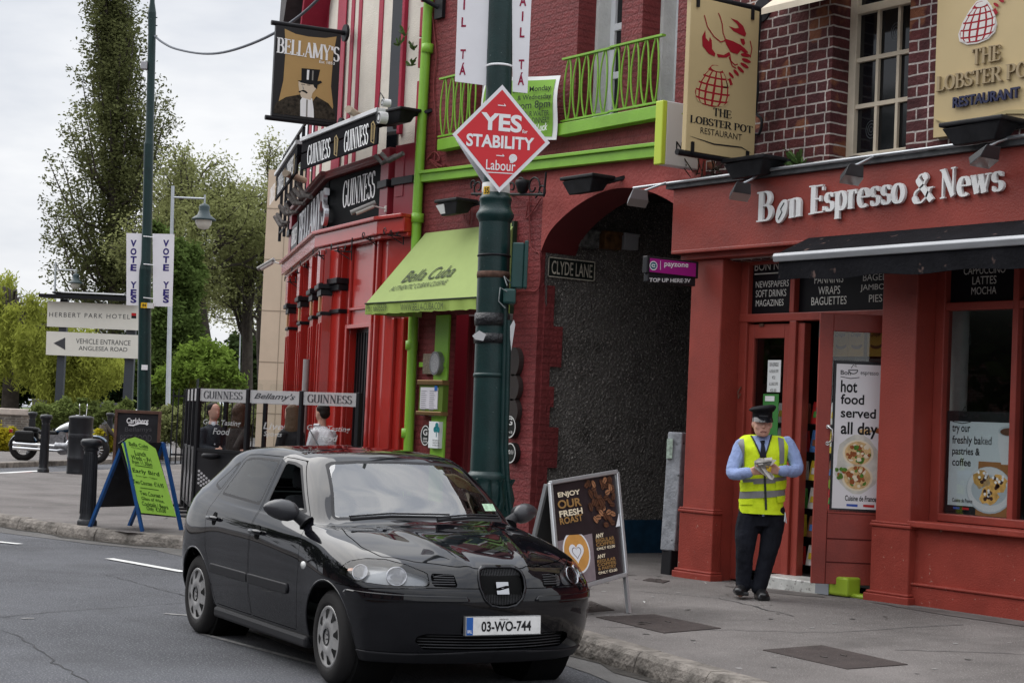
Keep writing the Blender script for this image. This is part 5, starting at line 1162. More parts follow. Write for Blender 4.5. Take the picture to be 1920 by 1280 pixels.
# grey downpipe and weeds on the upper wall
m=MB();u=5.0;m.tube([PCp.p(u,.0,.2),PCp.p(u,PCp.hit(597,668,.2)[1],.2)],.045,10);tag(m.build('flue_pipe',mat('grey_flue',(.32,.3,.29),.5,.2)),'grey upright pipe standing against the red pub pilasters','pipe')
for i,(px,py,l) in enumerate(((765,68,'weed sprouting from the cream quoins beside the green drainpipe, highest of four'),(752,87,'weed sprouting from the crimson trim of the pub wall, left of the others'),(778,95,'weed sprouting from the quoins, closest to the green drainpipe'),(776,125,'weed sprouting from the quoins, lowest of four'))): weed(F0.p(*F0.hit(px,py,.0),.03),16,.10,l,20+i)
# pale stone block beyond the pub
SB=thing('stone_building','pale cream stone clad building behind the far end of the pub','building',(-36,9,.14))
stone=mat('cream_stone_cladding',(.62,.5,.37),.7,var=.07,vs=1.2);jo=mat('stone_joint',(.33,.27,.2),.8)
d=39.5;a=atD(504,318,d);b=atD(499,735,d);ax=Vector((rx,nx,0));SPl=Pl((a.x,a.y,0),ax);ztop=a.z
m=MB();m.pbox(SPl,0,5,0,ztop,0,-6);m.build('wall',stone,SB)
m=MB();z=ztop-.9;
while z>0: m.pbox(SPl,0.002,5,z,z+.02,0,.006);z-=1.17
for u in (.42,1.25,2.1): m.pbox(SPl,u,u+.015,0,ztop,.0,.0065)
m.build('cladding_joints',jo,SB)
# ================================================================ poles, lamps, bollards, boards
UR=Vector((rx,nx,0))
def facing(p,u=UR): return Pl((p[0],p[1],0),u)
poleg=mat('dark_green_pole_paint',(.006,.026,.025),.34,spec=.4,var=.25,vs=4,bump=.15,bs=60,speck=(38,.72,(.12,.16,.15)))
poleg2=mat('dark_green_box_paint',(.012,.05,.046),.4,var=.15,vs=5)
corr=mat('sign_corriboard',(.78,.77,.79),.45,var=.04,vs=2)
# --- main tramway pole
Pb=Vector((-12.66,-2.75,.16));Pt=Vector((-12.81,-2.75,5.47));Pd=(Pt-Pb).normalized()
mp_=thing('tram_pole','tall dark green ornate pole at the kerb carrying the red diamond sign','pole',Pb)
def zat(py): return onY(925,py,-2.75).z
def pax(z): return Pb+Pd*((z-Pb.z)/Pd.z)
Mx=Matrix.Rotation(math.atan2(Pd.x,Pd.z),4,'Y').to_3x3()
def plathe(mb,prof,n=28,m=0,smooth=True): mb.lathe([(r,z-Pb.z) for r,z in prof],Pb,n,m,Mx,smooth)
zc=zat(404);zr=zat(376);zb_=zat(893)
m=MB();plathe(m,[(.160,zb_),(.152,zat(800)),(.146,zat(600)),(.142,zc-.02)]);m.build('lower_shaft',poleg,mp_)
m=MB();plathe(m,[(.142,zc-.07),(.15,zc-.05),(.168,zc-.02),(.170,zc+.01),(.155,zc+.035),(.146,zc+.05),(.140,zc+.08),(.142,zr-.01),(.148,zr),(.142,zr+.025),(.128,zr+.04),(.122,zr+.1)]);m.build('collar',poleg,mp_)
m=MB();plathe(m,[(.118,zr+.1),(.116,5.5),(.112,7.2),(.09,7.3),(.085,9.5)]);m.build('upper_shaft',poleg,mp_)
m=MB();plathe(m,[(.30,.12),(.30,.35),(.28,.40),(.26,.45),(.235,zb_-.35),(.20,zb_-.28),(.21,zb_-.18),(.20,zb_-.08),(.19,zb_-.03),(.20,zb_),(.18,zb_+.02),(.16,zb_+.04)],20)
for k in range(12):
    t=k*math.pi/6;c,s_=math.cos(t),math.sin(t);b=pax(zb_-.32)
    for w_ in (-.5,.5):
        tt=t+w_*.18;m.tube([b+Vector((.2*math.cos(tt),.2*math.sin(tt),0)),b+Vector((.225*math.cos(t),.225*math.sin(t),.12)),b+Vector((.20*math.cos(t),.20*math.sin(t),.24)),b+Vector((.235*math.cos(t),.235*math.sin(t),.30))],[.02,.022,.016,.012],6)
m.build('pole_base',poleg,mp_)
FPm=facing(Pb)
def band(py0,py1,r,mt,name):
    m=MB();plathe(m,[(r-.004,zat(py1)),(r,zat(py1)),(r+.003,(zat(py0)+zat(py1))/2),(r,zat(py0)),(r-.004,zat(py0))]);return m.build(name,mt,mp_)
tape=mat('black_plastic_wrap',(.012,.012,.014),.35,bump=.8,bs=40)
band(588,611,.158,tape,'plastic_wrap');band(626,644,.158,tape,'plastic_wrap');band(478,482,.149,black,'cable_tie');band(510,522,.148,mat('rusty_band',(.1,.055,.04),.8,var=.4,vs=20),'rusty_band')
band(700,708,.154,poleg,'pole_ring');band(345,372,.124,mat('white_band',(.6,.6,.58),.5),'number_band');band(126,130,.121,letw,'cable_tie');band(-4,0,.121,letw,'cable_tie')
u,v=FPm.hit(911,356,.0);m=MB();
def onpole(u,v,r,n=.002):   # bend a flat mark round the pole
    ax=pax(v);uu=u-FPm.hit(*[0,0],0)[0]*0;c=(ax-FPm.O).dot(FPm.U);a=(u-c)/r;a=max(-1.5,min(1.5,a));return ax+FPm.U*(r+n)*math.sin(a)+FPm.N*(r+n)*math.cos(a)
V=[];a0=FPm.hit(902,365);a1=FPm.hit(918,350)
for i in range(7):
    uu=a0[0]+(a1[0]-a0[0])*i/6;V+=[onpole(uu,a0[1],.126),onpole(uu,a1[1],.126)]
m.add(V,[(2*i,2*i+2,2*i+3,2*i+1) for i in range(6)],0,True);nb=m.build('number_plate',mat('yellow_plate',(.7,.42,.02),.5),mp_)
m=MB();g,f,wh=glyphs('35',.02);sx=(a1[0]-a0[0])*.7/wh[0];sy=(a1[1]-a0[1])*.7/wh[1];m.add([onpole(a0[0]+.25*(a1[0]-a0[0])+q[0]*sx,a0[1]+.15*(a1[1]-a0[1])+q[1]*sy,.126,.005) for q in g],f);m.build('number',ink,nb)
m=MB()
for uo,z1 in ((.115,zat(560)),(.15,zat(600))):
    r_=.025;P=[pax(z)+FPm.U*uo+FPm.N*.1 for z in (.2,zb_+.05,z1)];P[0]+=FPm.U*.08;m.tube([P[0],P[0]+Vector((0,0,.5)),P[1]+FPm.U*.03+Vector((0,0,-.1)),P[1]+Vector((0,0,.2)),P[2]],r_,8)
m.build('conduit',poleg,mp_)
m=MB();a=FPm.hit(958,540,.1);b=FPm.hit(984,456,.1);m.pbox(FPm,a[0],b[0],a[1],b[1],.0,.15);m.pbox(FPm,b[0],b[0]+.035,a[1]-.0,b[1]+.02,-.02,.17);bx_=m.build('junction_box',poleg2,mp_,bevel=.012)
m=MB();a=FPm.hit(943,574,.1);b=FPm.hit(968,542,.1);m.pbox(FPm,a[0],b[0],a[1]+.02,b[1],.02,.17);m.build('small_box',poleg2,mp_,bevel=.02)
m=MB();m.tube([FPm.p(a[0]+.03,b[1]-.03,.17),FPm.p(a[0]-.03,b[1]-.0,.19),FPm.p(a[0]-.04,b[1]-.12,.19),FPm.p(a[0]+.02,a[1]-.02,.17)],.006,6);m.tube([FPm.p(b[0]-.05,b[1]+.05,.1),FPm.p(a[0]-.0,b[1]+.1,.17),FPm.p(a[0]+.03,b[1]+.02,.17)],.006,6);m.build('cable_loop',mat('grey_cable',(.2,.22,.22),.5),mp_)
m=MB();a=FPm.hit(967,612,.16);pp=[(0,0),(.03,.06),(.045,.02),(.03,-.12),(.02,-.22),(.005,-.1)];m.poly(FPm,[(a[0]+x-.05,a[1]+y) for x,y in pp],.165);m.add([FPm.p(a[0]-.38+x,a[1]-.10+y,.17) for x,y in ((0,0),(.06,.05),(.12,.02),(.1,-.04),(.03,-.03))],[(0,1,2,3,4)]);m.build('torn_wrap',mat('pale_plastic',(.5,.5,.5),.4),mp_)
# --- red diamond poster
DP=facing(pax(3.9)).off(.17);Dq=[DP.hit(*p) for p in ((942,159),(1031,268),(936,361),(848,252))]
dn=thing('diamond_sign','red diamond referendum poster with white lettering tied to the green pole','sign',DP.p(*Dq[2]))
m=MB();m.prism(DP,Dq,-.006,0);m.build('sign_board',corr,dn)
cD=[sum(q[i] for q in Dq)/4 for i in (0,1)];m=MB();m.poly(DP,[(cD[0]+(q[0]-cD[0])*.905,cD[1]+(q[1]-cD[1])*.905) for q in Dq],.002);m.build('sign_face',mat('poster_red',(.62,.022,.03),.45,var=.04,vs=3),dn)
m=MB()
for t,p0,p1,p2,kw in (('YES',(901,243),(978,250),(903,210),dict(bold=.035)),('STABILITY',(874,274),(1001,283),(876,250),dict(bold=.03)),('for',(979,250),(989,251),(979,243),dict(bold=.02)),('Labour',(911,318),(966,322),(912,299),dict(bold=.006))): tquad(m,DP,t,p0,p1,p2,n=.005,**kw)
a=DP.hit(911,323);b=DP.hit(963,326);m.stroke(DP,[a,b],.008,.005)
a=DP.hit(962,297)
for r_,k in ((.036,9),(.024,7),(.012,5)): m.ring(DP,a[0],a[1],r_,r_,.011,.005+.0005*k)
blob(m,DP,a[0]-.01,a[1]-.03,.02,.0055,0,random.Random(1),8)
for px,py in ((941,198),(938,292)): a=DP.hit(px,py);m.stroke(DP,[(a[0]-.035,a[1]),(a[0]+.035,a[1]-.004)],.008,.008);m.stroke(DP,[(a[0]+.02,a[1]+.012),(a[0]+.035,a[1]-.004)],.006,.008)
m.build('lettering',letw,dn)
DB=Pl(pax(3.9)-FPm.N*.14,(rx*.75-.28,nx*.75+.0,0));q=[DB.hit(*p) for p in ((915,160),(985,262),(925,362),(851,250))]
q=[(DB.hit(925,170)),(DB.hit(1010,268)),(DB.hit(914,356)),(DB.hit(855,262))]
bk=thing('diamond_sign','white backed diamond poster behind the red one, only its edge showing','sign',DB.p(*q[2]));m=MB();m.prism(DB,q,-.006,0);m.build('sign_board',corr,bk)
# --- two tall white boards
maro=mat('poster_maroon',(.28,.012,.05),.5)
def board(px,letters,lx,label):
    pl=facing(pax(5)).off(.02 if lx<930 else .05);q=[pl.hit(*p) for p in px];r=thing('vote_board',label,'sign',pl.p(*q[2]),'white vote boards on the green pole')
    m=MB();m.prism(pl,q,-.006,0);m.build('sign_board',corr,r);m=MB()
    for ch,yb,yt,w_ in letters: tquad(m,pl,ch,(lx-w_/2-(yb-100)*.025,yb),(lx+w_/2-(yb-100)*.025,yb),(lx-w_/2-(yb-100)*.025,yt),n=.003,bold=.03)
    m.build('lettering',maro,r)
board([(860,-60),(922,-60),(915,161),(853,153)],[('F',-50,-72,10),('A',-18,-38,12),('I',19,0,3),('L',51,33,9),('T',111,93,10),('Á',141,118,12)],868,'white board with vertical maroon letters on the left side of the green pole')
board([(960,-60),(999,-60),(989,175),(961,172)],[('F',-25,-45,10),('A',12,-8,13),('I',40,22,3),('L',71,52,9),('T',130,112,10),('Á',160,136,12)],978,'narrow white board with vertical maroon letters on the right side of the green pole')
# --- left pole with its boards
LB_=Vector((-32.7,2.8,.14));LPl=facing(LB_)
lp=thing('tram_pole','slim dark green pole with two vote boards and a cable at its top','pole',LB_)
def lpt(px,py): u,v=LPl.hit(px,py);return LPl.p(u,v)
m=MB();m.tube([lpt(268,905),lpt(270,760),lpt(272,520),lpt(273,505)],[.145,.135,.122,.125],16);m.build('lower_shaft',poleg,lp)
m=MB();m.tube([lpt(273,506),lpt(274,490),lpt(277,380),lpt(279,270)],[.125,.10,.098,.095],16);m.build('middle_shaft',poleg,lp)
m=MB();m.tube([lpt(279,271),lpt(280,262),lpt(283,150),lpt(285,62),lpt(285,25)],[.1,.082,.08,.078,.085],14);m.tube([lpt(285,25),lpt(285.5,5),lpt(286,-60)],[.085,.05,.04],12)
for py in (33,48): a=lpt(285,py);m.tube([a-UR*.11,a+UR*.11],.012,6)
m.build('upper_shaft',poleg,lp)
m=MB();a=lpt(270,124);m.pbox(LPl,*[LPl.hit(265,133)[0],LPl.hit(277,133)[0]],LPl.hit(270,131)[1],LPl.hit(270,117)[1],-.06,.1);m.build('pole_box',mat('pale_box',(.36,.36,.37)),lp,bevel=.01)
m=MB();P=[lpt(x,y) for x,y in ((284,66),)];m.tube([lpt(272,150),lpt(269,160),lpt(271,167),lpt(274,160)],.006,5);m.build('pole_wire',black,lp)
m=MB();a=LPl.hit(264,577,.13);b=LPl.hit(287,568,.13);m.pbox(LPl,a[0],b[0],a[1],b[1],.0,.135);nb=m.build('number_band',mat('white_band',(.6,.6,.58)),lp);m=MB();b2=LPl.hit(276,568,.137);m.pbox(LPl,a[0],b2[0],a[1],b[1],.135,.139);nb2=m.build('number_plate',bpy.data.materials['yellow_plate'],nb);m=MB();text(m,LPl,'84',a[0]+.03,a[1]+.025,b2[0]-a[0]-.05,b[1]-a[1]-.05,n=.141,bold=.02);o=m.build('number',ink,nb)
m=MB();a=LPl.hit(265,693,.14);b=LPl.hit(277,684,.14);m.pbox(LPl,a[0],b[0],a[1],b[1],.13,.143);m.build('sticker',letw,lp)
navy=mat('poster_navy',(.035,.025,.16),.5);pinkt=mat('poster_pink_tint',(.72,.6,.62),.5)
def vboard(x0,x1,xb0,xb1,yt,yb,lx,label,n0):
    pl=LPl.off(n0);q=[pl.hit(x0,yt),pl.hit(x1,yt+1),pl.hit(xb1,yb+1),pl.hit(xb0,yb)];r=thing('vote_board',label,'sign',pl.p(*q[2]),'vote boards on the slim pole')
    m=MB();m.prism(pl,q,-.008,0);b=m.build('sign_board',corr,r)
    for i,ch in enumerate('VOTE YES'):
        if ch==' ':continue
        ys=[456,471.5,486.5,501.5,0,534,548.5,561.5][i];m=MB();m2=[(lx-5.6,ys+6.4),(lx+5.6,ys+6.8),(lx-5.6,ys-6.4)];tquad(m,pl,ch,*m2,n=.003,bold=.045);m.build('lettering',navy,b)
    return r
vboard(237,271,237,265,437,572,250,'white vote yes board on the left side of the slim green pole',.02)
vboard(286,327,287,323,438,574,311,'white vote yes board on the right side of the slim green pole',.05)
m=MB()
for py in (443,495,558):
    a=LPl.hit(269,py,.13);b=LPl.hit(288,py+2,.13);m.tube([LPl.p(a[0],a[1],.13),LPl.p((a[0]+b[0])/2,(a[1]+b[1])/2,.15),LPl.p(b[0],b[1],.13)],.01,5)
tag(m.build('cable_tie',letw),'white plastic ties holding the vote boards to the slim green pole','cable ties')
# cable from the slim pole to the pub
P=[((290,68),34.9),((305,80),34.3),((330,92),33.2),((380,101),31.2),((430,96),29.2),((500,70),26.4),((565,28),24.2),((620,-25),23.1)]
m=MB();m.tube([Vector(p) for p in smooth_pts([tuple(atD(*a,d)) for a,d in P],5)],.022,6);tag(m.build('overhead_cable',mat('grey_overhead_cable',(.09,.1,.12),.6)),'dark cable sagging across the sky from the slim green pole to the pub','cable')
# --- street lamps
def lamp(px,ptop,pgx,d,label,armlen=.95,flip=1,sticker=None):
    a=atD(px,ptop,d);g=atD(pgx,760,d);z0=.12;base=Vector((g.x,g.y,z0));top=Vector((a.x,a.y,a.z))
    # keep the foot under the head along the photo's slight lean
    r=thing('street_lamp',label,'street lamp',base,'grey street lamps with hanging lanterns')
    gm=steel;Z=lambda t: base.lerp(top,t)
    m=MB();m.tube([base,Z(.12),Z(.13),Z(.6),Z(.61),top+Vector((0,0,.35))],[.11,.10,.075,.07,.055,.05],12);m.lathe([(.17,0),(.15,.15),(.11,.3)],base,12);m.build('post',gm,r)
    ah=top+Vector((0,0,.0));e=ah+UR*armlen*flip;m=MB();m.tube([ah,e],.03,8);m.tube([e+Vector((0,0,.12)),e+Vector((0,0,-.2))],.03,8);m.build('arm',gm,r)
    m=MB();m.lathe([(.05,-.15),(.14,-.2),(.17,-.26),(.15,-.36),(.17,-.4),(.2,-.5),(.36,-.62),(.38,-.66),(.34,-.67)],e,18);ln_=m.build('lantern',mat('dark_lantern',(.02,.04,.045),.4),r)
    m=MB();m.lathe([(.25,-.67),(.24,-.78),(.16,-.92),(.0,-.96)],e,16);m.build('lantern_glass',mat('lantern_bowl',(.55,.52,.47),.25),ln_)
    return r,base,top
lamp(323,370,318,53,'grey street lamp rising behind the right hand vote board',armlen=1.0)
_,b2,t2=lamp(104,505,96,87,'grey street lamp rising behind the hotel sign',armlen=1.05)
lamp(281,582,279,124,'distant grey street lamp whose lantern shows just right of the slim green pole',armlen=.7)
lamp(451,607,448,143,'distant grey street lamp before the bare trees beside the pale stone building',armlen=.95)
ps=facing(b2);a=ps.hit(95,699,.1);b=ps.hit(108,677,.1);m=MB();m.pbox(ps,a[0],b[0],a[1],b[1],.1,.13);q_=thing('direction_sign','small green and white sign on the lamp post under the hotel sign','sign',ps.p(a[0],a[1],.1));m.build('sign_board',letw,q_);m=MB();
for f0,f1 in ((.1,.45),(.55,.9)): m.pbox(ps,a[0]+.06,b[0]-.06,a[1]+(b[1]-a[1])*f0,a[1]+(b[1]-a[1])*f1,.13,.135)
m.build('sign_panel',mat('sign_green',(.01,.4,.22),.5),q_)
# --- hotel sign
d=58.;hp=facing(atD(170,760,d))
hr=thing('hotel_sign','cream two panel hotel sign on dark posts with a lamp canopy above','sign',hp.p(hp.hit(170,780)[0],.12))
def hq(mb,x0,y0,x1,y1,n0,n1,m=0):
    a=hp.hit(x0,y1);b=hp.hit(x1,y0);mb.prism(hp,[hp.hit(*p) for p in (x0,y0)and((x0,y0),(x1,y0+(x1-x0)*.044),(x1-(y1-y0)*.03,y1+(x1-x0)*.044),(x0-(y1-y0)*.03,y1))],n0,n1,m)
sc_=mat('sign_cream',(.68,.65,.58),.5,var=.04,vs=2)
m=MB();hq(m,91,565,264,612,0,.12);p1=m.build('sign_panel',sc_,hr);m=MB();hq(m,89,621,262,665,0,.12);p2=m.build('sign_panel',sc_,hr)
m=MB();hq(m,80,552,262,558,-.2,.5);hq(m,104,548,240,551,-.1,.4,0);m.build('canopy',black,hr);m=MB();hq(m,122,547.5,238,550,-.05,.45);m.build('canopy_lamp',letw,hr)
for x0,x1,xb in ((110,124,2),(237,254,3)):
    m=MB();a=hp.hit(x0,610);b=hp.hit(x1,610);m.pbox(hp,a[0],b[0],.1,hp.hit(x0,560)[1],-.25,-.02);m.build('post',mat('sign_post_grey',(.055,.06,.07),.5),hr)
m=MB();serif_=[]
tquad(m,hp,'HERBERT PARK HOTEL',(94,594),(245,598.5),(94,585.5),n=.125,spacing=1.25)
m.build('lettering',mat('sign_grey_ink',(.06,.06,.065),.5),p1)
m=MB();hq(m,248,587,257,592,.121,.125,0);hq(m,248,592,257,597,.121,.125,1);m.build('emblem',[mat('emblem_red',(.5,.02,.02),.5),ink],p1)
m=MB();tquad(m,hp,'VEHICLE ENTRANCE',(144,644),(246,648),(144,634.5),n=.125);tquad(m,hp,'ANGLESEA ROAD',(149,656.5),(240,659.5),(149,648.5),n=.125);m.poly(hp,[hp.hit(102,643.5),hp.hit(124,656),hp.hit(124,633)],.125);m.build('lettering',mat('sign_grey_ink',(.06,.06,.065)),p2)
# --- bollards
bk_=mat('black_bollard_paint',(.012,.013,.016),.4,var=.3,vs=8,bump=.15,bs=50)
def bollard(px,py,topy,label):
    g=gnd(px,py);
    if py<860: g=onZ(px,py,.12)
    pl=facing(g);h=pl.hit(px,topy)[1]-g.z;r=thing('bollard',label,'bollard',g,'black iron bollards')
    m=MB();m.lathe([(.105,h*.07),(.095,h*.12),(.088,h*.5),(.08,h*.84),(.078,h*.86)],g,16)
    for k in range(16): t=k*math.pi/8;m.tube([g+Vector((.092*math.cos(t),.092*math.sin(t),h*.14)),g+Vector((.08*math.cos(t),.08*math.sin(t),h*.82))],.008,4)
    m.build('shaft',bk_,r);m=MB();m.lathe([(.128,-.02),(.13,h*.05),(.11,h*.075)],g,8);m.build('foot',bk_,r)
    m=MB();m.lathe([(.08,h*.85),(.1,h*.87),(.085,h*.89),(.105,h*.905),(.128,h*.925),(.13,h*.965),(.11,h*.99),(.0,h)],g,20);m.build('cap',bk_,r)
bollard(163,985,821,'large black fluted bollard standing beside the lime green menu board')
bollard(81,885,776,'black bollard standing on the near pavement left of the litter bin')
bollard(57,852,771,'black bollard across the side street in front of the motorcycle rear wheel')
bollard(203,849,773,'black bollard across the side street between the motorcycle and the beer chalkboard')
# --- litter bin
g=gnd(147,888);r=thing('litter_bin','round black litter bin with a slot near its top, in front of the motorcycle','bin',g);pl=facing(g);hb=pl.hit(147,779)[1]-g.z
m=MB();m.lathe([(.25,0),(.255,.04),(.25,.06),(.25,hb*.24),(.256,hb*.25),(.256,hb*.28),(.25,hb*.29),(.25,hb*.6),(.258,hb*.62),(.258,hb*.67),(.25,hb*.69)],g,28);m.build('bin_body',bk_,r)
m=MB();m.lathe([(.25,hb*.69),(.25,hb*.93),(.265,hb*.95),(.255,hb*.985),(.18,hb),(.0,hb*1.005)],g,28);b=m.build('bin_hood',bk_,r)
m=MB();V=[]
for i in range(8):
    t=-math.pi/2-.95+i*.16+math.atan2(ny,1)*0-.35
    c=Vector((.256*math.cos(t),.256*math.sin(t),0));V+=[g+c+Vector((0,0,hb*.75)),g+c+Vector((0,0,hb*.87))]
m.add(V,[(2*i,2*i+2,2*i+3,2*i+1) for i in range(7)]);m.build('bin_slot',mat('bin_slot_dark',(.002,.002,.002),.9),b)
m=MB()
for i,ch in enumerate('BRUSCAR'): pass
text(m,pl,'LITTER',-.12,hb*.62+g.z+.01,.24,.05,n=.262);text(m,pl,'DUBLIN',-.12,hb*.25+g.z,.24,.035,n=.262);m.build('bin_lettering',mat('dull_relief',(.05,.05,.055),.5),r)
# --- beer chalkboard
g=gnd(258,906);pl=facing(g);r=thing('chalkboard','brown framed beer chalkboard standing behind the lime green menu board','chalkboard',g)
wood=mat('brown_wood_frame',(.1,.055,.04),.6,var=.3,vs=9);cb=mat('chalkboard_slate',(.02,.02,.023),.6,var=.3,vs=4)
a=pl.hit(212,846);b=pl.hit(303,771);u0,u1=a[0],b[0];v1=b[1];v0=g.z+.05;m=MB()
for q in ((u0,u0+.055,v0,v1),(u1-.055,u1,v0,v1),(u0+.055,u1-.055,v1-.06,v1),(u0+.055,u1-.055,v0+.1,v0+.16)): m.pbox(pl,*q,-.03,.03)
m.build('frame',wood,r,bevel=.005);m=MB();m.pbox(pl,u0+.055,u1-.055,v0+.16,v1-.06,-.02,.0);s_=m.build('board',cb,r)
m=MB();a=pl.hit(237,797);tquad(m,pl,'Carlsberg',(237,796),(278,797),(237,783),n=.004,bold=.02,shear=.05);m.stroke(pl,[pl.hit(241,796),pl.hit(250,797),pl.hit(262,793),pl.hit(278,794)],.03,.006);m.build('lettering',letw,s_)
m=MB();tquad(m,pl,'Bellamys',(234,811),(284,811),(234,800),n=.004);tquad(m,pl,'BEST FOOD',(225,827),(284,827),(225,815),n=.004);m.build('chalk_lettering',mat('faint_chalk',(.075,.075,.08),.8),s_)
m=MB();m.beam(pl.p(u0+.1,v1-.1,-.05),pl.p(u0+.1,g.z,-.5),.04,.04);m.beam(pl.p(u1-.1,v1-.1,-.05),pl.p(u1-.1,g.z,-.5),.04,.04);m.build('stay',wood,r)
# --- lime green A-board
fl,fr,rl,rr_=[gnd(*p) for p in ((267,996),(340,993),(168,989),(243,985))]
ab=thing('menu_board','lime green restaurant A-board with blue legs standing at the kerb','A-board',(fl+fr+rl+rr_)/4)
top_l=(fl+rl)/2;top_r=(fr+rr_)/2
pl_=facing(top_l);
tl_=Vector((top_l.x,top_l.y,onY(230,828,top_l.y).z));tr_=Vector((top_r.x,top_r.y,tl_.z))
# put the ridge where the photo shows it
tl_=onY(232,828,top_l.y);tr_=onY(306,830,top_r.y);zz=(tl_.z+tr_.z)/2;tl_.z=tr_.z=zz
blue=mat('blue_timber_paint',(.006,.06,.2),.45,var=.2,vs=8)
m=MB();m.beam(tl_,fl,.05,.035);m.build('leg',blue,ab);m=MB();m.beam(tr_,fr,.05,.035);m.build('leg',blue,ab);m=MB();m.beam(tl_,rl,.05,.035);m.build('leg',blue,ab);m=MB();m.beam(tr_,rr_,.05,.035);m.build('leg',blue,ab)
dU=(fr-fl);W_=((tr_-tl_).length+dU.length)/2
AP=Pl(fl,dU,(tl_-fl));
hl=(tl_-fl).length
Q=lambda px,py: AP.hit(px,py)
m=MB();bd=[Q(237,830),Q(250,819),Q(266,812),Q(284,816),Q(305,831),Q(331,958),Q(266,962)]
AS=[Q(240,831),Q(252,820),Q(266,814),Q(282,818),Q(302,831),Q(330,957),Q(266,960)]
m.prism(AP,bd,-.02,.0);m.build('board',black,ab)
m=MB();m.poly(AP,AS,.012);sh=m.build('menu_sheet',mat('lime_banner',(.34,.62,.09),.6,var=.05,vs=4,bump=.2,bs=14),ab)
RP=Pl(rl,(rl-rr_)*-1,(tl_-rl));m=MB();e=.24;m.add([rl.lerp(tl_,e)+Vector((0,0,0)),rr_.lerp(tr_,e),tr_,tl_],[(0,1,2,3)]);m.build('rear_board',mat('chalkboard_slate',(.02,.02,.023)),ab)
m=MB();m.beam(fl.lerp(rl,.5)+Vector((0,0,.62)),fl.lerp(rl,.5)+Vector((0,0,.62))+(rl-fl)*.2,.01,.01);m.build('chain',black,ab)
m=MB();gi=mat('dark_green_ink',(.015,.05,.012),.6)
for t,x0,x1,yb,yt in (('Bella Cuba',254,288,832,825),('The Cuban Cuisine',257,287,836,833.5),('Lunch',263,283,849,840),('Weds – Fri',256,292,858,850),('from 11.30am',257,293,866,858.5),('Early Bird',257,305,885,875),('From 5pm - 7.30pm',262,300,891,887.5),('Two Courses  €16.95',256,311,904.5,896),('Two Courses +',267,309,925,917),('Glass of Wine,',269,310,935,928),('Cocktails / Beers',269,316,945,937),('Only  €20.00',277,312,955,945)):
    tquad(m,AP,t,(x0,yb),(x1,yb+.5),(x0-1.5,yt),n=.016,bold=.01)
for x0,x1,y in ((261,293,869),(268,301,911)): m.stroke(AP,[Q(x0,y),Q(x1,y)],.008,.016)
m.build('lettering',gi,sh)
# --- coffee A-board
fr=gnd(1179,1149);fl=gnd(1050,1164);rr_=gnd(1096,1133);rl=rr_+(fl-fr)
cbd=thing('coffee_board','silver framed coffee A-board on the pavement in front of the archway','A-board',(fl+fr+rl+rr_)/4)
mr_=(fr+rr_)/2;ml_=(fl+rl)/2;tr_=onY(1141,905,mr_.y);tl_=onY(1014,908,ml_.y);zz=(tl_.z+tr_.z)/2;tl_.z=tr_.z=zz
al=mat('satin_aluminium',(.55,.56,.57),.35,.7)
CPp=Pl(fl,(fr-fl),((tl_+tr_)-(fl+fr)));Q=lambda px,py:CPp.hit(px,py)
c4=[Q(1012,906),Q(1142,904),Q(1172,1097),Q(1043,1112)]
m=MB()
for a,b in ((0,1),(1,2),(2,3),(3,0)): m.beam(CPp.p(*c4[a],.01),CPp.p(*c4[b],.01),.035,.03,up=CPp.N)
m.build('frame',al,cbd,bevel=.006)
m=MB();m.beam(CPp.p(*c4[2],0),fr,.03,.03,up=CPp.N);m.build('leg',al,cbd);m=MB();m.beam(CPp.p(*c4[3],0),fl,.03,.03,up=CPp.N);m.build('leg',al,cbd)
e0=CPp.p(*c4[0],-.03);e1=CPp.p(*c4[1],-.03);f0=rl.lerp(e0,.2);f1=rr_.lerp(e1,.2)
m=MB()
for a,b in ((e0,f0),(e1,f1),(f0,f1)): m.beam(a,b,.03,.03)
m.build('rear_frame',al,cbd);m=MB();m.add([e0,e1,f1,f0],[(0,1,2,3)]);m.build('rear_board',mat('grey_back_board',(.06,.06,.062),.5),cbd)
m=MB();m.beam(f0,rl,.03,.03);m.build('leg',al,cbd);m=MB();m.beam(f1,rr_,.03,.03);m.build('leg',al,cbd)
def ci(s_,t,k=0): # inside the frame: s across, t down
    a=[c4[0][i]+(c4[1][i]-c4[0][i])*s_ for i in (0,1)];b=[c4[3][i]+(c4[2][i]-c4[3][i])*s_ for i in (0,1)];return (a[0]+(b[0]-a[0])*t,a[1]+(b[1]-a[1])*t)
cm=[mat('coffee_poster_dark',(.022,.014,.016),.35,var=.3,vs=6),mat('coffee_poster_mauve',(.2,.16,.17),.4,var=.3,vs=5),mat('bean_brown',(.085,.035,.018),.35,var=.5,vs=20),mat('bean_light',(.3,.14,.07),.35,var=.4,vs=20),mat('latte_tan',(.55,.27,.07),.4,var=.15,vs=9),mat('milk_white',(.72,.72,.74),.4),mat('bean_black',(.02,.01,.008),.5)]
m=MB();R4=lambda s0,s1,t0,t1:[ci(s0,t0),ci(s1,t0),ci(s1,t1),ci(s0,t1)]
m.poly(CPp,R4(.03,.97,.02,.98),.003,0);m.poly(CPp,R4(.03,.55,.54,.975),.005,1)
rk=random.Random(9)
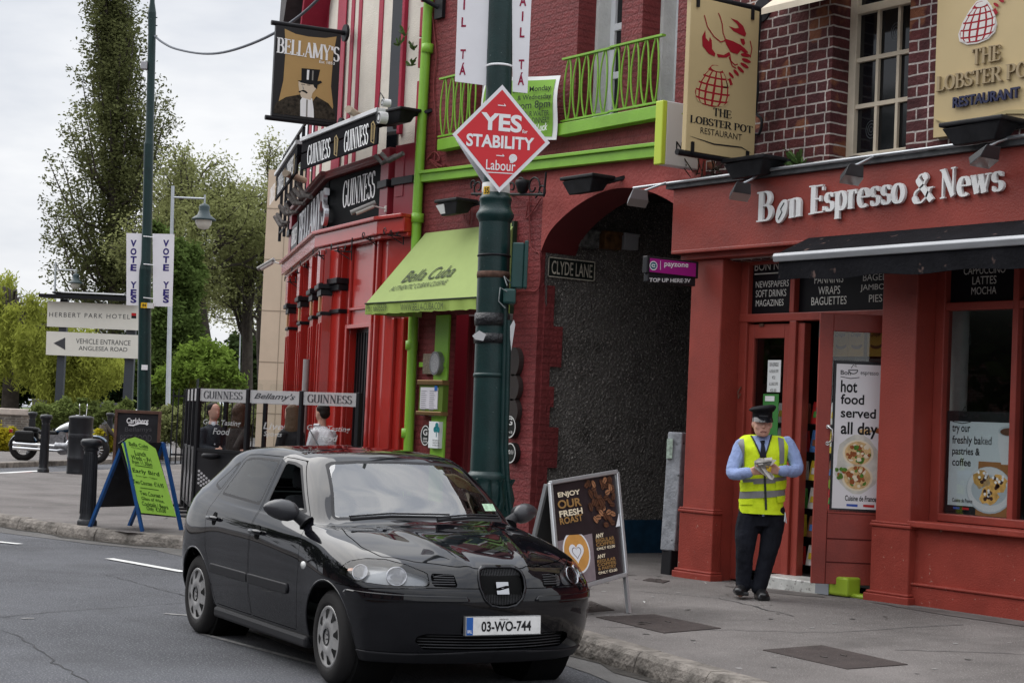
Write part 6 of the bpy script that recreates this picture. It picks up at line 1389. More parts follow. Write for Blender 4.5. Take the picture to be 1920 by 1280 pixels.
for i in range(60):
    s_=rk.uniform(.52,.93);t=rk.uniform(.05,.50)
    if s_<.58+.25*(t*1.6-.2)-.1: continue
    c=ci(s_,t);n_=.006+i*.00012;ang=rk.uniform(0,3.14);rr2=.034;ca,sa=math.cos(ang),math.sin(ang)
    e=lambda a,b,f:[(c[0]+a*math.cos(k*.45)*ca-b*math.sin(k*.45)*sa,c[1]+a*math.cos(k*.45)*sa+b*math.sin(k*.45)*ca) for k in range(14)]
    m.poly(CPp,e(rr2,rr2*.66,0),n_,rk.choice((2,2,2,3)) if s_>.6 else 2);m.stroke(CPp,[(c[0]-rr2*ca,c[1]-rr2*sa),(c[0]+.005,c[1]),(c[0]+rr2*ca,c[1]+rr2*sa)],.005,n_+.00006,6)
m.poly(CPp,[ci(.92,.50),ci(.97,.40),ci(.97,.53),ci(.9,.53)],.014,5)
c=ci(.30,.68);el2=lambda a,b,n_,k,dx=0,dy=0:m.poly(CPp,[(c[0]+dx+a*math.cos(i*.25),c[1]+dy+b*math.sin(i*.25)) for i in range(25)],n_,k)
# cup clipped to the lower left quarter
def clipd(pts,s0,t0,s1,t1):
    u0=ci(s0,t1);u1=ci(s1,t0);return [(min(max(x,u0[0]),u1[0]-.02),min(max(y,u0[1]),u1[1])) for x,y in pts]
def elc(a,b,n_,k): m.poly(CPp,clipd([(c[0]+a*math.cos(i*.2),c[1]+b*math.sin(i*.2)) for i in range(31)],.03,.545,.57,.97),n_,k)
elc(.165,.175,.0075,5);elc(.15,.16,.008,4)
hs_=[(16*math.sin(t)**3/17,(13*math.cos(t)-5*math.cos(2*t)-2*math.cos(3*t)-math.cos(4*t))/17) for t in [i*6.283/30 for i in range(30)]]
for sc2,k in ((.095,5),(.06,1),(.05,5)): m.poly(CPp,[(c[0]+x*sc2,c[1]+y*sc2) for x,y in hs_],.0085+(.1-sc2)*.01,k)
m.build('coffee_picture',cm,cbd)
gold2=mat('gold_lettering',(.3,.17,.06),.4);creaml=mat('cream_lettering',(.72,.62,.45),.5)
m=MB()
for t,x0,y0,x1,y1,yt,k in (('ENJOY',1030,938,1073,938,926,1),('OUR',1031,957,1077,957,941,0),('FRESH',1035,973,1080,972,961,1),('ROAST',1037,987,1081,985,974,0),('ANY',1108,1022,1124,1021,1014,1),('REGULAR',1109,1030,1145,1029,1023,0),('COFFEE',1110,1037.5,1146,1036.5,1031,0),('ONLY €2.00',1112,1044.5,1147,1043.5,1039,1),('ANY',1114,1060,1130,1059,1053,1),('REGULAR',1114,1068,1150,1067,1062,0),('COFFEE',1115,1075,1151,1074,1069,0),('& PASTRY',1117,1082,1152,1081,1076,0),('ONLY €3.00',1118,1089.5,1154,1088,1084,1)):
    if (t,y0) in (('ANY',1022),('ANY',1060)): m.build('lettering',[gold2,creaml],cbd);m=MB()
    tquad(m,CPp,t,(x0,y0),(x1,y1),(x0-1,yt),n=.012,m=k,bold=.03)
m.build('lettering',[gold2,creaml],cbd)
# --- lobster hanging sign
LH=Pl((-12.4,0,0),(0,1,0));q=[LH.hit(*p) for p in ((1288,4),(1418,10),(1413,298),(1285,290))]
u0,u1=(q[0][0]+q[3][0])/2,(q[1][0]+q[2][0])/2;v0,v1=(q[2][1]+q[3][1])/2,(q[0][1]+q[1][1])/2;wS,hS=u1-u0,v1-v0
ls=thing('hanging_sign','gold hanging restaurant sign with a red lobster over black lettering','sign',(-12.4,(u0+u1)/2,v0))
gold_=mat('gold_sign_board',(.50,.385,.20),.45,var=.05,vs=2);lred=mat('lobster_red',(.30,.012,.022),.5)
m=MB();m.pbox(LH,u0,u1,v0,v1,-.03,.03);m.build('sign_board',gold_,ls,bevel=.005)
m=MB();m.tube([LH.p(u0-.06,v1+.015),LH.p(.1,v1+.03)],.03,10);m.tube([LH.p(.08,v1+.03),LH.p(.12,v1+.03)],.12,14)
for u_ in (u0+.08,u1-.1): m.pbox(LH,u_-.015,u_+.015,v1-.1,v1+.02,.03,.05)
m.build('sign_bracket',black,ls);m=MB();m.tube([LH.p(u0-.08,v0-.02),LH.p(u1+.0,v0-.02)],.03,10)
for u_ in (u0+.08,u1-.1): m.pbox(LH,u_-.015,u_+.015,v0-.02,v0+.09,.03,.05)
m.build('sign_bracket',black,ls)
T=lambda px,py: LH.hit(px,py,.03)
E2=lambda s_,t:(u0+wS*s_,v0+hS*t)
def lobster(mb,f,n,w_=1.,m=0,pale=None,white_=1):
    pp=lambda L_:mb.poly(None or pl__,[f(*p) for p in L_],n,m)
    for L_ in [
     [(.21,.793),(.17,.75),(.18,.69),(.27,.648),(.36,.636),(.37,.658),(.32,.683),(.31,.738),(.28,.756),(.27,.726),(.225,.745)],
     [(.39,.658),(.49,.66),(.57,.689),(.59,.67),(.53,.646),(.41,.636)],
     [(.57,.91),(.67,.905),(.76,.877),(.81,.83),(.79,.81),(.71,.818),(.62,.83),(.55,.855),(.64,.85),(.70,.858),(.67,.88)],
     [(.72,.79),(.78,.795),(.80,.765),(.77,.75),(.74,.765)],
     [(.49,.769),(.62,.763),(.73,.75),(.80,.732),(.85,.71),(.80,.70),(.74,.715),(.69,.683),(.59,.689),(.52,.732)],
    ]: mb.poly(pl__,[f(*p) for p in L_],n,m)
    # tail in separate plates curling down to the pot
    tail=[(.81,.69,.14),(.825,.655,.135),(.80,.62,.13),(.745,.588,.12),(.68,.562,.11),(.61,.538,.1)]
    for i,(x,y,s_) in enumerate(tail):
        a=[(-.35,-.5),(0,-1.3),(-.5,-2.1),(-.8,-2.5),(-.9,-2.6),(-1.0,-2.7),(-1,-2.7)][i] if 0 else None
        t0=[0.2,-.5,-1.2,-2.0,-2.3,-2.4,-2.4][i];mb.poly(pl__,[f(x+s_*.52*math.cos(b)*math.cos(t0*.35)-s_*.22*math.sin(b)*math.sin(t0*.35),y+(s_*.52*math.cos(b)*math.sin(t0*.35)+s_*.22*math.sin(b)*math.cos(t0*.35))*.42) for b in [k*.5236 for k in range(12)]],n+.0003*i,m)
    mb.poly(pl__,[f(*p) for p in ((.60,.52),(.55,.50),(.52,.47),(.50,.44),(.53,.45),(.54,.43),(.57,.46),(.64,.48))],n,m)
    for P_ in ([(.50,.755),(.44,.74),(.34,.765),(.24,.82),(.19,.89)],[(.51,.76),(.47,.80),(.45,.86),(.42,.90),(.39,.925)],[(.58,.67),(.60,.63),(.66,.61),(.7,.62)],[(.57,.655),(.62,.60),(.68,.59)],[(.88,.68),(.90,.74),(.87,.79)]):
        mb.stroke(pl__,[f(*p) for p in P_],.012*w_,n+.0005,m)
def pot(mb,f,n,mr_=0,mw=1):
    out=[(.33,.58),(.24,.53),(.15,.46),(.10,.39),(.12,.345),(.22,.315),(.36,.31),(.50,.325),(.58,.36),(.60,.41),(.57,.47),(.52,.53),(.46,.575),(.40,.585)]
    mb.poly(pl__,[f(x,y) for x,y in out],n,mr_)
    # pale cells between red mesh lines
    rows=[(.555,.13),(.51,.19),(.46,.235),(.41,.25),(.36,.24),(.325,.2)]
    for i in range(len(rows)-1):
        y1,w1=rows[i];y0,w0=rows[i+1];k=6;cx1=.40-(.58-y1)*.22;cx0=.40-(.58-y0)*.22
        for j in range(k):
            s0,s1=-1+2*(j+.14)/k,-1+2*(j+.86)/k;g_=lambda y,w,cx,s_:(cx+w*math.sin(s_*1.4)/.985,y-.012*math.cos(s_*1.4))
            mb.poly(pl__,[f(*g_(y1-.006,w1,cx1,s0)),f(*g_(y1-.006,w1,cx1,s1)),f(*g_(y0+.006,w0,cx0,s1)),f(*g_(y0+.006,w0,cx0,s0))],n+.0012,mw)
    mb.poly(pl__,[f(.40+.085*math.cos(i*.4),.563+.018*math.sin(i*.4)) for i in range(16)],n+.0018,mw)
pl__=LH
m=MB();lobster(m,E2,.034);m.build('lobster_emblem',lred,ls);m=MB();pot(m,E2,.034);m.build('lobster_pot_emblem',[lred,gold_],ls)
m=MB();serif(m,LH,'THE',*E2(.37,.255),.27*wS,.05*hS,n=.034,thick=.19,thin=.06);serif(m,LH,'LOBSTER POT',*E2(.05,.185),.91*wS,.045*hS,n=.034,thick=.19,thin=.06);text(m,LH,'RESTAURANT',*E2(.2,.125),.6*wS,.04*hS,n=.034)
m.stroke(LH,[E2(*p) for p in ((.05,.095),(.2,.085),(.4,.07),(.6,.075),(.8,.08),(.94,.055))],[.002,.008,.014,.014,.012,.002],.034);m.build('lettering',ink,ls)
# --- flat lobster sign on the brick
FLp=F0.off(-.06);f0=FLp.hit(1757,0);f1=FLp.hit(1748,261)
fs=thing('wall_sign','large gold restaurant sign with raised lettering on the brick beside the window','sign',(-9.2,.06,4.28));u0,u1,v0,v1=-10.13,-8.2,4.28,6.4
m=MB();m.pbox(FLp,u0,u1,v0,v1,-.05,.03);m.build('sign_board',gold_,fs,bevel=.004)
brz=mat('raised_bronze_letters',(.36,.28,.17),.5,var=.1,vs=9);nv=mat('raised_navy_letters',(.012,.016,.06),.4)
m=MB();squad(m,FLp,'THE',(1825,122),(1880,113),(1825,94),off=.03,n=.004,ext=.022,thick=.17,thin=.06);squad(m,FLp,'LOBSTER POT',(1759,172),(1950,140),(1759,146),off=.03,n=.004,ext=.022,thick=.17,thin=.06);m.build('raised_letters',brz,fs)
m=MB();tquad(m,FLp,'RESTAURANT',(1790,204),(1915,184),(1790,184),off=.03,n=.012,ext=.02,bold=.025);m.build('raised_letters',nv,fs)
m=MB();H_=lambda x,y:FLp.hit(x,y,.03);W_=[(1755,224),(1775,229),(1800,231),(1830,228),(1860,217),(1890,207),(1920,206),(1960,212)]
P=[H_(*p) for p in W_];P2=[H_(x,y+[0,5,9,9,8,7,8,8][i]) for i,(x,y) in enumerate(W_)];m.prism(FLp,P+P2[::-1],.03,.05);m.build('wave_moulding',mat('wave_olive_gold',(.38,.31,.16),.5),fs)
pl__=FLp;c0=FLp.hit(1801,76,.03);c1=FLp.hit(1869,76,.03);t0=FLp.hit(1835,0,.03)
sx=(c1[0]-c0[0])/.52;sy=(FLp.hit(1835,10,.03)[1]-FLp.hit(1835,79,.03)[1])/.255
f2=lambda x,y:(c0[0]+(x-.1)*sx,FLp.hit(1835,79,.03)[1]+(y-.31)*sy)
m=MB();out=[(.33,.58),(.24,.53),(.15,.46),(.10,.39),(.12,.345),(.22,.315),(.36,.31),(.50,.325),(.58,.36),(.60,.41),(.57,.47),(.52,.53),(.46,.575),(.40,.585)]
m.prism(FLp,[f2(.36+(x-.36)*1.09,.44+(y-.44)*1.09) for x,y in out],.03,.042,1);pot(m,f2,.045);lobster(m,f2,.044,2.);m.build('lobster_emblem',[lred,mat('sign_white',(.66,.63,.6),.5)],fs)
# --- lottery light box
NL=Pl((-13.2,0,0),(0,1,0));a=NL.hit(1258,190);b=NL.hit(1333,313);b2=NL.hit(1258,311)
nl=thing('lottery_box','white and lime lottery light box projecting behind the lobster sign','sign',(-13.25,-.1,4.28));y0,y1=-.5,.04;v0,v1=a[1]-.645,a[1]
m=MB();m.box(-13.31,-13.2,y0+.1,y1,v0,v1);m.build('light_box',mat('light_box_white',(.62,.62,.64),.4),nl,bevel=.01);m=MB();m.box(-13.313,-13.197,y0+.04,y0+.1,v0,v1);m.build('light_box_end',mat('light_box_lime',(.5,.62,.06),.4),nl,bevel=.01)
m=MB();c=NL.hit(1292,250,.002);st=[(c[0]+(.11 if k%2==0 else .05)*math.sin(k*math.pi/5+.3),c[1]+(.11 if k%2==0 else .05)*math.cos(k*math.pi/5+.3)) for k in range(10)];m.poly(NL,st,.003,0)
rk=random.Random(3)
for i in range(16): x=c[0]-.05+rk.uniform(-.06,.05);y=c[1]+.1+rk.uniform(0,.09);m.poly(NL,[(x,y),(x+.015,y+.004),(x+.012,y+.018),(x-.002,y+.014)],.003,1)
m.build('star_emblem',[mat('star_green',(.08,.3,.04),.5),mat('star_olive',(.35,.45,.12),.5)],nl)
m=MB();a=NL.hit(1267,279);text(m,NL,'National',a[0],a[1],.42,.075,n=.003,bold=.025);a=NL.hit(1271,293);text(m,NL,'Lottery',a[0],a[1]-.01,.36,.085,n=.003,bold=.025);m.build('lettering',ink,nl)
# --- payzone sign
PZ=Pl((-13.04,0,0),(0,1,0));a=PZ.hit(1210,479.5);b=PZ.hit(1306,512);c=PZ.hit(1211,528)
pz=thing('payment_sign','black and magenta payzone sign projecting over the lane beside the shop pillar','sign',(-13.2,-.3,3.1))
y0,y1=a[0],b[0]
m=MB();m.pbox(PZ,y0,y1,a[1]-.17,a[1]+.0,-.04,.03);m.pbox(PZ,y0+.02,y1-.03,a[1]-.25,a[1]-.17,-.04,.025);m.build('sign_board',pblk,pz,bevel=.008)
m=MB();m.pbox(PZ,y0+.035,y1-.04,a[1]-.155,a[1]-.02,.03,.034);mg=m.build('sign_panel',mat('magenta_panel',(.34,.012,.21),.45),pz)
m=MB();tquad(m,PZ,'payzone',(1245,502),(1290,504.5),(1245,492),off=.034,n=.003,bold=.012);p=PZ.hit(1225,498,.034);m.ring(PZ,p[0],p[1],.05,.045,.009,.037);text(m,PZ,'α',p[0]-.028,p[1]-.018,.05,.035,n=.04,bold=.03)
a=PZ.hit(1238,506,.034);b=PZ.hit(1238,489,.034);m.stroke(PZ,[a,b],.006,.037);tquad(m,PZ,'TOP UP HERE·3V',(1217,528.5),(1294,530),(1217,521),off=.025,n=.003,bold=.01);m.build('lettering',letw,pz)
m=MB();p=PZ.hit(1225,498,.034);m.disc(PZ,p[0],p[1],.044,.04,.0341,.0355);m.build('logo_disc',mat('teal_disc',(.01,.12,.17),.5),mg)
# --- floodlights and spot lamps
def flood(px,py,y,w_,label,ang=.5,white_=False):
    c=onY(px,py,y);r=thing('floodlight',label,'floodlight',(c.x,0.02,c.z),'black floodlights on the fronts')
    u=w_/2;m=MB();d=.16
    T_=[(c.x-u,y-.12,c.z+.05),(c.x+u,y-.12,c.z+.07),(c.x+u,y+.16,c.z+.10),(c.x-u,y+.16,c.z+.08)]
    B_=[(c.x-u*.68,y-.08,c.z-.10),(c.x+u*.68,y-.08,c.z-.09),(c.x+u*.68,y+.1,c.z-.06),(c.x-u*.68,y+.1,c.z-.07)]
    m.hexa(B_+T_);m.box(c.x-u*1.06,c.x+u*1.06,y-.14,y+.18,c.z+.06,c.z+.1);m.build('lamp_housing',mat('floodlight_black',(.014,.014,.016),.5,var=.4,vs=9),r,bevel=.012)
    m=MB();m.tube([(c.x+u*.5,y+.1,c.z+.02),(c.x+u*1.2,y+.3,c.z+.1),(c.x+u*1.0,.03,c.z+.08)],.025,8);m.build('lamp_bracket',black,r)
    if white_: m=MB();m.hexa([Vector(T_[0])+Vector((.02,-.012,-.02)),Vector(T_[0]).lerp(Vector(T_[1]),.4)+Vector((0,-.012,-.02)),Vector(B_[0]).lerp(Vector(B_[1]),.3)+Vector((0,-.004,.02)),Vector(B_[0])+Vector((0,-.004,.02))]+[Vector(T_[0])+Vector((.02,0,-.02)),Vector(T_[0]).lerp(Vector(T_[1]),.4)+Vector((0,0,-.02)),Vector(B_[0]).lerp(Vector(B_[1]),.3)+Vector((0,0.006,.02)),Vector(B_[0])+Vector((0,.006,.02))]);m.build('peeled_label',letw,r)
flood(1410,316,-.25,.56,'large black floodlight under the lobster hanging sign')
flood(1838,249,-.28,.62,'large black floodlight under the flat gold lobster sign')
flood(1098,348,-.22,.55,'black floodlight over the crown of the archway')
flood(852,390,-.22,.46,'black floodlight with a white patch above the green canopy',white_=True)
flood(742,222,-.25,.62,'long black floodlight on top of the pub pier beside the winding gear')
def spot(px,py,label,dirx,grey,arm=None,sz=1.):
    c=onY(px,py,-.42);r=thing('spot_lamp',label,'spot lamp',(c.x,-.2,4.12),'small spot lamps over the shop fascia')
    gm=mat('spot_dark_grey',(.05,.054,.058),.4) if not grey else mat('spot_pale_grey',(.30,.31,.33),.4)
    m=MB();ax=Vector((dirx,-.35,.0)).normalized();sd_=Vector((-ax.y,ax.x,0));dn_=Vector((0,0,-1))
    w2=.085*sz;L0=.15*sz
    top=c+Vector((0,.0,.0))
    P=[]
    for s_,t in ((-1,-1),(1,-1),(1,1),(-1,1)): P.append(top+ax*L0*s_*.55+Vector((0,.12*t*sz,-.055*sz+.025*s_)))
    P2=[top+ax*L0*s_+Vector((0,.09*t*sz,.03*sz+.035*s_)) for s_,t in ((-1,-1),(1,-1),(1,1),(-1,1))]
    m.hexa(P+P2);m.build('lamp_head',gm,r,bevel=.012)
    m=MB();m.add([Vector(P[i])+Vector((0,0,-.004)) for i in (3,2,1,0)],[(0,1,2,3)]);m.build('lamp_glass',mat('lamp_glass',(.4,.4,.38),.2),r)
    m=MB();m.tube([top+Vector((0,0,.06)),top+Vector((.05,.1,.12)),Vector((c.x+.06,-.2,4.14))] if not arm else [top+Vector((.05,0,.05)),Vector((-13.35,-.25,4.135))],.012,8);m.build('lamp_arm',steel,r)
spot(1388,358,'small dark spot lamp at the left end of the shop fascia',.6,False)
spot(1597,326,'small dark spot lamp above the middle of the shop lettering',.6,False)
spot(1846,292,'small dark spot lamp edge on above the last word of the shop lettering',.9,False)
spot(1196,370,'pale grey spot lamp on a long arm reaching in front of the archway',.6,True,True,1.05)
# iron lamp bracket behind the pole
r=thing('lamp_bracket','black wrought iron lamp bracket with scrolls above the arch pier, behind the pole','bracket',(-15.9,0,4.2));pl=B0
m=MB();a=pl.hit(885,364,.3);b=pl.hit(1020,365,.3);m.tube([pl.p(*a,.3),pl.p(*b,.3)],.018,6)
def spiral(cx,cy,r0,t0,t1,n_): 
    c=pl.hit(cx,cy,n_);return [pl.p(c[0]+r0*(1-.75*i/24)*math.cos(t0+(t1-t0)*i/24),c[1]+r0*(1-.75*i/24)*math.sin(t0+(t1-t0)*i/24),n_) for i in range(25)]
for cx,cy,r0,t0,t1 in ((897,352,.1,4.5,-2),(1000,350,.14,-1.2,6),(1015,358,.08,-1,5),(975,345,.1,-1,5),(960,352,.08,4,-2),(888,345,.06,4,-2)): m.tube(spiral(cx,cy,r0,t0,t1,.3),.011,5)
m.tube([pl.p(*b,.3),pl.p(b[0]+.02,b[1]+.25,.3)],.014,6);m.tube([pl.p(*pl.hit(960,365,.3),.3),pl.p(*pl.hit(960,365,.0),0)],.016,6);m.build('scroll',black,r)
m=MB();c=pl.hit(980,353,.3);m.lathe([(.0,-.06),(.05,-.05),(.09,.05),(.08,.09),(.03,.1)],pl.p(c[0],c[1],.3),12);m.build('lamp_cup',black,r)
# bracket stub at the very top left of the brick wall, and cable down the lobster corner
m=MB();c=B0.hit(828,18,.0);m.tube([B0.p(c[0]-.25,c[1]+.22,.35),B0.p(c[0],c[1],.0)],.03,8);m.pbox(B0,c[0]-.09,c[0]+.09,c[1]-.12,c[1]+.12,0,.05);tag(m.build('wall_bracket',black),'black bracket fixed high on the brickwork beside the green drainpipe','bracket')
m=MB();P=[F0.p(*F0.hit(x,y,-.08),-.08) for x,y in ((1426,20),(1424,60),(1420,110),(1421,170),(1417,210),(1428,225),(1424,250),(1414,255),(1408,300))];m.tube([Vector(p) for p in smooth_pts([tuple(p) for p in P],5)],.014,6);tag(m.build('wall_cable',black),'black cable with a loop running down the brickwork right of the hanging lobster sign','cable')
m=MB();rr=random.Random(6)
for i in range(22):
    c=onY(1300+rr.uniform(-15,60),322+rr.uniform(-8,10),-.1);m.tube([c,c+Vector((rr.uniform(-.15,.15),rr.uniform(-.1,.1),rr.uniform(-.02,.2)))],.006,4)
tag(m.build('nest_twigs',mat('dark_twigs',(.03,.022,.016),.9)),'dark twigs lodged on the flashing under the lobster sign','twigs')
# ================================================================ the black hatchback
paint=mat('car_black_paint',(.004,.004,.0055),.6,spec=.0,coat=1.)
trim=mat('car_black_plastic',(.018,.018,.02),.5);rub=mat('tyre_rubber',(.018,.017,.017),.75,bump=.2,bs=120)
cgl=glassmat('car_glass',(.36,.41,.40),.22);csg=glassmat('car_side_glass',(.25,.31,.30),.10)
chrome=mat('bright_chrome',(.75,.75,.76),.12,1);hubm=mat('hubcap_silver',(.42,.415,.41),.38,.6,var=.12,vs=20,dirt=.5,dirtcol=(.14,.12,.1),ds=9)
CX_=[
[(1.84,0,.20),(1.82,.28,.20),(1.75,.52,.20),(1.64,.69,.20),(1.56,.745,.20),(1.23,.77,.20),(.85,.775,.20),(.42,.78,.2),(0,.78,.2),(-.42,.78,.2),(-.85,.775,.2),(-1.23,.77,.22),(-1.55,.75,.24),(-1.74,.66,.26),(-1.82,.5,.27),(-1.86,.27,.27),(-1.87,0,.27)],
[(1.93,0,.29),(1.915,.28,.29),(1.84,.54,.29),(1.71,.72,.29),(1.58,.79,.3),(1.23,.815,.3),(.85,.812,.3),(.42,.815,.3),(0,.815,.3),(-.42,.815,.3),(-.85,.812,.3),(-1.23,.815,.31),(-1.55,.80,.33),(-1.79,.70,.35),(-1.89,.52,.36),(-1.925,.27,.37),(-1.93,0,.37)],
[(1.972,0,.43),(1.952,.28,.43),(1.875,.55,.43),(1.74,.74,.43),(1.59,.815,.44),(1.23,.845,.44),(.85,.838,.44),(.42,.84,.44),(0,.842,.44),(-.42,.842,.44),(-.85,.838,.44),(-1.23,.845,.45),(-1.55,.82,.46),(-1.81,.72,.47),(-1.92,.52,.48),(-1.955,.27,.48),(-1.96,0,.48)],
[(1.985,0,.57),(1.963,.28,.57),(1.882,.56,.57),(1.74,.75,.57),(1.58,.825,.58),(1.23,.857,.58),(.85,.848,.58),(.42,.85,.58),(0,.852,.58),(-.42,.852,.58),(-.85,.85,.58),(-1.23,.857,.58),(-1.55,.83,.59),(-1.82,.72,.60),(-1.93,.52,.6),(-1.965,.27,.6),(-1.97,0,.6)],
[(1.965,0,.67),(1.942,.28,.67),(1.855,.57,.67),(1.71,.745,.675),(1.555,.82,.68),(1.23,.853,.69),(.85,.848,.69),(.42,.851,.69),(0,.853,.69),(-.42,.853,.7),(-.85,.852,.7),(-1.23,.856,.71),(-1.55,.83,.72),(-1.81,.715,.72),(-1.905,.52,.74),(-1.935,.27,.74),(-1.94,0,.74)],
[(1.90,0,.775),(1.873,.28,.775),(1.765,.56,.78),(1.605,.715,.785),(1.47,.785,.79),(1.2,.828,.795),(.85,.838,.79),(.42,.846,.79),(0,.85,.80),(-.42,.85,.81),(-.85,.848,.82),(-1.23,.845,.83),(-1.55,.815,.84),(-1.79,.70,.85),(-1.87,.51,.86),(-1.895,.27,.86),(-1.9,0,.86)],
[(1.72,0,.858),(1.69,.27,.858),(1.57,.53,.86),(1.42,.665,.865),(1.30,.74,.868),(1.10,.79,.872),(.82,.818,.875),(.42,.83,.88),(0,.836,.89),(-.42,.836,.90),(-.85,.83,.92),(-1.23,.815,.94),(-1.52,.78,.96),(-1.75,.68,.97),(-1.83,.5,.98),(-1.855,.27,.98),(-1.86,0,.98)],
[(1.40,0,.935),(1.38,.25,.935),(1.28,.48,.935),(1.16,.60,.935),(1.06,.67,.935),(.93,.725,.935),(.75,.768,.94),(.42,.79,.95),(0,.80,.96),(-.42,.803,.97),(-.85,.793,.985),(-1.2,.77,1.01),(-1.48,.735,1.03),(-1.70,.65,1.05),(-1.79,.48,1.06),(-1.815,.26,1.06),(-1.82,0,1.06)],
[(1.00,0,.985),(.985,.25,.985),(.93,.45,.98),(.87,.57,.975),(.83,.64,.97),(.78,.69,.975),(.66,.735,.985),(.40,.762,.99),(0,.775,1.0),(-.42,.778,1.01),(-.84,.765,1.03),(-1.17,.74,1.06),(-1.43,.70,1.08),(-1.64,.62,1.10),(-1.73,.46,1.11),(-1.755,.25,1.11),(-1.76,0,1.11)],
[(.70,0,1.19),(.685,.24,1.19),(.64,.42,1.185),(.60,.53,1.18),(.57,.59,1.175),(.53,.63,1.175),(.46,.66,1.175),(.30,.685,1.175),(0,.70,1.18),(-.42,.70,1.19),(-.80,.69,1.2),(-1.08,.665,1.21),(-1.30,.625,1.22),(-1.48,.55,1.225),(-1.57,.42,1.23),(-1.595,.23,1.23),(-1.6,0,1.23)],
[(.38,0,1.385),(.37,.22,1.383),(.34,.38,1.375),(.31,.47,1.365),(.285,.52,1.355),(.25,.555,1.345),(.20,.58,1.345),(.10,.60,1.352),(-.08,.61,1.365),(-.42,.615,1.37),(-.76,.61,1.365),(-1.0,.59,1.355),(-1.17,.555,1.345),(-1.31,.49,1.335),(-1.39,.37,1.335),(-1.415,.2,1.335),(-1.42,0,1.335)],
[(.2,0,1.425),(.19,.15,1.422),(.17,.28,1.417),(.15,.36,1.41),(.12,.41,1.405),(.08,.44,1.40),(.02,.455,1.40),(-.06,.47,1.408),(-.18,.475,1.415),(-.42,.48,1.42),(-.68,.475,1.415),(-.88,.45,1.402),(-1.0,.42,1.395),(-1.1,.36,1.385),(-1.16,.27,1.38),(-1.18,.15,1.38),(-1.185,0,1.38)]]
CX_.append([(x*.8-.08,0,1.446-.035*((x*.8+.38)/.7)**2) for x,y,z in CX_[-1]])
G0=np.array(CX_)
def cr1(P,k,sym):
    """Catmull-Rom along axis 0; sym mirrors y past both ends"""
    n=len(P);out=[]
    fl=np.array([1,-1,1])
    pre=P[1]*fl if sym else 2*P[0]-P[1];post=P[-2]*fl if sym else 2*P[-1]-P[-2]
    Q=np.concatenate([pre[None],P,post[None]])
    for i in range(n-1):
        p0,p1,p2,p3=Q[i],Q[i+1],Q[i+2],Q[i+3]
        for j in range(k):
            t=j/k;out.append(.5*(2*p1+(p2-p0)*t+(2*p0-5*p1+4*p2-p3)*t*t+(3*p1-p0-3*p2+p3)*t**3))
    out.append(P[-1]);return np.array(out)
KS,KL=10,8
g1=cr1(G0.transpose(1,0,2),KS,True).transpose(1,0,2)   # stations
g2=cr1(g1,KL,False)                                    # levels
nl,ns=g2.shape[:2];VV=g2.reshape(-1,3).copy()
# bonnet ribs running back from the grille
xx,yy,zz=VV[:,0],VV[:,1],VV[:,2]
rl_=.20+(1.9-xx)*.27;rib=np.exp(-((yy-rl_)/.035)**2)*np.clip((xx-1.0)/.25,0,1)*(zz>.74)*(xx>.95)
VV[:,2]+=.012*rib
FQ=[(i*ns+j,(i+1)*ns+j,(i+1)*ns+j+1,i*ns+j+1) for i in range(nl-1) for j in range(ns-1)]
def sdf(poly):
    P=np.array(poly)
    def f(a,b):
        d=np.full(a.shape,1e9);ins=np.zeros(a.shape,bool);n=len(P)
        for i in range(n):
            x0,y0=P[i];x1,y1=P[(i+1)%n];ex,ey=x1-x0,y1-y0;wx,wy=a-x0,b-y0
            t=np.clip((wx*ex+wy*ey)/(ex*ex+ey*ey),0,1);d=np.minimum(d,(wx-ex*t)**2+(wy-ey*t)**2)
            c=((y0<=b)&(y1>b))|((y1<=b)&(y0>b))
            with np.errstate(divide='ignore',invalid='ignore'): xi=x0+(b-y0)*ex/(ey if ey else 1e-12)
            ins^=c&(a<xi)
        return np.where(ins,-1,1)*np.sqrt(d)
    return f
def clip(mesh,fn,off=0.):
    """split a mesh by fn(V)=off: returns (inside, outside)"""
    V,Fc=mesh;d=fn(V)-off;res=[]
    for sg in (1,-1):
        nv=list(map(tuple,V));cache={};fo=[];dd=d*sg
        neg=dd<=0
        for f in Fc:
            c=[neg[i] for i in f]
            if all(c): fo.append(f);continue
            if not any(c): continue
            out=[]
            for a,b in zip(f,f[1:]+f[:1]):
                if neg[a]: out.append(a)
                if neg[a]!=neg[b]:
                    k=(min(a,b),max(a,b))
                    if k not in cache:
                        t=dd[a]/(dd[a]-dd[b]);cache[k]=len(nv);nv.append(tuple(V[a]+(V[b]-V[a])*t))
                    out.append(cache[k])
            if len(out)>2: fo.append(tuple(out))
        used=sorted({i for f in fo for i in f});mp={o:n for n,o in enumerate(used)}
        res.append((np.array([nv[i] for i in used]).reshape(-1,3),[tuple(mp[i] for i in f) for f in fo]))
    return res
def both(V,mask,d): return np.where(mask,d,1.)
side=lambda poly,r=0.,ymin=.4:(lambda V,s=sdf(poly):np.where(V[:,1]>ymin,s(V[:,0],V[:,2])-r,1.))
front=lambda poly,r=0.,xmin=.2:(lambda V,s=sdf(poly):np.where(V[:,0]>xmin,s(V[:,1],V[:,2])-r,1.))
rear=lambda poly,r=0.:(lambda V,s=sdf(poly):np.where(V[:,0]<-1.0,s(V[:,1],V[:,2])-r,1.))
top=lambda poly,r=0.:(lambda V,s=sdf(poly):np.where(V[:,2]>.7,s(V[:,0],V[:,1])-r,1.))
angf=lambda poly,r=0.:(lambda V,s=sdf(poly):np.where((V[:,0]>1.05),s(np.degrees(np.arctan2(V[:,1],V[:,0]-1.0))/60,V[:,2])-r,1.))
ang=lambda L_:[(a/60,z) for a,z in L_]
CARH=math.atan2(-.109,.995)
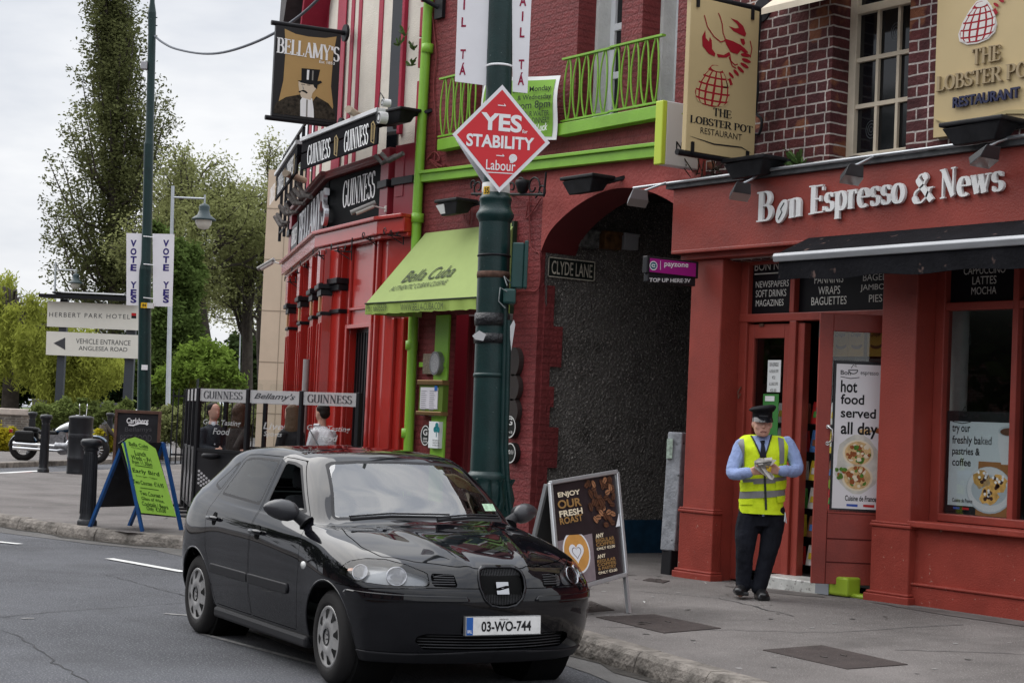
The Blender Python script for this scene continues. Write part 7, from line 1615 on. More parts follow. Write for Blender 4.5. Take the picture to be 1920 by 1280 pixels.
car=thing('parked_car','black five door hatchback driving along the kerb in the foreground','car',(-10.48,-5.28,0),rz=CARH);car.scale=(.992,)*3
car.name='hatchback_car'
def cmesh(name,mesh,mt,parent=car,mir=0,smooth=True,off=0.,shell=0.,mats=None,thick=0.):
    """mir 0: both halves in one mesh, 1: as given (left, +y), -1: mirrored (right)"""
    V,Fc=mesh;V=np.array(V)
    if off or shell or thick:
        nr=np.zeros_like(V)
        for f in Fc:
            a,b,c=V[f[0]],V[f[1]],V[f[2]];n=np.cross(b-a,c-a)
            if len(f)>3: n=n+np.cross(c-a,V[f[3]]-a)
            for i in f: nr[i]+=n
        nr/=np.maximum(np.linalg.norm(nr,axis=1),1e-12)[:,None];nr*=NSIGN
        if off: V=V+nr*off
        if shell:
            ec={}
            for f in Fc:
                for a,b in zip(f,f[1:]+f[:1]): ec[(a,b)]=1
            n0=len(V);W=V+nr*shell;F2=[tuple(i+n0 for i in f) for f in Fc]
            F2+=[(a,b,b+n0,a+n0) for (a,b) in ec if (b,a) not in ec];V=np.concatenate([V,W]);Fc=F2
    mb=MB()
    if mir>=0: mb.add(V,[f[::-1] for f in Fc] if NSIGN<0 else Fc,0,smooth)
    if mir<=0: mb.add(V*np.array([1,-1,1]),Fc if NSIGN<0 else [f[::-1] for f in Fc],0,smooth)
    o=mb.build(name,mt,parent,world=False)
    if mir==0:
        bm=bmesh.new();bm.from_mesh(o.data);bmesh.ops.remove_doubles(bm,verts=[v for v in bm.verts if abs(v.co.y)<1e-4],dist=2e-4);bm.to_mesh(o.data);bm.free()
    return o
# outward direction of the raw grid faces
_f=FQ[(3*KL)*(ns-1)+8*KS];_n=np.cross(VV[_f[1]]-VV[_f[0]],VV[_f[2]]-VV[_f[0]]);NSIGN=1 if _n[1]>0 else -1
body=(VV,FQ)
def arch(cx): return lambda V:np.where((V[:,1]>.45)&(V[:,2]<.75),np.hypot(V[:,0]-cx,V[:,2]-.295)-.345,1.)
_,body=clip(body,arch(1.23));_,body=clip(body,arch(-1.23))
DARKP=mat('car_gap',(.002,.002,.002),.9)
# windscreen and windows with their seals
def cutglass(fn,w_seal=.018):
    global body
    ins,body=clip(body,fn);g,s=clip(ins,fn,-w_seal);return g,s
WS=[(-.3,1.004),(.40,.998),(.605,.985),(.635,.995),(.515,1.33),(.47,1.348),(.3,1.362),(-.3,1.372)]
g,s=cutglass(front(WS));cmesh('windscreen',g,cgl);cmesh('windscreen_seal',s,trim)
g,s=cutglass(rear([(-.3,1.13),(.44,1.12),(.37,1.315),(-.3,1.32)]));cmesh('rear_window',g,csg);cmesh('rear_window_seal',s,trim)
WF=[(.60,1.012),(.215,1.312),(.10,1.332),(-.035,1.337),(-.05,1.012)]
WR=[(-.16,1.018),(-.135,1.337),(-.55,1.338),(-.72,1.328),(-.80,1.305),(-.97,1.06),(-.95,1.045)]
WQ=[(-.87,1.30),(-.97,1.275),(-1.23,1.125),(-1.22,1.10),(-1.045,1.065)]
gf,sf=cutglass(side(WF));gr,sr=cutglass(side(WR));gq,sq_=cutglass(side(WQ))
for sgn in (1,-1): cmesh('quarter_window',gq,csg,mir=sgn);cmesh('window_seal',sq_,trim,mir=sgn)
# lamps, grilles, plate recess
HLf=angf(ang([(27.5,.672),(28.5,.742),(36,.783),(45,.806),(53,.803),(60,.78),(64.5,.735),(65,.705),(55,.68),(42,.668)]),.004)
hl_,body=clip(body,HLf);hl_c,hl_r=clip(hl_,HLf,-.004)
GSf=angf(ang([(17.5,.668),(19,.738),(27.2,.741),(26.2,.672)]),.003);gs_,body=clip(body,GSf)
CGf=front([(-.3,.79),(.11,.79),(.15,.765),(.165,.72),(.163,.66),(.135,.59),(.09,.553),(.03,.54),(-.3,.54)],0,1.5);cg_,body=clip(body,CGf);cg_in,cg_rim=clip(cg_,CGf,-.014)
LGf=front([(-.3,.375),(.47,.385),(.52,.37),(.53,.345),(.47,.295),(-.3,.285)],.003,1.5);lg_,body=clip(body,LGf)
# bonnet
BNf=lambda V,s=sdf([(1.9,-.3),(1.9,.17),(1.86,.30),(1.76,.50),(1.60,.655),(1.40,.70),(1.15,.69),(.98,.655),(.95,.5),(1.03,.2),(1.04,-.3)]):np.where((V[:,2]>.75)&(V[:,0]>.9),s(V[:,0],V[:,1]),1.)
bn,body=clip(body,BNf);bn_in,bn_gap=clip(bn,BNf,-.006)
cmesh('bonnet',bn_in,paint,off=.001);cmesh('bonnet_gap',bn_gap,DARKP,off=-.006)
# bumper: everything ahead of the front arch below the lamps
BPf=lambda V:np.maximum(1.36-V[:,0],V[:,2]-(.662-.02*np.clip((V[:,1]-.5)/.3,0,1)))
bp,body=clip(body,BPf);bp_in,bp_gap=clip(bp,BPf,-.005)
STf=angf(ang([(13,.578),(14,.61),(58,.618),(60,.60),(58,.575)]),.002)
st,bp_in=clip(bp_in,STf)
lip,bp_in=clip(bp_in,lambda V:V[:,2]-(.272+.01*np.cos(V[:,1]*5)));cmesh('front_bumper',bp_in,paint);cmesh('bumper_lip',lip,trim,shell=.008);cmesh('bumper_gap',bp_gap,DARKP,off=-.006)
for sgn in (1,-1): cmesh('bumper_strip',st,paint,mir=sgn,shell=.009)
# doors
DFf=side([(.70,.265),(.755,.45),(.775,.68),(.735,.90),(.665,.99),(.215,1.345),(.05,1.357),(-.095,1.36),(-.105,1.0),(-.10,.265)],.0,.4)
DRf=side([(-.115,.265),(-.12,1.0),(-.11,1.36),(-.55,1.36),(-.78,1.35),(-.86,1.31),(-1.03,1.04),(-1.05,.9),(-.99,.66),(-.90,.5),(-.84,.265)],.0,.4)
dparts=[]
for fn,nm in ((DFf,'front'),(DRf,'rear')):
    d_,body=clip(body,fn);di,dg=clip(d_,fn,-.005);dparts.append((fn,di,dg))
doors={}
for (fn,di,dg),nm,gl,sl in ((dparts[0],'front',gf,sf),(dparts[1],'rear',gr,sr)):
    MOf=side([(-.10,.49),(-.10,.555),(.60,.555),(.615,.52),(.60,.49)] if nm=='front' else [(-.87,.50),(-.86,.555),(-.125,.555),(-.125,.49),(-.85,.49)],.0)
    mo,di2=clip(di,MOf)
    for sgn in (1,-1):
        d_=cmesh('door',di2,paint,mir=sgn);cmesh('door_gap',dg,DARKP,car,mir=sgn,off=-.006);cmesh('door_moulding',mo,trim,d_,mir=sgn,shell=.012)
        cmesh('window_seal',sl,trim,d_,mir=sgn)
        if nm=='front' and sgn==-1:   # lowered window: only a low band of glass left at the bottom
            lo,_=clip(gl,lambda V:V[:,2]-1.045);cmesh('window_glass',lo,csg,d_,mir=sgn,off=-.02)
        else: cmesh('window_glass',gl,csg,d_,mir=sgn)
        doors[(nm,sgn)]=d_
cmesh('body',body,paint)
def spt(x,z,ymin=.4):
    k=np.argmin(np.where(VV[:,1]>ymin,(VV[:,0]-x)**2+(VV[:,2]-z)**2,9));p=VV[k];i,j=divmod(k,ns)
    a=VV[k+1]-VV[k-1];b=VV[k+ns]-VV[k-ns];n=np.cross(a,b);n/=np.linalg.norm(n);n*=1 if n[1]>0 else -1
    return Vector((x,p[1],z)),Vector(n)
def fpt(a,z):
    """point on the nose at an angle from the middle"""
    A=np.degrees(np.arctan2(VV[:,1],VV[:,0]-1.0));k=np.argmin(np.where(VV[:,0]>1.05,((A-a)/60)**2+(VV[:,2]-z)**2,9));i,j=divmod(k,ns)
    a_=VV[min(k+1,len(VV)-1)]-VV[k];b=VV[min(k+ns,len(VV)-1)]-VV[k-ns];n=np.cross(a_,b);n/=np.linalg.norm(n);n*=1 if n[0]>0 else -1
    return Vector(VV[k]),Vector(n)
S_=lambda v,sgn:Vector((v.x,v.y*sgn,v.z))
for (nm,sgn),d_ in doors.items():
    x,z=(.02,.845) if nm=='front' else (-.86,.875)
    p,n=spt(x,z);t=Vector((1,0,0));m=MB();pl=Pl(S_(p,sgn),Vector((-sgn,0,0)) if False else Vector((1,0,0))*(-sgn),(0,0,1))
    n2=S_(n,sgn);u=Vector((1,0,0));u=(u-n2*u.dot(n2)).normalized();v=n2.cross(u)
    c=S_(p,sgn)+n2*.002
    m.add([c+u*.045*math.cos(k*.4)+v*.05*math.sin(k*.4) for k in range(16)],[tuple(range(16))],0);m.build('handle_recess',DARKP,d_,world=False)
    m=MB();b=c+n2*.022;m.tube([b-u*.10+n2*-.012,b-u*.08,b+u*.07,b+u*.09+n2*-.012],[.012,.018,.018,.012],8);m.build('door_handle',paint,d_,world=False)
for sgn in (1,-1):
    # lamp: dark housing, reflectors, clear cover
    h=cmesh('headlight',hl_c,mat('lamp_housing_grey',(.16,.165,.17),.3,.6),mir=sgn,off=-.055)
    m=MB()
    for a,z,r_ in ((39,.728,.062),(53.5,.74,.05)):
        p,n=fpt(a,z);n=S_(n,sgn);p=S_(p,sgn);n=(n+Vector((.5,0,0))).normalized();c=p-n*.03
        ux,vx=_perp(n);M=Matrix((ux,vx,n)).transposed()
        m.lathe([(r_*1.02,-.01),(r_,.004),(r_*.93,.006),(r_*.88,-.004)],c,24,0,M);m.lathe([(r_*.88,-.004),(r_*.8,-.016),(r_*.55,-.03),(r_*.5,-.03)],c,24,2,M);m.lathe([(r_*.5,-.03),(r_*.52,-.014),(r_*.44,-.012),(r_*.4,-.02)],c,20,0,M);m.lathe([(r_*.4,-.02),(.0,-.03)],c,16,1,M)
    m.build('reflector',[mat('lamp_reflector',(.4,.4,.42),.12,1),mat('lamp_bulb',(.05,.05,.055),.1,.8),mat('lamp_bowl',(.12,.12,.125),.22,.9)],h,world=False)
    p,n=fpt(60.5,.735);m=MB();m.lathe([(.028,0),(.02,.012),(0,.016)],S_(p,sgn)-S_(n,sgn)*.035,12,0);m.build('indicator_lens',mat('indicator_pale_orange',(.55,.3,.2),.3),h,world=False)
    cmesh('lamp_cover',hl_c,glassmat('lamp_cover_glass',(.9,.91,.92),.06),h,mir=sgn) if 'lamp_cover_glass' not in _mats else cmesh('lamp_cover',hl_c,_mats['lamp_cover_glass'],h,mir=sgn)
    cmesh('lamp_surround',hl_r,DARKP,h,mir=sgn,off=-.004)
    v_=cmesh('air_intake',gs_,DARKP,mir=sgn,off=-.03)
    m=MB()
    for i in range(5):
        P=[];
        for a in (18,20.5,23,25.5,26.8):
            p,n=fpt(a,.68+i*.0135);P.append(S_(p,sgn)-S_(n,sgn)*.004)
        m.tube(P,.0042,5)
    m.build('intake_slats',mat('slat_satin_black',(.035,.035,.038),.35),v_,world=False)
    # repeater, mirror, wiper side things
    p,n=spt(.86,.70);m=MB();m.lathe([(.026,0),(.024,.008),(.0,.012)],S_(p,sgn),12,0,Matrix(((1.35,0,0),(0,0,sgn),(0,1,0))));m.build('side_repeater',mat('clear_lens',(.6,.6,.58),.2),car,world=False)
    m=MB();c=Vector((.60,(.915)*sgn,1.035));k=14;V=[]
    for i in range(9):
        ph=math.pi*i/8
        for j in range(16):
            t=2*math.pi*j/16;lx=math.sin(ph)*math.cos(t);lz=math.sin(ph)*math.sin(t);ly=math.cos(ph)
            V.append(c+Vector((.07*lx*(1 if lx>0 else .45)-.035*ly,(.112*ly)*sgn,.07*lz*(1-.2*ly)+.012*ly)))
    m.add(V,[(i*16+j,i*16+(j+1)%16,(i+1)*16+(j+1)%16,(i+1)*16+j)[::sgn] for i in range(8) for j in range(16)],0,True)
    mi=m.build('wing_mirror',mat('mirror_shell_black',(.03,.03,.034),.38,coat=.3),car,world=False)
    m=MB();m.tube([(.62,.83*sgn,1.01),(.64,.77*sgn,.97),(.66,.755*sgn,.95)],[.035,.045,.06],10);m.build('mirror_arm',trim,mi,world=False)
    m=MB();m.add([c+Vector((-.036,.095*math.cos(k*.4)*sgn,.058*math.sin(k*.4))) for k in range(16)],[tuple(range(16))]);m.build('mirror_glass',chrome,mi,world=False)
g_=cmesh('grille',cg_in,DARKP,off=-.02);cmesh('grille_rim',cg_rim,mat('grille_rim_gloss',(.02,.02,.022),.15,.6),g_,shell=.008)
m=MB()
for i in range(-13,14):
    y=i*.011;z0=.56+.25*abs(y)**1.2;z1=.772;P=[Vector((1.985-.06*y*y/.02*.1-(max(0,z-.6))**1.0*.42-.0*z,y,z)) for z in (z0,.62,.68,.73,z1)];m.tube([p-Vector((.018,0,0)) for p in P],.0028,4)
m.build('grille_bars',mat('slat_satin_black',(.035,.035,.038)),g_,world=False)
EP=Pl((1.955,0,.66),(0,1,0),(-.32,0,1));m=MB()
s_=.042
for L_ in ([(-1,.9),(1,.9),(1,.35),(.55,.35),(-1,.0)],[(1,-.9),(-1,-.9),(-1,-.35),(-.55,-.35),(1,0.0)],[(-.2,-.02),(-.2,.02),(.2,.06),(.2,.02)]): m.prism(EP,[(x*s_,y*s_) for x,y in L_],.0,.008)
m.build('emblem',mat('worn_chrome',(.42,.42,.43),.25,1),g_,world=False)
lgo=cmesh('lower_grille',lg_,DARKP,off=-.04);m=MB()
for i in range(5):
    z=.302+i*.0175;m.tube([(1.955-.115*(y/.5)**2-.05*(.43-z)-.002,y,z) for y in [-.5+k*.1 for k in range(11)]],.0036,5)
m.build('grille_slats',mat('slat_satin_black',(.035,.035,.038)),lgo,world=False)
# plate
NPl=Pl((1.995,0,.44),(0,1,0),(-.05,0,1));w2,h2=.262,.058
m=MB();m.pbox(NPl,-w2,w2,-h2,h2,-.03,.0);np_=m.build('number_plate',mat('plate_holder',(.3,.3,.3),.3,.5),car,world=False,bevel=.004)
m=MB();m.pbox(NPl,-w2+.006,w2-.006,-h2+.006,h2-.006,.0,.002);m.build('plate_face',mat('plate_white',(.72,.71,.69),.45,dirt=.25,ds=14),np_,world=False)
m=MB();m.pbox(NPl,-w2+.006,-w2+.05,-h2+.006,h2-.006,.002,.0035);text(m,NPl,'IRL',-w2+.012,-h2+.018,.032,.018,.0045,1,bold=.01);m.build('plate_band',[mat('plate_blue',(.01,.09,.35),.45),letw],np_,world=False)
m=MB();text(m,NPl,'03-WO-744',-.155,-.034,.345,.062,.0035,bold=.028);text(m,NPl,'MAIGH EO',-.03,.034,.06,.009,.0035);m.build('plate_characters',ink,np_,world=False)
# wipers, tax disc, aerial
for pts in (((.985,-.60,1.0),(.955,-.3,1.02),(.985,.12,1.02)),((.99,.02,1.0),(.96,.3,1.02),(.925,.52,1.015))):
    m=MB();m.tube([Vector(p)+Vector((.02,0,.005)) for p in pts],[.014,.010,.007],6);m.tube([Vector(p)+Vector((.0,.0,.022)) for p in pts],.006,5);m.build('wiper',trim,car,world=False)
m=MB();p0=Vector((.845,.47,1.06));dx=Vector((-.03,.10,0));dz=Vector((-.09,0,.065));m.add([p0+Vector((-.01,0,0)),p0+dx+Vector((-.01,0,0)),p0+dx+dz*.7,p0+dz*.7],[(0,1,2,3)]);m.build('tax_disc',mat('paper_disc',(.35,.5,.35),.5,var=.5,vs=30),car,world=False)
m=MB();m.tube([(-.95,0,1.40),(-1.2,0,1.56)],[.008,.004],6);m.build('aerial',trim,car,world=False)
# inside
intm=mat('car_interior_grey',(.045,.045,.05),.8)
m=MB();m.box(-1.6,1.0,-.66,.66,.22,.32);m.box(-1.7,1.6,-.55,.55,.18,.22);m.build('floor_pan',black,car,world=False)
m=MB();m.hexa([(.55,-.66,.6),(1.0,-.64,.6),(1.0,.64,.6),(.55,.66,.6),(.50,-.66,.90),(.93,-.62,.955),(.93,.62,.955),(.50,.66,.90)]);m.hexa([(.48,-.54,.86),(.7,-.54,.86),(.7,-.2,.86),(.48,-.2,.86),(.5,-.5,.96),(.68,-.5,.97),(.68,-.24,.97),(.5,-.24,.96)]);m.build('dashboard',intm,car,world=False,bevel=.03)
def seat(x,y):
    m=MB();m.box(x-.02,x+.48,y-.24,y+.24,.4,.56);m.hexa([(x-.06,y-.25,.5),(x+.1,y-.25,.5),(x+.1,y+.25,.5),(x-.06,y+.25,.5),(x-.24,y-.2,1.08),(x-.12,y-.2,1.1),(x-.12,y+.2,1.1),(x-.24,y+.2,1.08)]);m.build('seat',mat('seat_cloth',(.05,.05,.056),.9),car,world=False,bevel=.05)
    m=MB();m.box(x-.26,x-.15,y-.13,y+.13,1.13,1.29);m.build('headrest',mat('seat_cloth',(.05,.05,.056)),car,world=False,bevel=.04)
seat(-.05,-.36);seat(-.05,.36)
m=MB();m.box(-1.25,-.75,-.6,.6,.4,.58);m.hexa([(-1.3,-.6,.5),(-1.1,-.6,.5),(-1.1,.6,.5),(-1.3,.6,.5),(-1.45,-.55,1.05),(-1.32,-.55,1.07),(-1.32,.55,1.07),(-1.45,.55,1.05)]);m.build('rear_seat',mat('seat_cloth',(.05,.05,.056)),car,world=False,bevel=.05)
m=MB();sw=Matrix.Rotation(R(65),3,'Y');m.tube([Vector((.40,-.37,.93))+Vector((.19*math.sin(k*.3)*-.42,.19*math.cos(k*.3),.19*math.sin(k*.3)*.9)) for k in range(21)],.016,8,closed=True);m.tube([(.4,-.37,.93),(.6,-.37,.85)],.03,8);m.build('steering_wheel',trim,car,world=False)
m=MB();m.box(.36,.40,-.11,.11,1.275,1.335);m.build('inner_mirror',trim,car,world=False,bevel=.01)
# wheels
for x in (1.23,-1.23):
    for sgn in (1,-1):
        w_=bpy.data.objects.new('wheel',None);COL.objects.link(w_);w_.parent=car;w_.location=(x,.735*sgn,.292);w_.empty_display_size=.1
        if x>0: w_.rotation_euler=(0,0,R(-3))
        M=Matrix(((1,0,0),(0,0,sgn),(0,1,0)))
        m=MB();m.lathe([(.185,-.085),(.22,-.09),(.262,-.085),(.285,-.065),(.292,-.03),(.293,.0),(.292,.03),(.285,.062),(.262,.082),(.22,.088),(.195,.082),(.188,.07)],(0,0,0),48,0,M);m.build('tyre',rub,w_,world=False)
        m=MB();m.lathe([(.196,.062),(.194,.078),(.18,.082),(.172,.074),(.10,.088),(.062,.092),(.055,.084),(.0,.086)],(0,0,0),40,0,M);m.lathe([(.19,-.08),(.19,.06),(.0,.03)],(0,0,0),24,1,M)
        hc=m.build('hub_cap',[hubm,black],w_,world=False)
        m=MB();WP=Pl((0,0,0),(-sgn,0,0),(0,0,1))
        for k in range(8):
            t=k*math.pi/4+.2;L_=[(.168,-.2),(.174,0),(.168,.2),(.14,.13),(.118,.09),(.112,0),(.118,-.09),(.14,-.13)]
            V=[]
            for r_,a in L_:
                dep=.074+(.172-r_)*.194+.0035 if r_<.172 else .079
                V.append(Vector((r_*math.cos(t+a),dep*sgn,r_*math.sin(t+a))))
            m.add(V,[tuple(range(8))[::sgn]])
        m.build('hub_cap_holes',mat('hub_hole',(.008,.008,.008),.8),hc,world=False)
        m=MB();m.tube([(.05*math.cos(k*.3),.0905*sgn,.05*math.sin(k*.3)) for k in range(21)],.005,5,closed=True);m.add([Vector((x_*.02,.0885*sgn,z_*.02)) for x_,z_ in ((-1,.9),(1,.9),(1,.3),(-1,-.9),(1,-.9),(1,-.3))],[(0,1,2),(3,4,5)]);m.build('hub_emblem',black,hc,world=False)
    for sgn in (1,-1):
        m=MB();m.lathe([(.34,-.22),(.335,.05)],(x,.70*sgn,.295),32,0,Matrix(((1,0,0),(0,0,sgn),(0,1,0))));m.build('wheel_well',DARKP,car,world=False)
        # rolled arch edge
        m=MB();P=[]
        for k in range(25):
            t=R(-6+k*8);xx_,zz_=x+.347*math.cos(t),.295+.347*math.sin(t)
            if zz_<.22: continue
            p,n=spt(xx_,zz_,.45);P.append(Vector((xx_,(p.y-.004)*sgn,zz_)))
        m.tube(P,.008,6);m.build('arch_lip',paint,car,world=False)
for sgn in (1,-1):
    m=MB();m.box(-.86,.86,.74*sgn,.815*sgn,.17,.245);m.build('sill',trim,car,world=False,bevel=.02)
# ================================================================ people
def eloft(mb,pl,rings,k=20,m=0,cap=True,power=2.0):
    """closed loft of horizontal ellipses: (u, v, n, half width, half depth)"""
    V=[]
    for (u,v,n,ru,rn) in rings:
        for j in range(k):
            t=2*math.pi*j/k;c,s_=math.cos(t),math.sin(t)
            c=math.copysign(abs(c)**(2/power),c);s_=math.copysign(abs(s_)**(2/power),s_)
            V.append(pl.p(u+ru*c,v,n+rn*s_))
    r=len(rings);Fs=[(i*k+j,i*k+(j+1)%k,(i+1)*k+(j+1)%k,(i+1)*k+j) for i in range(r-1) for j in range(k)]
    mb.add(V,Fs,m,True)
    if cap: mb.add(V[:k],[tuple(range(k-1,-1,-1))],m,True);mb.add(V[-k:],[tuple(range(k))],m,True)
def ball(mb,pl,u,v,n,ru,rv,rn,k=14,m=0):
    eloft(mb,pl,[(u,v+rv*math.sin(a),n,max(.001,ru*math.cos(a)),max(.001,rn*math.cos(a))) for a in [-math.pi/2+math.pi*i/10 for i in range(11)]],k,m)
def fuse(mb,name,mt,parent,vox=.009,it=4):
    """one continuous surface from overlapping closed pieces"""
    o=mb.build(name,mt,parent);bm=bmesh.new();bm.from_mesh(o.data);bmesh.ops.recalc_face_normals(bm,faces=bm.faces);bm.to_mesh(o.data);bm.free()
    r=o.modifiers.new('r','REMESH');r.mode='VOXEL';r.voxel_size=vox;r.use_smooth_shade=True
    s_=o.modifiers.new('s','SMOOTH');s_.iterations=it;s_.factor=.5
    bpy.context.view_layer.update();dg=bpy.context.evaluated_depsgraph_get();me=bpy.data.meshes.new_from_object(o.evaluated_get(dg))
    o.modifiers.clear();old=o.data;o.data=me;me.name=name;me.materials.clear();me.materials.append(mt)
    for p in me.polygons: p.material_index=0;p.use_smooth=True
    bpy.data.meshes.remove(old);return o
from mathutils import noise as mnoise
def wrinkle(o,amp,sc=14.,str_=(1,1,.55)):
    me=o.data;nr=[v.normal.copy() for v in me.vertices]
    for v,n in zip(me.vertices,nr):
        p=Vector(v.co);q=Vector((p.x*sc*str_[0],p.y*sc*str_[1],p.z*sc*str_[2]));v.co=p+n*amp*(mnoise.ridged_multi_fractal(q,.9,2.1,3,1.,2.)-1.1)*.6
    return o
def limb(mb,pl,pts,n=12,m=0):
    """pts: (u,v,n,r)"""
    P=smooth_pts([tuple(p) for p in pts],5);Q=[pl.p(a,b,c) for a,b,c,_ in P];rs=[p[3] for p in P]
    d0=(Q[0]-Q[1]).normalized();d1=(Q[-1]-Q[-2]).normalized()
    Q=[Q[0]+d0*rs[0]*.8,Q[0]+d0*rs[0]*.5]+Q+[Q[-1]+d1*rs[-1]*.5,Q[-1]+d1*rs[-1]*.8];rs=[rs[0]*.35,rs[0]*.8]+rs+[rs[-1]*.8,rs[-1]*.35]
    mb.tube(Q,rs,n,m)
skin=mat('weathered_skin',(.60,.34,.26),.55,var=.12,vs=30)
def hand(mb,pl,u,v,n,du,dv,dn,s_,spread,curl):
    """palm with four fingers of different lengths and a thumb; (du,dv,dn) points along the fingers"""
    d=Vector((du,dv,dn)).normalized();w=Vector(spread).normalized();w=(w-d*w.dot(d)).normalized();q=d.cross(w)
    c=Vector((u,v,n));P=lambda a,b,e: tuple(c+d*a+w*b+q*e)
    for b in (-.028,-.01,.01,.028): limb(mb,pl,[(*P(-.03,b*.8,0),.015),(*P(.045,b,0),.0135)],8)
    for b,L_ in ((-.03,.058),(-.01,.072),(.011,.076),(.031,.066)):
        limb(mb,pl,[(*P(.045,b,0),.0105),(*P(.045+L_*.42,b*1.08,curl*.012),.0098),(*P(.045+L_*.75,b*1.1,curl*.034),.009),(*P(.045+L_*.85,b*1.08,curl*.056),.008)],8)
    limb(mb,pl,[(*P(-.01,.03,0),.014),(*P(.025,.052,curl*.012),.0125),(*P(.055,.058,curl*.03),.010)],8)
# --- the man in the hi-vis vest
g=gnd(1412,1121);WM=facing(g);gzv=g.z
wm=thing('person','man in a peaked cap and yellow hi-vis vest holding a folded paper','person',g)
def X(px,py,n=0.): return WM.hit(px,py,n)
def J(px,py,n,r): u,v=WM.hit(px,py,n);return (u,v,n,r)
def JR(px,py,n,ru,rn): u,v=WM.hit(px,py,n);return (u,v,n,ru,rn)
shirt=mat('pale_blue_shirt',(.26,.33,.55),.8,var=.08,vs=9,bump=.5,bs=22);navyc=mat('navy_trousers',(.008,.009,.014),.85,var=.4,vs=5,bump=.6,bs=14)
hiv=mat('hivis_yellow',(.62,.78,.02),.7,var=.07,vs=9,bump=.5,bs=16);refl=mat('reflective_grey',(.20,.2,.2),.45,var=.12,vs=12);shoe=mat('black_leather_shoe',(.012,.012,.013),.35,bump=.2,bs=30)
TO=[JR(1427,968,.0,.165,.125),JR(1427,950,.0,.172,.135),JR(1429,920,.0,.172,.14),JR(1431,890,.0,.176,.14),JR(1432,860,.0,.182,.135),JR(1432,842,.0,.19,.12),JR(1432,831,-.01,.185,.10),JR(1432,822,-.025,.14,.075),JR(1431,816,-.03,.08,.055)]
hd=JR(1429,793,.07,0,0)
HN=.075
def head(mb,pl,u,v,n,s_=1.,turn=0.,old=True):
    R_=[(-.118,.028,.02,.05),(-.108,.05,.015,.066),(-.085,.064,.008,.082),(-.05,.072,.0,.092),(-.01,.077,-.006,.098),(.04,.079,-.01,.1),(.08,.072,-.012,.092),(.108,.05,-.014,.066),(.122,.02,-.014,.03)]
    eloft(mb,pl,[(u+turn*rn*.15,v+dv*s_,n+dn*s_,ru*s_,rn*s_) for dv,ru,dn,rn in R_],18)
    limb(mb,pl,[(u+turn*.01,v+.012*s_,n+.088*s_,.009*s_),(u+turn*.018,v-.015*s_,n+.102*s_,.013*s_),(u+turn*.02,v-.03*s_,n+.108*s_,.016*s_)],8)
    for e in (-1,1):
        ball(mb,pl,u+e*.08*s_,v-.012*s_,n-.01*s_,.012*s_,.03*s_,.018*s_);ball(mb,pl,u+e*.036*s_,v+.022*s_,n+.078*s_,.03*s_,.009*s_,.014*s_);ball(mb,pl,u+e*.045*s_,v-.035*s_,n+.06*s_,.026*s_,.022*s_,.02*s_)
    ball(mb,pl,u,v-.065*s_,n+.076*s_,.028*s_,.006*s_,.018*s_);ball(mb,pl,u,v-.078*s_,n+.074*s_,.024*s_,.006*s_,.018*s_);ball(mb,pl,u,v-.1*s_,n+.068*s_,.026*s_,.018*s_,.016*s_)
m=MB();head(m,WM,hd[0],hd[1],HN)
limb(m,WM,[(hd[0],hd[1]-.06,.04,.055),J(1430,820,.01,.056),J(1431,850,-.01,.08)])
eloft(m,WM,[(a,b,c,d*.9,e*.9) for a,b,c,d,e in TO])
lw=X(1404,886,.21);lh=X(1410,882,.22);rw=X(1464,882,.2);rh=X(1455,879,.22)
armL=[J(1392,834,-.015,.056),J(1380,862,.03,.05),J(1375,888,.1,.043),(*lw,.21,.034),(*lh,.22,.03)]
armR=[J(1474,831,-.015,.056),J(1488,856,.02,.05),J(1493,881,.08,.043),(*rw,.20,.034),(*rh,.22,.03)]
limb(m,WM,armL);limb(m,WM,armR)
hand(m,WM,lh[0]+.03,lh[1]+.0,.235,1,.12,.12,1,(0,1,.3),1.);hand(m,WM,rh[0]-.01,rh[1]-.01,.235,-1,.15,.12,1,(0,1,.35),-1.)
legA=[J(1411,955,.0,.095),J(1401,990,.0,.085),J(1397,1030,.03,.062),J(1395,1065,.0,.052),J(1394,1096,-.02,.042)]
legB=[J(1446,955,.0,.095),J(1448,985,.0,.085),J(1441,1032,.04,.062),J(1432,1068,.03,.052),J(1424,1102,.02,.042)]
limb(m,WM,legA);limb(m,WM,legB);limb(m,WM,[J(1393,1102,-.02,.04),J(1388,1112,.05,.034)]);limb(m,WM,[J(1424,1108,.03,.04),J(1425,1118,.1,.034)])
fuse(m,'body',skin,wm,.008,5)
# face marks
m=MB();u,v,n=hd[0],hd[1],HN
for e in (-1,1): m.add([WM.p(u+e*.033+.013*math.cos(t),v+.007+.0055*math.sin(t),n+.0965-abs(math.cos(t)*e+.6)*.002) for t in [k*.63 for k in range(10)]],[tuple(range(10))],0);m.add([WM.p(u+e*.033+.0055*math.cos(t),v+.007+.0055*math.sin(t),n+.098) for t in [k*.63 for k in range(10)]],[tuple(range(10))],1)
m.build('eyes',[mat('eye_white',(.5,.45,.42),.4),mat('eye_dark',(.02,.015,.012),.3)],wm)
m=MB();
for e in (-1,1): m.tube([WM.p(u+e*.016,v+.026,n+.099),WM.p(u+e*.036,v+.031,n+.095),WM.p(u+e*.055,v+.023,n+.082)],.0055,6)
m.build('eyebrows',mat('grey_hair',(.32,.3,.28),.9,bump=.6,bs=60),wm)
m=MB();m.tube([WM.p(u-.026,v-.078,n+.088),WM.p(u-.01,v-.0715,n+.096),WM.p(u+.01,v-.0715,n+.096),WM.p(u+.026,v-.078,n+.088)],.0035,6);m.build('mouth',mat('lip_line',(.16,.05,.045),.6),wm)
m=MB()
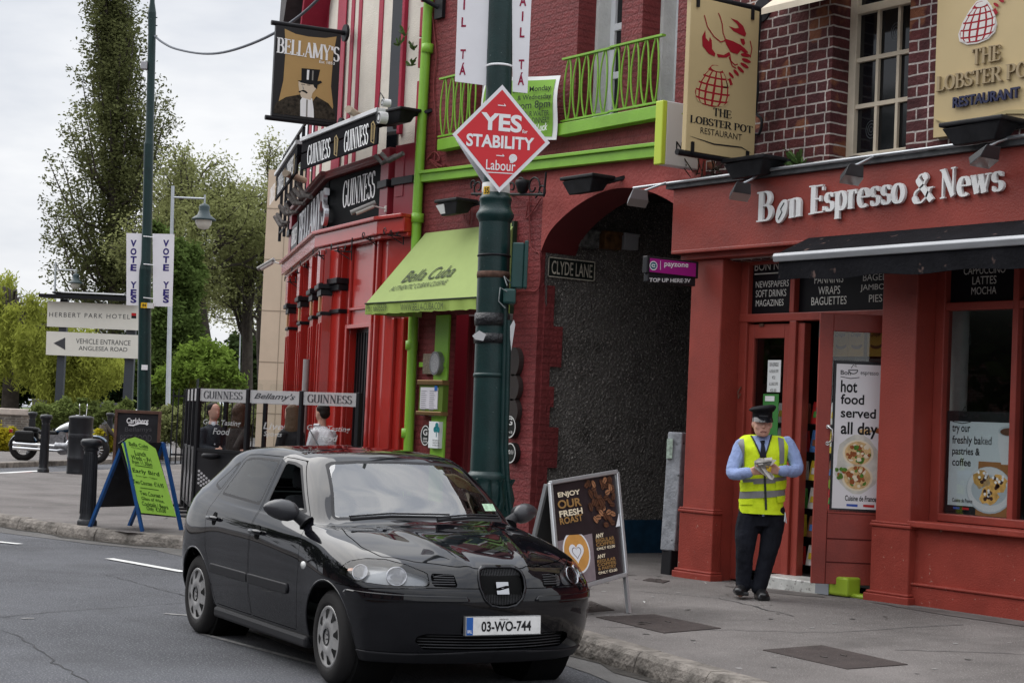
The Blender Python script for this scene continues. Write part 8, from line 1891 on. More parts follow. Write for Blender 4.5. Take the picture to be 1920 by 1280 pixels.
for e in (-1,1):
    for k in range(9): 
        a=-.1+k*.05;ball(m,WM,u+e*.077*(1-.25*(k/8)**2),v+.03-.028*math.sin(k*.5),n-.0-k*.011,.010,.036,.016,8)
ball(m,WM,u,v+.01,n-.055,.07,.06,.05)
fuse(m,'hair',bpy.data.materials['grey_hair'],wm,.006,3)
# cap
m=MB();cz=v+.052;CT=Pl(WM.O,WM.U,WM.V)
def tilt(rings): return [(a,b,c,d,e) for a,b,c,d,e in rings]
eloft(m,WM,[(u,cz-.01,n-.004,.085,.105),(u,cz+.045,n-.004,.087,.107),(u,cz+.052,n-.002,.10,.118),(u-.002,cz+.072,n-.0,.118,.13),(u-.002,cz+.084,n-.0,.116,.128),(u,cz+.10,n-.002,.09,.1),(u,cz+.104,n-.002,.03,.04)],28)
c=m.build('cap',mat('black_cap_cloth',(.008,.008,.010),.75,bump=.3,bs=50),wm)
for vtx in c.data.vertices:    # the crown dips to the wearer's right
    p=Vector(vtx.co);q=(p-WM.p(u,cz,n));du=q.dot(WM.U);f=max(0,min(1,(q.dot(WM.V)-.03)/.05));vtx.co=p+WM.V*(du*.16*f)
m=MB();V=[]
for i in range(13):
    t=-1.25+2.5*i/12
    for r_,dv in ((.086,-.004),(.105,-.022),(.118,-.036)): V.append(WM.p(u+(.088+(r_-.086)*.25)*math.sin(t),cz+dv-(r_-.086)*.3*math.cos(t),n+.105*math.cos(t)*1.0+(r_-.086)*1.4*math.cos(t)))
m.add(V,[(i*3+j,(i+1)*3+j,(i+1)*3+j+1,i*3+j+1) for i in range(12) for j in range(2)],0,True);m.build('cap_peak',mat('black_patent',(.01,.01,.012),.12),c)
m=MB();V=[]
for i in range(9):
    t=-.5+i/8*.9;V+=[WM.p(u+.0905*math.sin(t),cz+.004,n+.1055*math.cos(t)+.002),WM.p(u+.0905*math.sin(t),cz+.016,n+.1065*math.cos(t)+.002)]
m.add(V,[(2*i,2*i+2,2*i+3,2*i+1) for i in range(8)]);m.build('cap_band',mat('dark_braid',(.03,.03,.034),.4),c)
# shirt
m=MB();eloft(m,WM,TO);
SL=lambda A,f:[(a,b,c,r*f+.006) for a,b,c,r in A]
limb(m,WM,SL([armL[0],armL[1],armL[2],(*[armL[3][0]-.02,armL[3][1]],.20,.036)],1.18));limb(m,WM,SL([armR[0],armR[1],armR[2],(*[armR[3][0]+.025,armR[3][1]],.19,.036)],1.18))
limb(m,WM,[J(1430,828,-.0,.062),J(1430,819,.02,.060)])
sh_=wrinkle(fuse(m,'shirt',shirt,wm,.008,3),.011,11)
m=MB()
for e in (-1,1): m.add([WM.p(u+e*.004,X(1430,829)[1],.105),WM.p(u+e*.05,X(1430,833)[1],.10),WM.p(u+e*.072,X(1430,818)[1],.03),WM.p(u+e*.055,X(1430,816)[1],.055)],[(0,1,2,3)]);
m.build('collar',shirt,sh_)
for A,e in ((armL,1),(armR,-1)):
    m=MB();a,b,c_,_=A[3];limb(m,WM,[(a-e*.035,b-.004,.20,.047),(a+e*.0,b+.0,.215,.047)]);m.build('cuff',shirt,sh_)
# trousers
m=MB();eloft(m,WM,[JR(1427,985,.0,.15,.115),JR(1427,965,.0,.168,.125),JR(1427,945,.0,.165,.125)]);TRa=[(a,b,c,r*1.12+.012) for a,b,c,r in legA];TRb=[(a,b,c,r*1.12+.012) for a,b,c,r in legB]
TRa[-1]=(*X(1394,1098,-.01),-.01,.066);TRb[-1]=(*X(1423,1104,.03),.03,.066);TRa[3]=(*TRa[3][:3],.072);TRb[3]=(*TRb[3][:3],.072)
limb(m,WM,TRa,14);limb(m,WM,TRb,14);wrinkle(fuse(m,'trousers',navyc,wm,.009,3),.012,8)
# shoes
for px,py,n_,tw,toe in ((1392,1112,-.03,-.05,(1382,1120)),(1425,1116,.02,.01,(1426,1126))):
    m=MB();uu,vv=X(px,py,n_);vb=gzv+.02 if px>1400 else gzv+.045
    for k in range(6):
        f=k/5;ball(m,WM,uu+tw*f,vb+.045-.016*f,n_-.04+.19*f,.046+.006*math.sin(f*3),.052-.02*f,.06)
    m.add([WM.p(uu+tw*.5+x,vb-.012,n_+.06+y) for x,y in ((-.05,-.14),(.05,-.14),(.055,.13),(-.055,.13))]+[WM.p(uu+tw*.5+x,vb+.02,n_+.06+y) for x,y in ((-.05,-.14),(.05,-.14),(.055,.13),(-.055,.13))],[(3,2,1,0),(4,5,6,7),(0,1,5,4),(1,2,6,5),(2,3,7,6),(3,0,4,7)])
    fuse(m,'shoe',shoe,wm,.007,3)
# vest
VE=[(a,b,c,d+.022,e+.022) for a,b,c,d,e in [JR(1428,962,.0,.178,.14)]+TO[1:7]]+[(TO[7][0],TO[7][1]+.006,TO[7][2],TO[7][3]+.008,TO[7][4]+.018),(TO[8][0],TO[8][1]+.004,TO[8][2],TO[8][3]+.02,TO[8][4]+.016)]
VE[4]=(*VE[4][:3],.205,VE[4][4]);VE[5]=(*VE[5][:3],.228,VE[5][4]);VE[6]=(*VE[6][:3],.238,VE[6][4]);VE[7]=(VE[7][0],VE[7][1]+.012,VE[7][2],.185,VE[7][4])
m=MB();eloft(m,WM,[(a,b,c,d,e) for a,b,c,d,e in smooth_pts(VE,4)],36,0,False);vest=m.build('hivis_vest',hiv,wm)
rr=random.Random(5)
for vtx in vest.data.vertices:
    p=vtx.co;k=(mnoise.ridged_multi_fractal(Vector((p.x*8,p.y*8,p.z*6)),.9,2.1,3,1.,2.)-1.1)*.006;vtx.co=p+(WM.N*k)
VS=smooth_pts(VE,4)
def vf(u,v,off=.006):
    rs=sorted(VS,key=lambda r:r[1])
    for a,b in zip(rs,rs[1:]):
        if a[1]<=v<=b[1]: f=(v-a[1])/(b[1]-a[1]);r=[a[i]+(b[i]-a[i])*f for i in range(5)];break
    else: r=rs[0] if v<rs[0][1] else rs[-1]
    x=max(-.995,min(.995,(u-r[0])/r[3]));return WM.p(r[0]+x*(r[3]+off),v,r[2]+(r[4]+off)*math.sqrt(1-x*x))
def vpatch(mb,px,k=10,off=.007,m=0):
    """four photo corners (tl,tr,br,bl) laid on the front of the vest"""
    q=[X(*p,.13) for p in px];V=[]
    for i in range(k+1):
        for j in range(k+1):
            s_,t=i/k,j/k;a=[q[0][d]+(q[1][d]-q[0][d])*s_ for d in (0,1)];b=[q[3][d]+(q[2][d]-q[3][d])*s_ for d in (0,1)];V.append(vf(a[0]+(b[0]-a[0])*t,a[1]+(b[1]-a[1])*t,off))
    mb.add(V,[(i*(k+1)+j,i*(k+1)+j+1,(i+1)*(k+1)+j+1,(i+1)*(k+1)+j) for i in range(k) for j in range(k)],m,True)
m=MB()
for q in (((1387,826),(1398,822),(1398,874),(1389,876)),((1460,819),(1471,822),(1470,868),(1461,870))): vpatch(m,q)
for q in (((1395,898),(1480,893),(1481,903),(1397,908)),((1388,921),(1482,918),(1482,929),(1389,935))): vpatch(m,q,14)
m.build('reflective_tape',refl,vest)
m=MB();vpatch(m,((1413,817),(1448,815),(1431,857),(1427,857)),10,.009);m.build('shirt_front',shirt,vest)
m=MB();vpatch(m,((1426,826),(1435,825),(1434,831),(1428,831)),4,.02);vpatch(m,((1428,830),(1433,829),(1436,857),(1424,857)),8,.015);m.build('tie',mat('navy_tie',(.006,.008,.016),.6),wm)
m=MB();vpatch(m,((1430,870),(1433.5,870),(1437,955),(1433,955)),10,.012);vpatch(m,((1411,816),(1414,816),(1429,858),(1426,858)),8,.014);vpatch(m,((1447,814),(1450,814),(1433,858),(1431,858)),8,.014);m.build('zip_edge',mat('dark_binding',(.03,.035,.03),.6),vest)
m=MB()
for q in (((1392,905),(1413,903),(1414,920),(1393,922)),((1452,902),(1479,899),(1480,916),(1453,918)),((1390,936),(1412,934),(1412,945),(1391,946)),((1455,930),(1478,928),(1478,940),(1456,942))): vpatch(m,q,8,.012)
m.build('pocket_flap',hiv,vest)
m=MB();a=X(1472,960,.1);
for i in range(5): m.tube([WM.p(a[0],a[1],.1),WM.p(a[0]+.01*math.sin(i*2),a[1]-.06-.008*i,.11+.006*i)],.004,5)
m.build('keys',steel,wm)
# folded paper in his hands
np_=thing('folded_newspaper','crumpled grey folded newspaper held by the man in the yellow vest','newspaper',WM.p(*X(1432,875),.26))
m=MB();q=lambda px,py,n: WM.p(*X(px,py,n),n)
news=mat('newsprint',(.33,.31,.29),.8,var=.35,vs=28)
m.add([q(1414,864,.25),q(1422,859,.24),q(1452,893,.29),q(1449,899,.31),q(1440,896,.31),q(1415,877,.27)],[(0,1,2,3,4,5)],0)
m.add([q(1414,866,.26),q(1424,858,.27),q(1456,862,.30),q(1447,872,.33),q(1430,871,.31)],[(0,1,2,3,4)],0)
m.add([q(1416,868,.285),q(1448,864,.32),q(1441,877,.34),q(1422,874,.31)],[(0,1,2,3)],1)
m.add([q(1421,869,.30),q(1442,897,.33),q(1449,899,.33),q(1430,868,.31)],[(0,1,2,3)],2)
m.add([q(1433,858,.31),q(1448,857,.31),q(1447,862,.32),q(1434,862,.32)],[(0,1,2,3)],2)
m.add([q(1436,873,.33),q(1447,875,.34),q(1445,885,.335),q(1438,882,.33)],[(0,1,2,3)],3)
m.build('paper_sheets',[news,mat('newsprint_dark',(.06,.055,.05),.8,var=.6,vs=40),mat('newsprint_pale',(.5,.48,.45),.8,var=.2,vs=40),mat('yellow_print',(.5,.32,.02),.7,var=.5,vs=40)],np_)
# ================================================================ windbreak with the people behind it
clr=glassmat('windbreak_glass',(.94,.96,.96),.035)
frost=mat('frosted_band',(.50,.49,.49),.6,alpha=.6)
wtx=mat('pale_vinyl_lettering',(.5,.5,.5),.6,alpha=.6)
C0=Vector((-22.05,-1.15,.14))
def wb(p0,p1,label,panels,front=True):
    """screen run from p0 (left as seen) to p1"""
    p0=Vector(p0);p1=Vector(p1);pl=Pl((p0.x,p0.y,0),p1-p0);L_=(p1-p0).length;z0=.14
    r=thing('windbreak_screen',label,'screen',p0.lerp(p1,.5),'black framed cafe windbreak screens')
    n=len(panels);w=L_/n
    for i in range(n+1):
        m=MB();m.pbox(pl,i*w-.03,i*w+.03,z0,1.93,-.03,.03);m.pbox(pl,i*w-.1,i*w+.1,z0,z0+.03,-.16,.16);m.build('post',black,r,bevel=.006)
    for i,txt in enumerate(panels):
        a,b=i*w+.03,(i+1)*w-.03
        m=MB();m.pbox(pl,a,b,1.06,1.10,-.02,.02);m.pbox(pl,a,b,.25,.29,-.02,.02);m.build('panel_frame',black,r)
        m=MB();m.pbox(pl,a,b,.29,1.06,-.012,.012);lo=m.build('lower_panel',mat('black_lower_panel',(.012,.012,.014),.3),r)
        m=MB();m.poly(pl,[(a+.01,1.10),(b-.01,1.10),(b-.01,1.92),(a+.01,1.92)],0);m.poly(pl,[(a+.03,1.925),(b-.03,1.925),(b-.03,2.04),(b-.06,2.06),(a+.06,2.06),(a+.03,2.04)],0);gl=m.build('glass',clr,r)
        m=MB();m.pbox(pl,a+.01,b-.01,1.75,1.92,.006,.008);fb=m.build('frosted_band',frost,gl)
        if txt:
            m=MB();t1,t2,t3=txt
            if t1=='GUINNESS': serif(m,pl,t1,a+.09,1.785,b-a-.18,.1,n=.011,thick=.17,thin=.05)
            else: text(m,pl,t1,a+.1,1.785,b-a-.2,.10,n=.011,shear=.4,bold=.01)
            m.build('lettering',mat('grey_vinyl_lettering',(.05,.05,.055),.5),fb)
            m=MB();text(m,pl,t2,(a+b)/2,1.41,(b-a)*(.8 if len(t2)>6 else .4),.09,n=.007,align='c',shear=.2,bold=.012);text(m,pl,t3,(a+b)/2,1.30,(b-a)*.36,.085,n=.007,align='c',shear=.2,bold=.012);m.build('lettering',wtx,gl)
        m=MB()
        if front:
            for q in range(5):
                for k in range(4): m.disc(pl,a+.08+q*.06,.62+k*.055-(q*.03),.028,.018,.013,.015,0,10)
        else:
            for k in range(16):
                u0=a+(b-a)*.1;V=[(u0+(b-a)*.8*t/10,.3+.5*(t/10)**2+k*.022*(1-.3*t/10)+.02*math.sin(t+k*.3)) for t in range(11)];m.stroke(pl,V,.007,.014)
        m.build('printed_pattern',mat('printed_grey',(.35,.34,.35),.5),lo)
    return pl
G=('GUINNESS','Great Tasting','Food')
e1=C0+Vector((1.72,1.30,0));e1=Vector((-18.72,-.55,.14))
pf=wb(C0,e1,'glass windbreak of three panels facing the street in front of the pub door',[G,("Bellamy's",'Live','Sports'),G])
dd=Vector((-.93,.37,0)).normalized()
wb(C0+dd*2.6,C0-Vector((.0,.0,0))+dd*.08,'glass windbreak running away from the kerb corner behind the lime menu board',[None,None,None],False)
wb(C0+dd*2.7,Vector((-23.0,1.05,.14)),'glass windbreak closing the far side of the pub tables',[None,None,None])
# candle holder lamp on the corner
m=MB();c=pf.p(.5,1.02,.12);m.lathe([(.03,-.06),(.12,-.04),(.125,0),(.10,.02)],c,14);tag(m.build('ashtray',black),'round black ashtray fixed outside the street side windbreak','ashtray')
# table, stools, drinks
tb=pf.p(1.5,0,-.8);tb.z=.14
t=thing('cafe_table','small round cafe table behind the windbreak with plates on it','table',tb)
m=MB();m.lathe([(.42,1.0),(.43,1.02),(.42,1.04)],tb,24);m.build('table_top',mat('table_top_dark',(.05,.03,.02),.4),t);m=MB();m.lathe([(.25,0),(.24,.03),(.04,.05),(.035,1.0)],tb,16);m.build('table_leg',black,t)
for i,(du,dv,l) in enumerate(((-.2,.12,'white plate of food on the cafe table, on the left'),(.2,.1,'white plate of food on the cafe table, on the right'))):
    c=tb+pf.U*du+pf.N*dv+Vector((0,0,1.042));r=thing('plate',l,'plate',c);m=MB();m.lathe([(.06,0),(.12,.018),(.115,.02),(.0,.012)],c,18);m.build('dish',mat('china_white',(.8,.82,.83)),r);m=MB();m.lathe([(.08,.016),(.05,.04),(.0,.045)],c,9);m.build('food',foodm[0],r)
for i,(du,dv,l) in enumerate(((-.02,.18,'glass of amber drink on the cafe table, nearest the street'),(.05,-.1,'glass of amber drink on the cafe table, farther back'))):
    c=tb+pf.U*du+pf.N*dv+Vector((0,0,1.042));m=MB();m.lathe([(.03,0),(.04,.16),(.036,.16),(.028,.01),(0,.01)],c,12);tag(m.build('drink_glass',mat('amber_drink',(.5,.25,.04),.1,spec=.8)),l,'glass')
def patron(px,py,back,turn,jack,hairm,label,hairlong=False,shirtm=None,lean=0.,armto=None):
    """seated figure: px, py is the middle of the head; back: distance behind the windbreak; turn: +1 looks right, -1 left, 0 away"""
    pln=Pl(pf.p(0,0,-back)*1,pf.U);pln.O.z=0
    u,v=pln.hit(px,py);base=pln.p(u,.14,0);r=thing('person',label,'person',base)
    s_=1.0;N_=-.0
    m=MB();hv=v
    R_=[(-.115,.03),(-.1,.055),(-.06,.07),(0,.078),(.05,.078),(.09,.06),(.115,.02)]
    eloft(m,pln,[(u+turn*.012*(1 if a<0 else 0),hv+a,0,b*(1.18 if turn else 1.),b*(1. if turn else 1.2)) for a,b in R_],16)
    if turn: limb(m,pln,[(u+turn*.085,hv+.01,0,.008),(u+turn*.10,hv-.022,0,.013)],8);ball(m,pln,u+turn*.072,hv-.07,0,.02,.02,.02);ball(m,pln,u-turn*.01,hv-.01,.075,.016,.03,.01)
    sv=hv-.26;limb(m,pln,[(u,hv-.08,0,.052),(u-turn*.01,hv-.2,0,.06)])
    eloft(m,pln,[(u-turn*.03,sv-.5,0,.13,.12),(u-turn*.03,sv-.2,0,.14,.11),(u-turn*.02,sv,0,.15,.09),(u,sv+.06,0,.06,.06)])
    hx=u+turn*.28 if turn else u+.3*(armto or 1)
    for n_ in (.14,-.14):
        limb(m,pln,[(u-turn*.03+(0 if turn else .18*(1 if n_>0 else -1)),sv-.03,n_ if turn else 0,.045),(u+turn*.02+(0 if turn else .22*(1 if n_>0 else -1)),sv-.25,n_*1.2,.04),(hx,sv-.28,n_*.7,.032)])
        for k in range(4): limb(m,pln,[(hx+.02,sv-.285+.016*k,n_*.7,.01),(hx+(.09 if hx>u else -.05)*1,sv-.28+.013*k,n_*.7,.008)],6)
        limb(m,pln,[(hx,sv-.26,n_*.7,.012),(hx+(.04 if hx>u else -.04),sv-.22,n_*.7,.009)],6)
    for n_ in (.09,-.09): limb(m,pln,[(u-turn*.03,sv-.5,n_,.085),(u+turn*.36,sv-.52,n_,.07),(u+turn*.4,sv-.75,n_,.055),(u+turn*.38,max(.22,sv-.98),n_,.045)])
    fuse(m,'body',skin,r,.011,3)
    m=MB();ball(m,pln,u-turn*.022,hv+.045,-.0 if turn else .0,.092,.082,.092)
    if turn: ball(m,pln,u-turn*.06,hv-.01,0,.055,.075,.08)
    else: ball(m,pln,u,hv,.03,.085,.1,.085)
    if hairlong: eloft(m,pln,[(u-turn*.05,hv-.36,.03,.085,.05),(u-turn*.05,hv-.2,.03,.11,.08),(u-turn*.045,hv-.05,.01,.1,.09),(u-turn*.03,hv+.06,0,.08,.085)])
    fuse(m,'hair',hairm,r,.01,2)
    m=MB();eloft(m,pln,[(u-turn*.03,sv-.55,0,.18,.15),(u-turn*.04,sv-.3,0,.19,.15),(u-turn*.03,sv-.08,0,.21,.13),(u-turn*.01,sv+.02,0,.17,.11),(u,sv+.08,0,.075,.075)])
    for n_ in (.15,-.15): limb(m,pln,[(u-turn*.03+(0 if turn else .18*(1 if n_>0 else -1)),sv-.02,n_ if turn else 0,.068),(u+turn*.02+(0 if turn else .22*(1 if n_>0 else -1)),sv-.25,n_*1.2,.06),(hx-.05*(1 if hx>u else -1),sv-.28,n_*.7,.045)])
    j=wrinkle(fuse(m,'jacket' if not shirtm else 'shirt',jack,r,.011,3),.012,9)
    if turn and not shirtm: m=MB();limb(m,pln,[(u+turn*.05,sv+.09,.03,.03),(u+turn*.13,sv-.2,.05,.022)]);m.build('shirt_front',mat('office_shirt',(.55,.57,.62),.8),r)
    if shirtm: m=MB();m.tube([pln.p(u-.06,sv+.09,.07),pln.p(u+.05,sv+.09,.07)],.02,8);m.build('collar',jack,r)
    m=MB()
    for n_ in (.09,-.09): limb(m,pln,[(u-turn*.03,sv-.5,n_,.1),(u+turn*.36,sv-.52,n_,.085),(u+turn*.4,sv-.75,n_,.07),(u+turn*.38,max(.24,sv-.96),n_,.06)])
    fuse(m,'trousers',navyc,r,.012,2)
    q=thing('bar_stool','dark bar stool under the '+label.split(' sitting')[0],'stool',base,'bar stools behind the windbreak');z=sv-.62
    m=MB();b=pln.p(u-turn*.03,0,0);b.z=z;m.lathe([(.19,-.05),(.2,-.02),(.19,.0),(.0,.005)],b,18);m.build('seat',black,q)
    for k in range(4): m=MB();t_=k*1.57+.78;m.tube([b+Vector((.12*math.cos(t_),.12*math.sin(t_),-.04)),Vector((b.x+.2*math.cos(t_),b.y+.2*math.sin(t_),.14))],.014,6);m.build('leg',black,q)
dj=mat('dark_grey_jacket',(.022,.025,.032),.8,var=.2,vs=9);bj=mat('brown_black_jacket',(.025,.018,.016),.8,var=.3,vs=9);bl=mat('black_jacket',(.012,.012,.014),.8,var=.3,vs=9)
patron(401,771,.45,1,dj,mat('dark_hair',(.015,.011,.009),.6,bump=.4,bs=50),'dark haired man in a grey jacket sitting behind the left windbreak panel')
patron(449,772,.35,0,bj,mat('long_brown_hair',(.06,.032,.02),.6,bump=.6,bs=40),'person with long brown hair in a dark jacket sitting with back to the street',True,armto=1)
patron(546,775,.30,-1,bl,mat('brown_hair',(.10,.06,.035),.6,bump=.6,bs=40),'person with brown hair in a black jacket sitting behind the middle windbreak panel',True)
patron(604,773,.55,-1,mat('white_shirt',(.68,.66,.68),.8,var=.06,vs=9,bump=.4,bs=16),mat('dark_hair',(.015,.011,.009)),'dark haired man in a white shirt sitting behind the right windbreak panel',shirtm=True)
# ================================================================ trees and planting beyond the side street
def leafmat(name,col,var=.5,vs=.9,tr=.35):
    if name in _mats:return _mats[name]
    m=bpy.data.materials.new(name);m.use_nodes=True;t=m.node_tree;t.nodes.clear();n=t.nodes.new;l=t.links.new
    o=n('ShaderNodeOutputMaterial');mx=n('ShaderNodeMixShader');mx.inputs[0].default_value=tr
    d=n('ShaderNodeBsdfDiffuse');tl_=n('ShaderNodeBsdfTranslucent');tc=n('ShaderNodeTexCoord');z=n('ShaderNodeTexNoise');z.inputs['Scale'].default_value=vs;z.inputs['Detail'].default_value=8;z.inputs['Roughness'].default_value=.75
    l(tc.outputs['Object'],z.inputs[0]);r=n('ShaderNodeValToRGB');r.color_ramp.elements[0].position=.32;r.color_ramp.elements[1].position=.68
    r.color_ramp.elements[0].color=(*[c*(1-var) for c in col],1);r.color_ramp.elements[1].color=(*[min(1,c*(1+var)) for c in col],1)
    l(z.outputs[0],r.inputs[0]);l(r.outputs[0],d.inputs[0]);l(r.outputs[0],tl_.inputs[0]);l(d.outputs[0],mx.inputs[1]);l(tl_.outputs[0],mx.inputs[2]);l(mx.outputs[0],o.inputs[0]);_mats[name]=m;return m
def leaves(name,C,size,mt,parent,seed=0,aspect=.6,droop=0.):
    """many leaf-sized faces centred on the points C"""
    C=np.asarray(C,float);g=np.random.default_rng(seed);n=len(C)
    a=g.normal(size=(n,3));a[:,2]=a[:,2]*.6-droop;a/=np.linalg.norm(a,axis=1)[:,None];b=g.normal(size=(n,3));b-=a*(a*b).sum(1)[:,None];b/=np.linalg.norm(b,axis=1)[:,None]
    s_=size*g.uniform(.55,1.25,(n,1));a=a*s_;b=b*s_*aspect
    V=np.stack([C-a,C+b*.8-a*.15,C+a,C-b*.8-a*.15],1).reshape(-1,3)
    me=bpy.data.meshes.new(name);me.vertices.add(4*n);me.vertices.foreach_set('co',V.ravel());me.loops.add(4*n);me.loops.foreach_set('vertex_index',np.arange(4*n));me.polygons.add(n);me.polygons.foreach_set('loop_start',np.arange(0,4*n,4));me.update(calc_edges=True)
    me.materials.append(mt);o=bpy.data.objects.new(name,me);COL.objects.link(o)
    if parent is not None:o.parent=parent;o.location=-wloc(parent)
    return o
bark=mat('tree_bark',(.06,.05,.042),.9,var=.35,vs=4,bump=.8,bs=20)
class BPl:
    def __init__(s,d,px): s.d=d;s.k=F/d;s.x=px
def bp(px,py,d,dd=0.): return atD(px,py,d+dd)
# --- tall poplar
def poplar():
    d=95;g=np.random.default_rng(11);base=bp(212,765,d);base.z=.1
    t=thing('poplar_tree','tall dark narrow poplar tree rising out of the frame behind the slim green pole','tree',base)
    prof=[(-140,20,.15),(-80,22,.5),(0,34,1.35),(60,46,1.75),(100,58,2.0),(200,92,2.75),(300,120,3.55),(400,134,3.9),(480,132,3.85),(560,110,3.3),(640,80,2.3),(700,50,1.4)]
    def hw(py): return np.interp(py,[p[0] for p in prof],[p[1] for p in prof])
    m=MB();m.tube([base,bp(215,600,d),bp(212,400,d),bp(215,200,d),bp(222,0,d),bp(224,-120,d)],[.45,.38,.3,.2,.1,.03],9)
    pts=[]
    for i in range(120):
        y0=g.uniform(60,660) if i>8 else g.uniform(300,660);w=hw(max(-120,y0-110));side_=g.uniform(-1,1);dep=g.uniform(-1,1)*hw(y0)/34*.8
        xe=212+side_*w*.97;y1=y0-g.uniform(70,190);y1=max(y1,-130);wl=hw(y1);xe=np.clip(xe,212-wl,212+wl)
        P=[bp(212+side_*6,y0,d),bp(212+(xe-212)*.62,y0-(y0-y1)*.28,d,dep*.6),bp(xe,y1,d,dep)]
        P=[Vector(p) for p in smooth_pts([tuple(p) for p in P],5)];m.tube(P,[.09*(1-k/len(P))+.012 for k in range(len(P))],5)
        for k,p in enumerate(P):
            if k<2: continue
            for q in range(int(g.integers(2,5))):
                c=np.array(p)+g.normal(size=3)*np.array([.36,.36,.55]);nn=int(g.integers(6,34));pts.append(c+g.normal(size=(nn,3))*np.array([.22,.22,.30])*g.uniform(.7,1.2))
    m.build('trunk',bark,t);pts=np.concatenate(pts)
    leaves('crown',pts,.115,leafmat('poplar_leaf',(.115,.125,.05),.55,.6,.3),t,1)
poplar()
# --- two open, fresh leaved trees
def opentree(xb,yb,d,limbs,label,seed,col,leafn,size):
    g=np.random.default_rng(seed);base=bp(xb,yb,d);base.z=.1
    t=thing('bare_tree',label,'tree',base,'open trees in young leaf');m=MB();pts=[]
    def grow(p,dr,L_,r,lev):
        q=p;P=[p]
        for k in range(4): dr=(dr+Vector(g.normal(size=3)*.12)+Vector((0,0,.05))).normalized();q=q+dr*L_/4;P.append(q)
        m.tube(P,[r*(1-.12*k) for k in range(5)],5 if lev>1 else 7,cap=False)
        if lev>=2:
            for k in range(1,5): nn=int(leafn*g.uniform(.4,1.3));pts.append(np.array(P[k])+g.normal(size=(nn,3))*.33)
        if lev<4:
            for i in range(3 if lev else 4):
                s_=g.uniform(.25,.65);v=Vector(g.normal(size=3));v=(v-dr*v.dot(dr)).normalized();grow(P[int(g.integers(2,5))],(dr+v*s_*1.2+Vector((0,0,.12))).normalized(),L_*g.uniform(.62,.8),r*.6,lev+1)
    tr=[Vector(bp(*l,d)) for l in limbs];tr[0].z=.1
    m.tube(tr,[.34-.05*k for k in range(len(tr))],9)
    for k in range(1,len(tr)):
        for i in range(3 if k<len(tr)-1 else 5):
            v=Vector((g.normal(),g.normal()*1.0,abs(g.normal())*.6+.55)).normalized();grow(tr[k],v,g.uniform(2.3,3.2),.13,1)
    m.build('trunk',bark,t);leaves('crown',np.concatenate(pts),size,leafmat('young_leaf_%d'%seed,col,.4,.4,.4),t,seed)
opentree(398,735,88,[(398,738),(388,650),(377,570),(372,500)],'open young leaved tree with a leaning dark trunk, behind the lamp post',3,(.25,.265,.11),19,.105)
opentree(466,738,92,[(466,740),(464,650),(463,560),(465,470)],'open young leaved tree with an upright dark trunk beside the pale stone building',4,(.255,.265,.115),18,.10)
opentree(512,738,104,[(500,740),(490,660),(488,600),(492,540)],'open young leaved tree half hidden behind the pale stone building',6,(.25,.26,.115),16,.10)
# --- weeping willow
def willow():
    d=72;g=np.random.default_rng(5);base=bp(18,790,d);base.z=.1
    t=thing('willow_tree','yellow green weeping willow behind the hotel sign at the left edge','tree',base)
    m=MB();m.tube([base,bp(22,700,d),bp(18,620,d),bp(30,570,d)],[.4,.33,.25,.12],9)
    top=[(-60,520),(-20,512),(30,520),(60,548),(100,560),(140,590),(180,628),(210,650),(225,668)]
    bot=[(-60,790),(40,790),(100,790),(150,760),(190,735),(215,712),(228,700)]
    pts=[];
    for i in range(74):
        bx_=g.uniform(-60,222) if i>14 else g.uniform(110,226);yt=np.interp(bx_,[p[0] for p in top],[p[1] for p in top]);yb=np.interp(bx_,[p[0] for p in bot],[p[1] for p in bot])
        dep0=g.uniform(-4.5,4.5);y00=yt+abs(g.normal())*75+g.uniform(-10,6);y00=min(y00,yb-30);L0=g.uniform(45,140);lean=g.uniform(-10,10)
        for j in range(int(g.integers(6,12))):
            x=bx_+g.normal()*7;y0=y00+abs(g.normal())*9;y1=min(y0+L0*g.uniform(.55,1.15),yb+g.uniform(-12,10));k=max(4,int((y1-y0)/2.))
            for q in range(k):
                f=q/k;xx=x+lean*math.sin(f*2.)+g.normal()*1.3;yy=y0+(y1-y0)*f;p=bp(xx,yy,d,dep0+g.normal()*.25);pts.append((p.x,p.y,p.z))
    for i in range(26):
        x=g.uniform(-50,205);yt=np.interp(x,[p[0] for p in top],[p[1] for p in top]);m.tube([bp(22,640,d),bp(22+(x-22)*.5,yt+25,d),bp(x,yt+22,d,g.uniform(-3,3))],[.12,.06,.02],5)
    m.build('trunk',bark,t);P=np.array(pts);P=np.repeat(P,3,0)+g.normal(size=(len(P)*3,3))*np.array([.13,.13,.10])
    leaves('crown',P,.12,leafmat('willow_leaf',(.27,.295,.055),.45,.5,.35),t,5,.35,1.1)
willow()
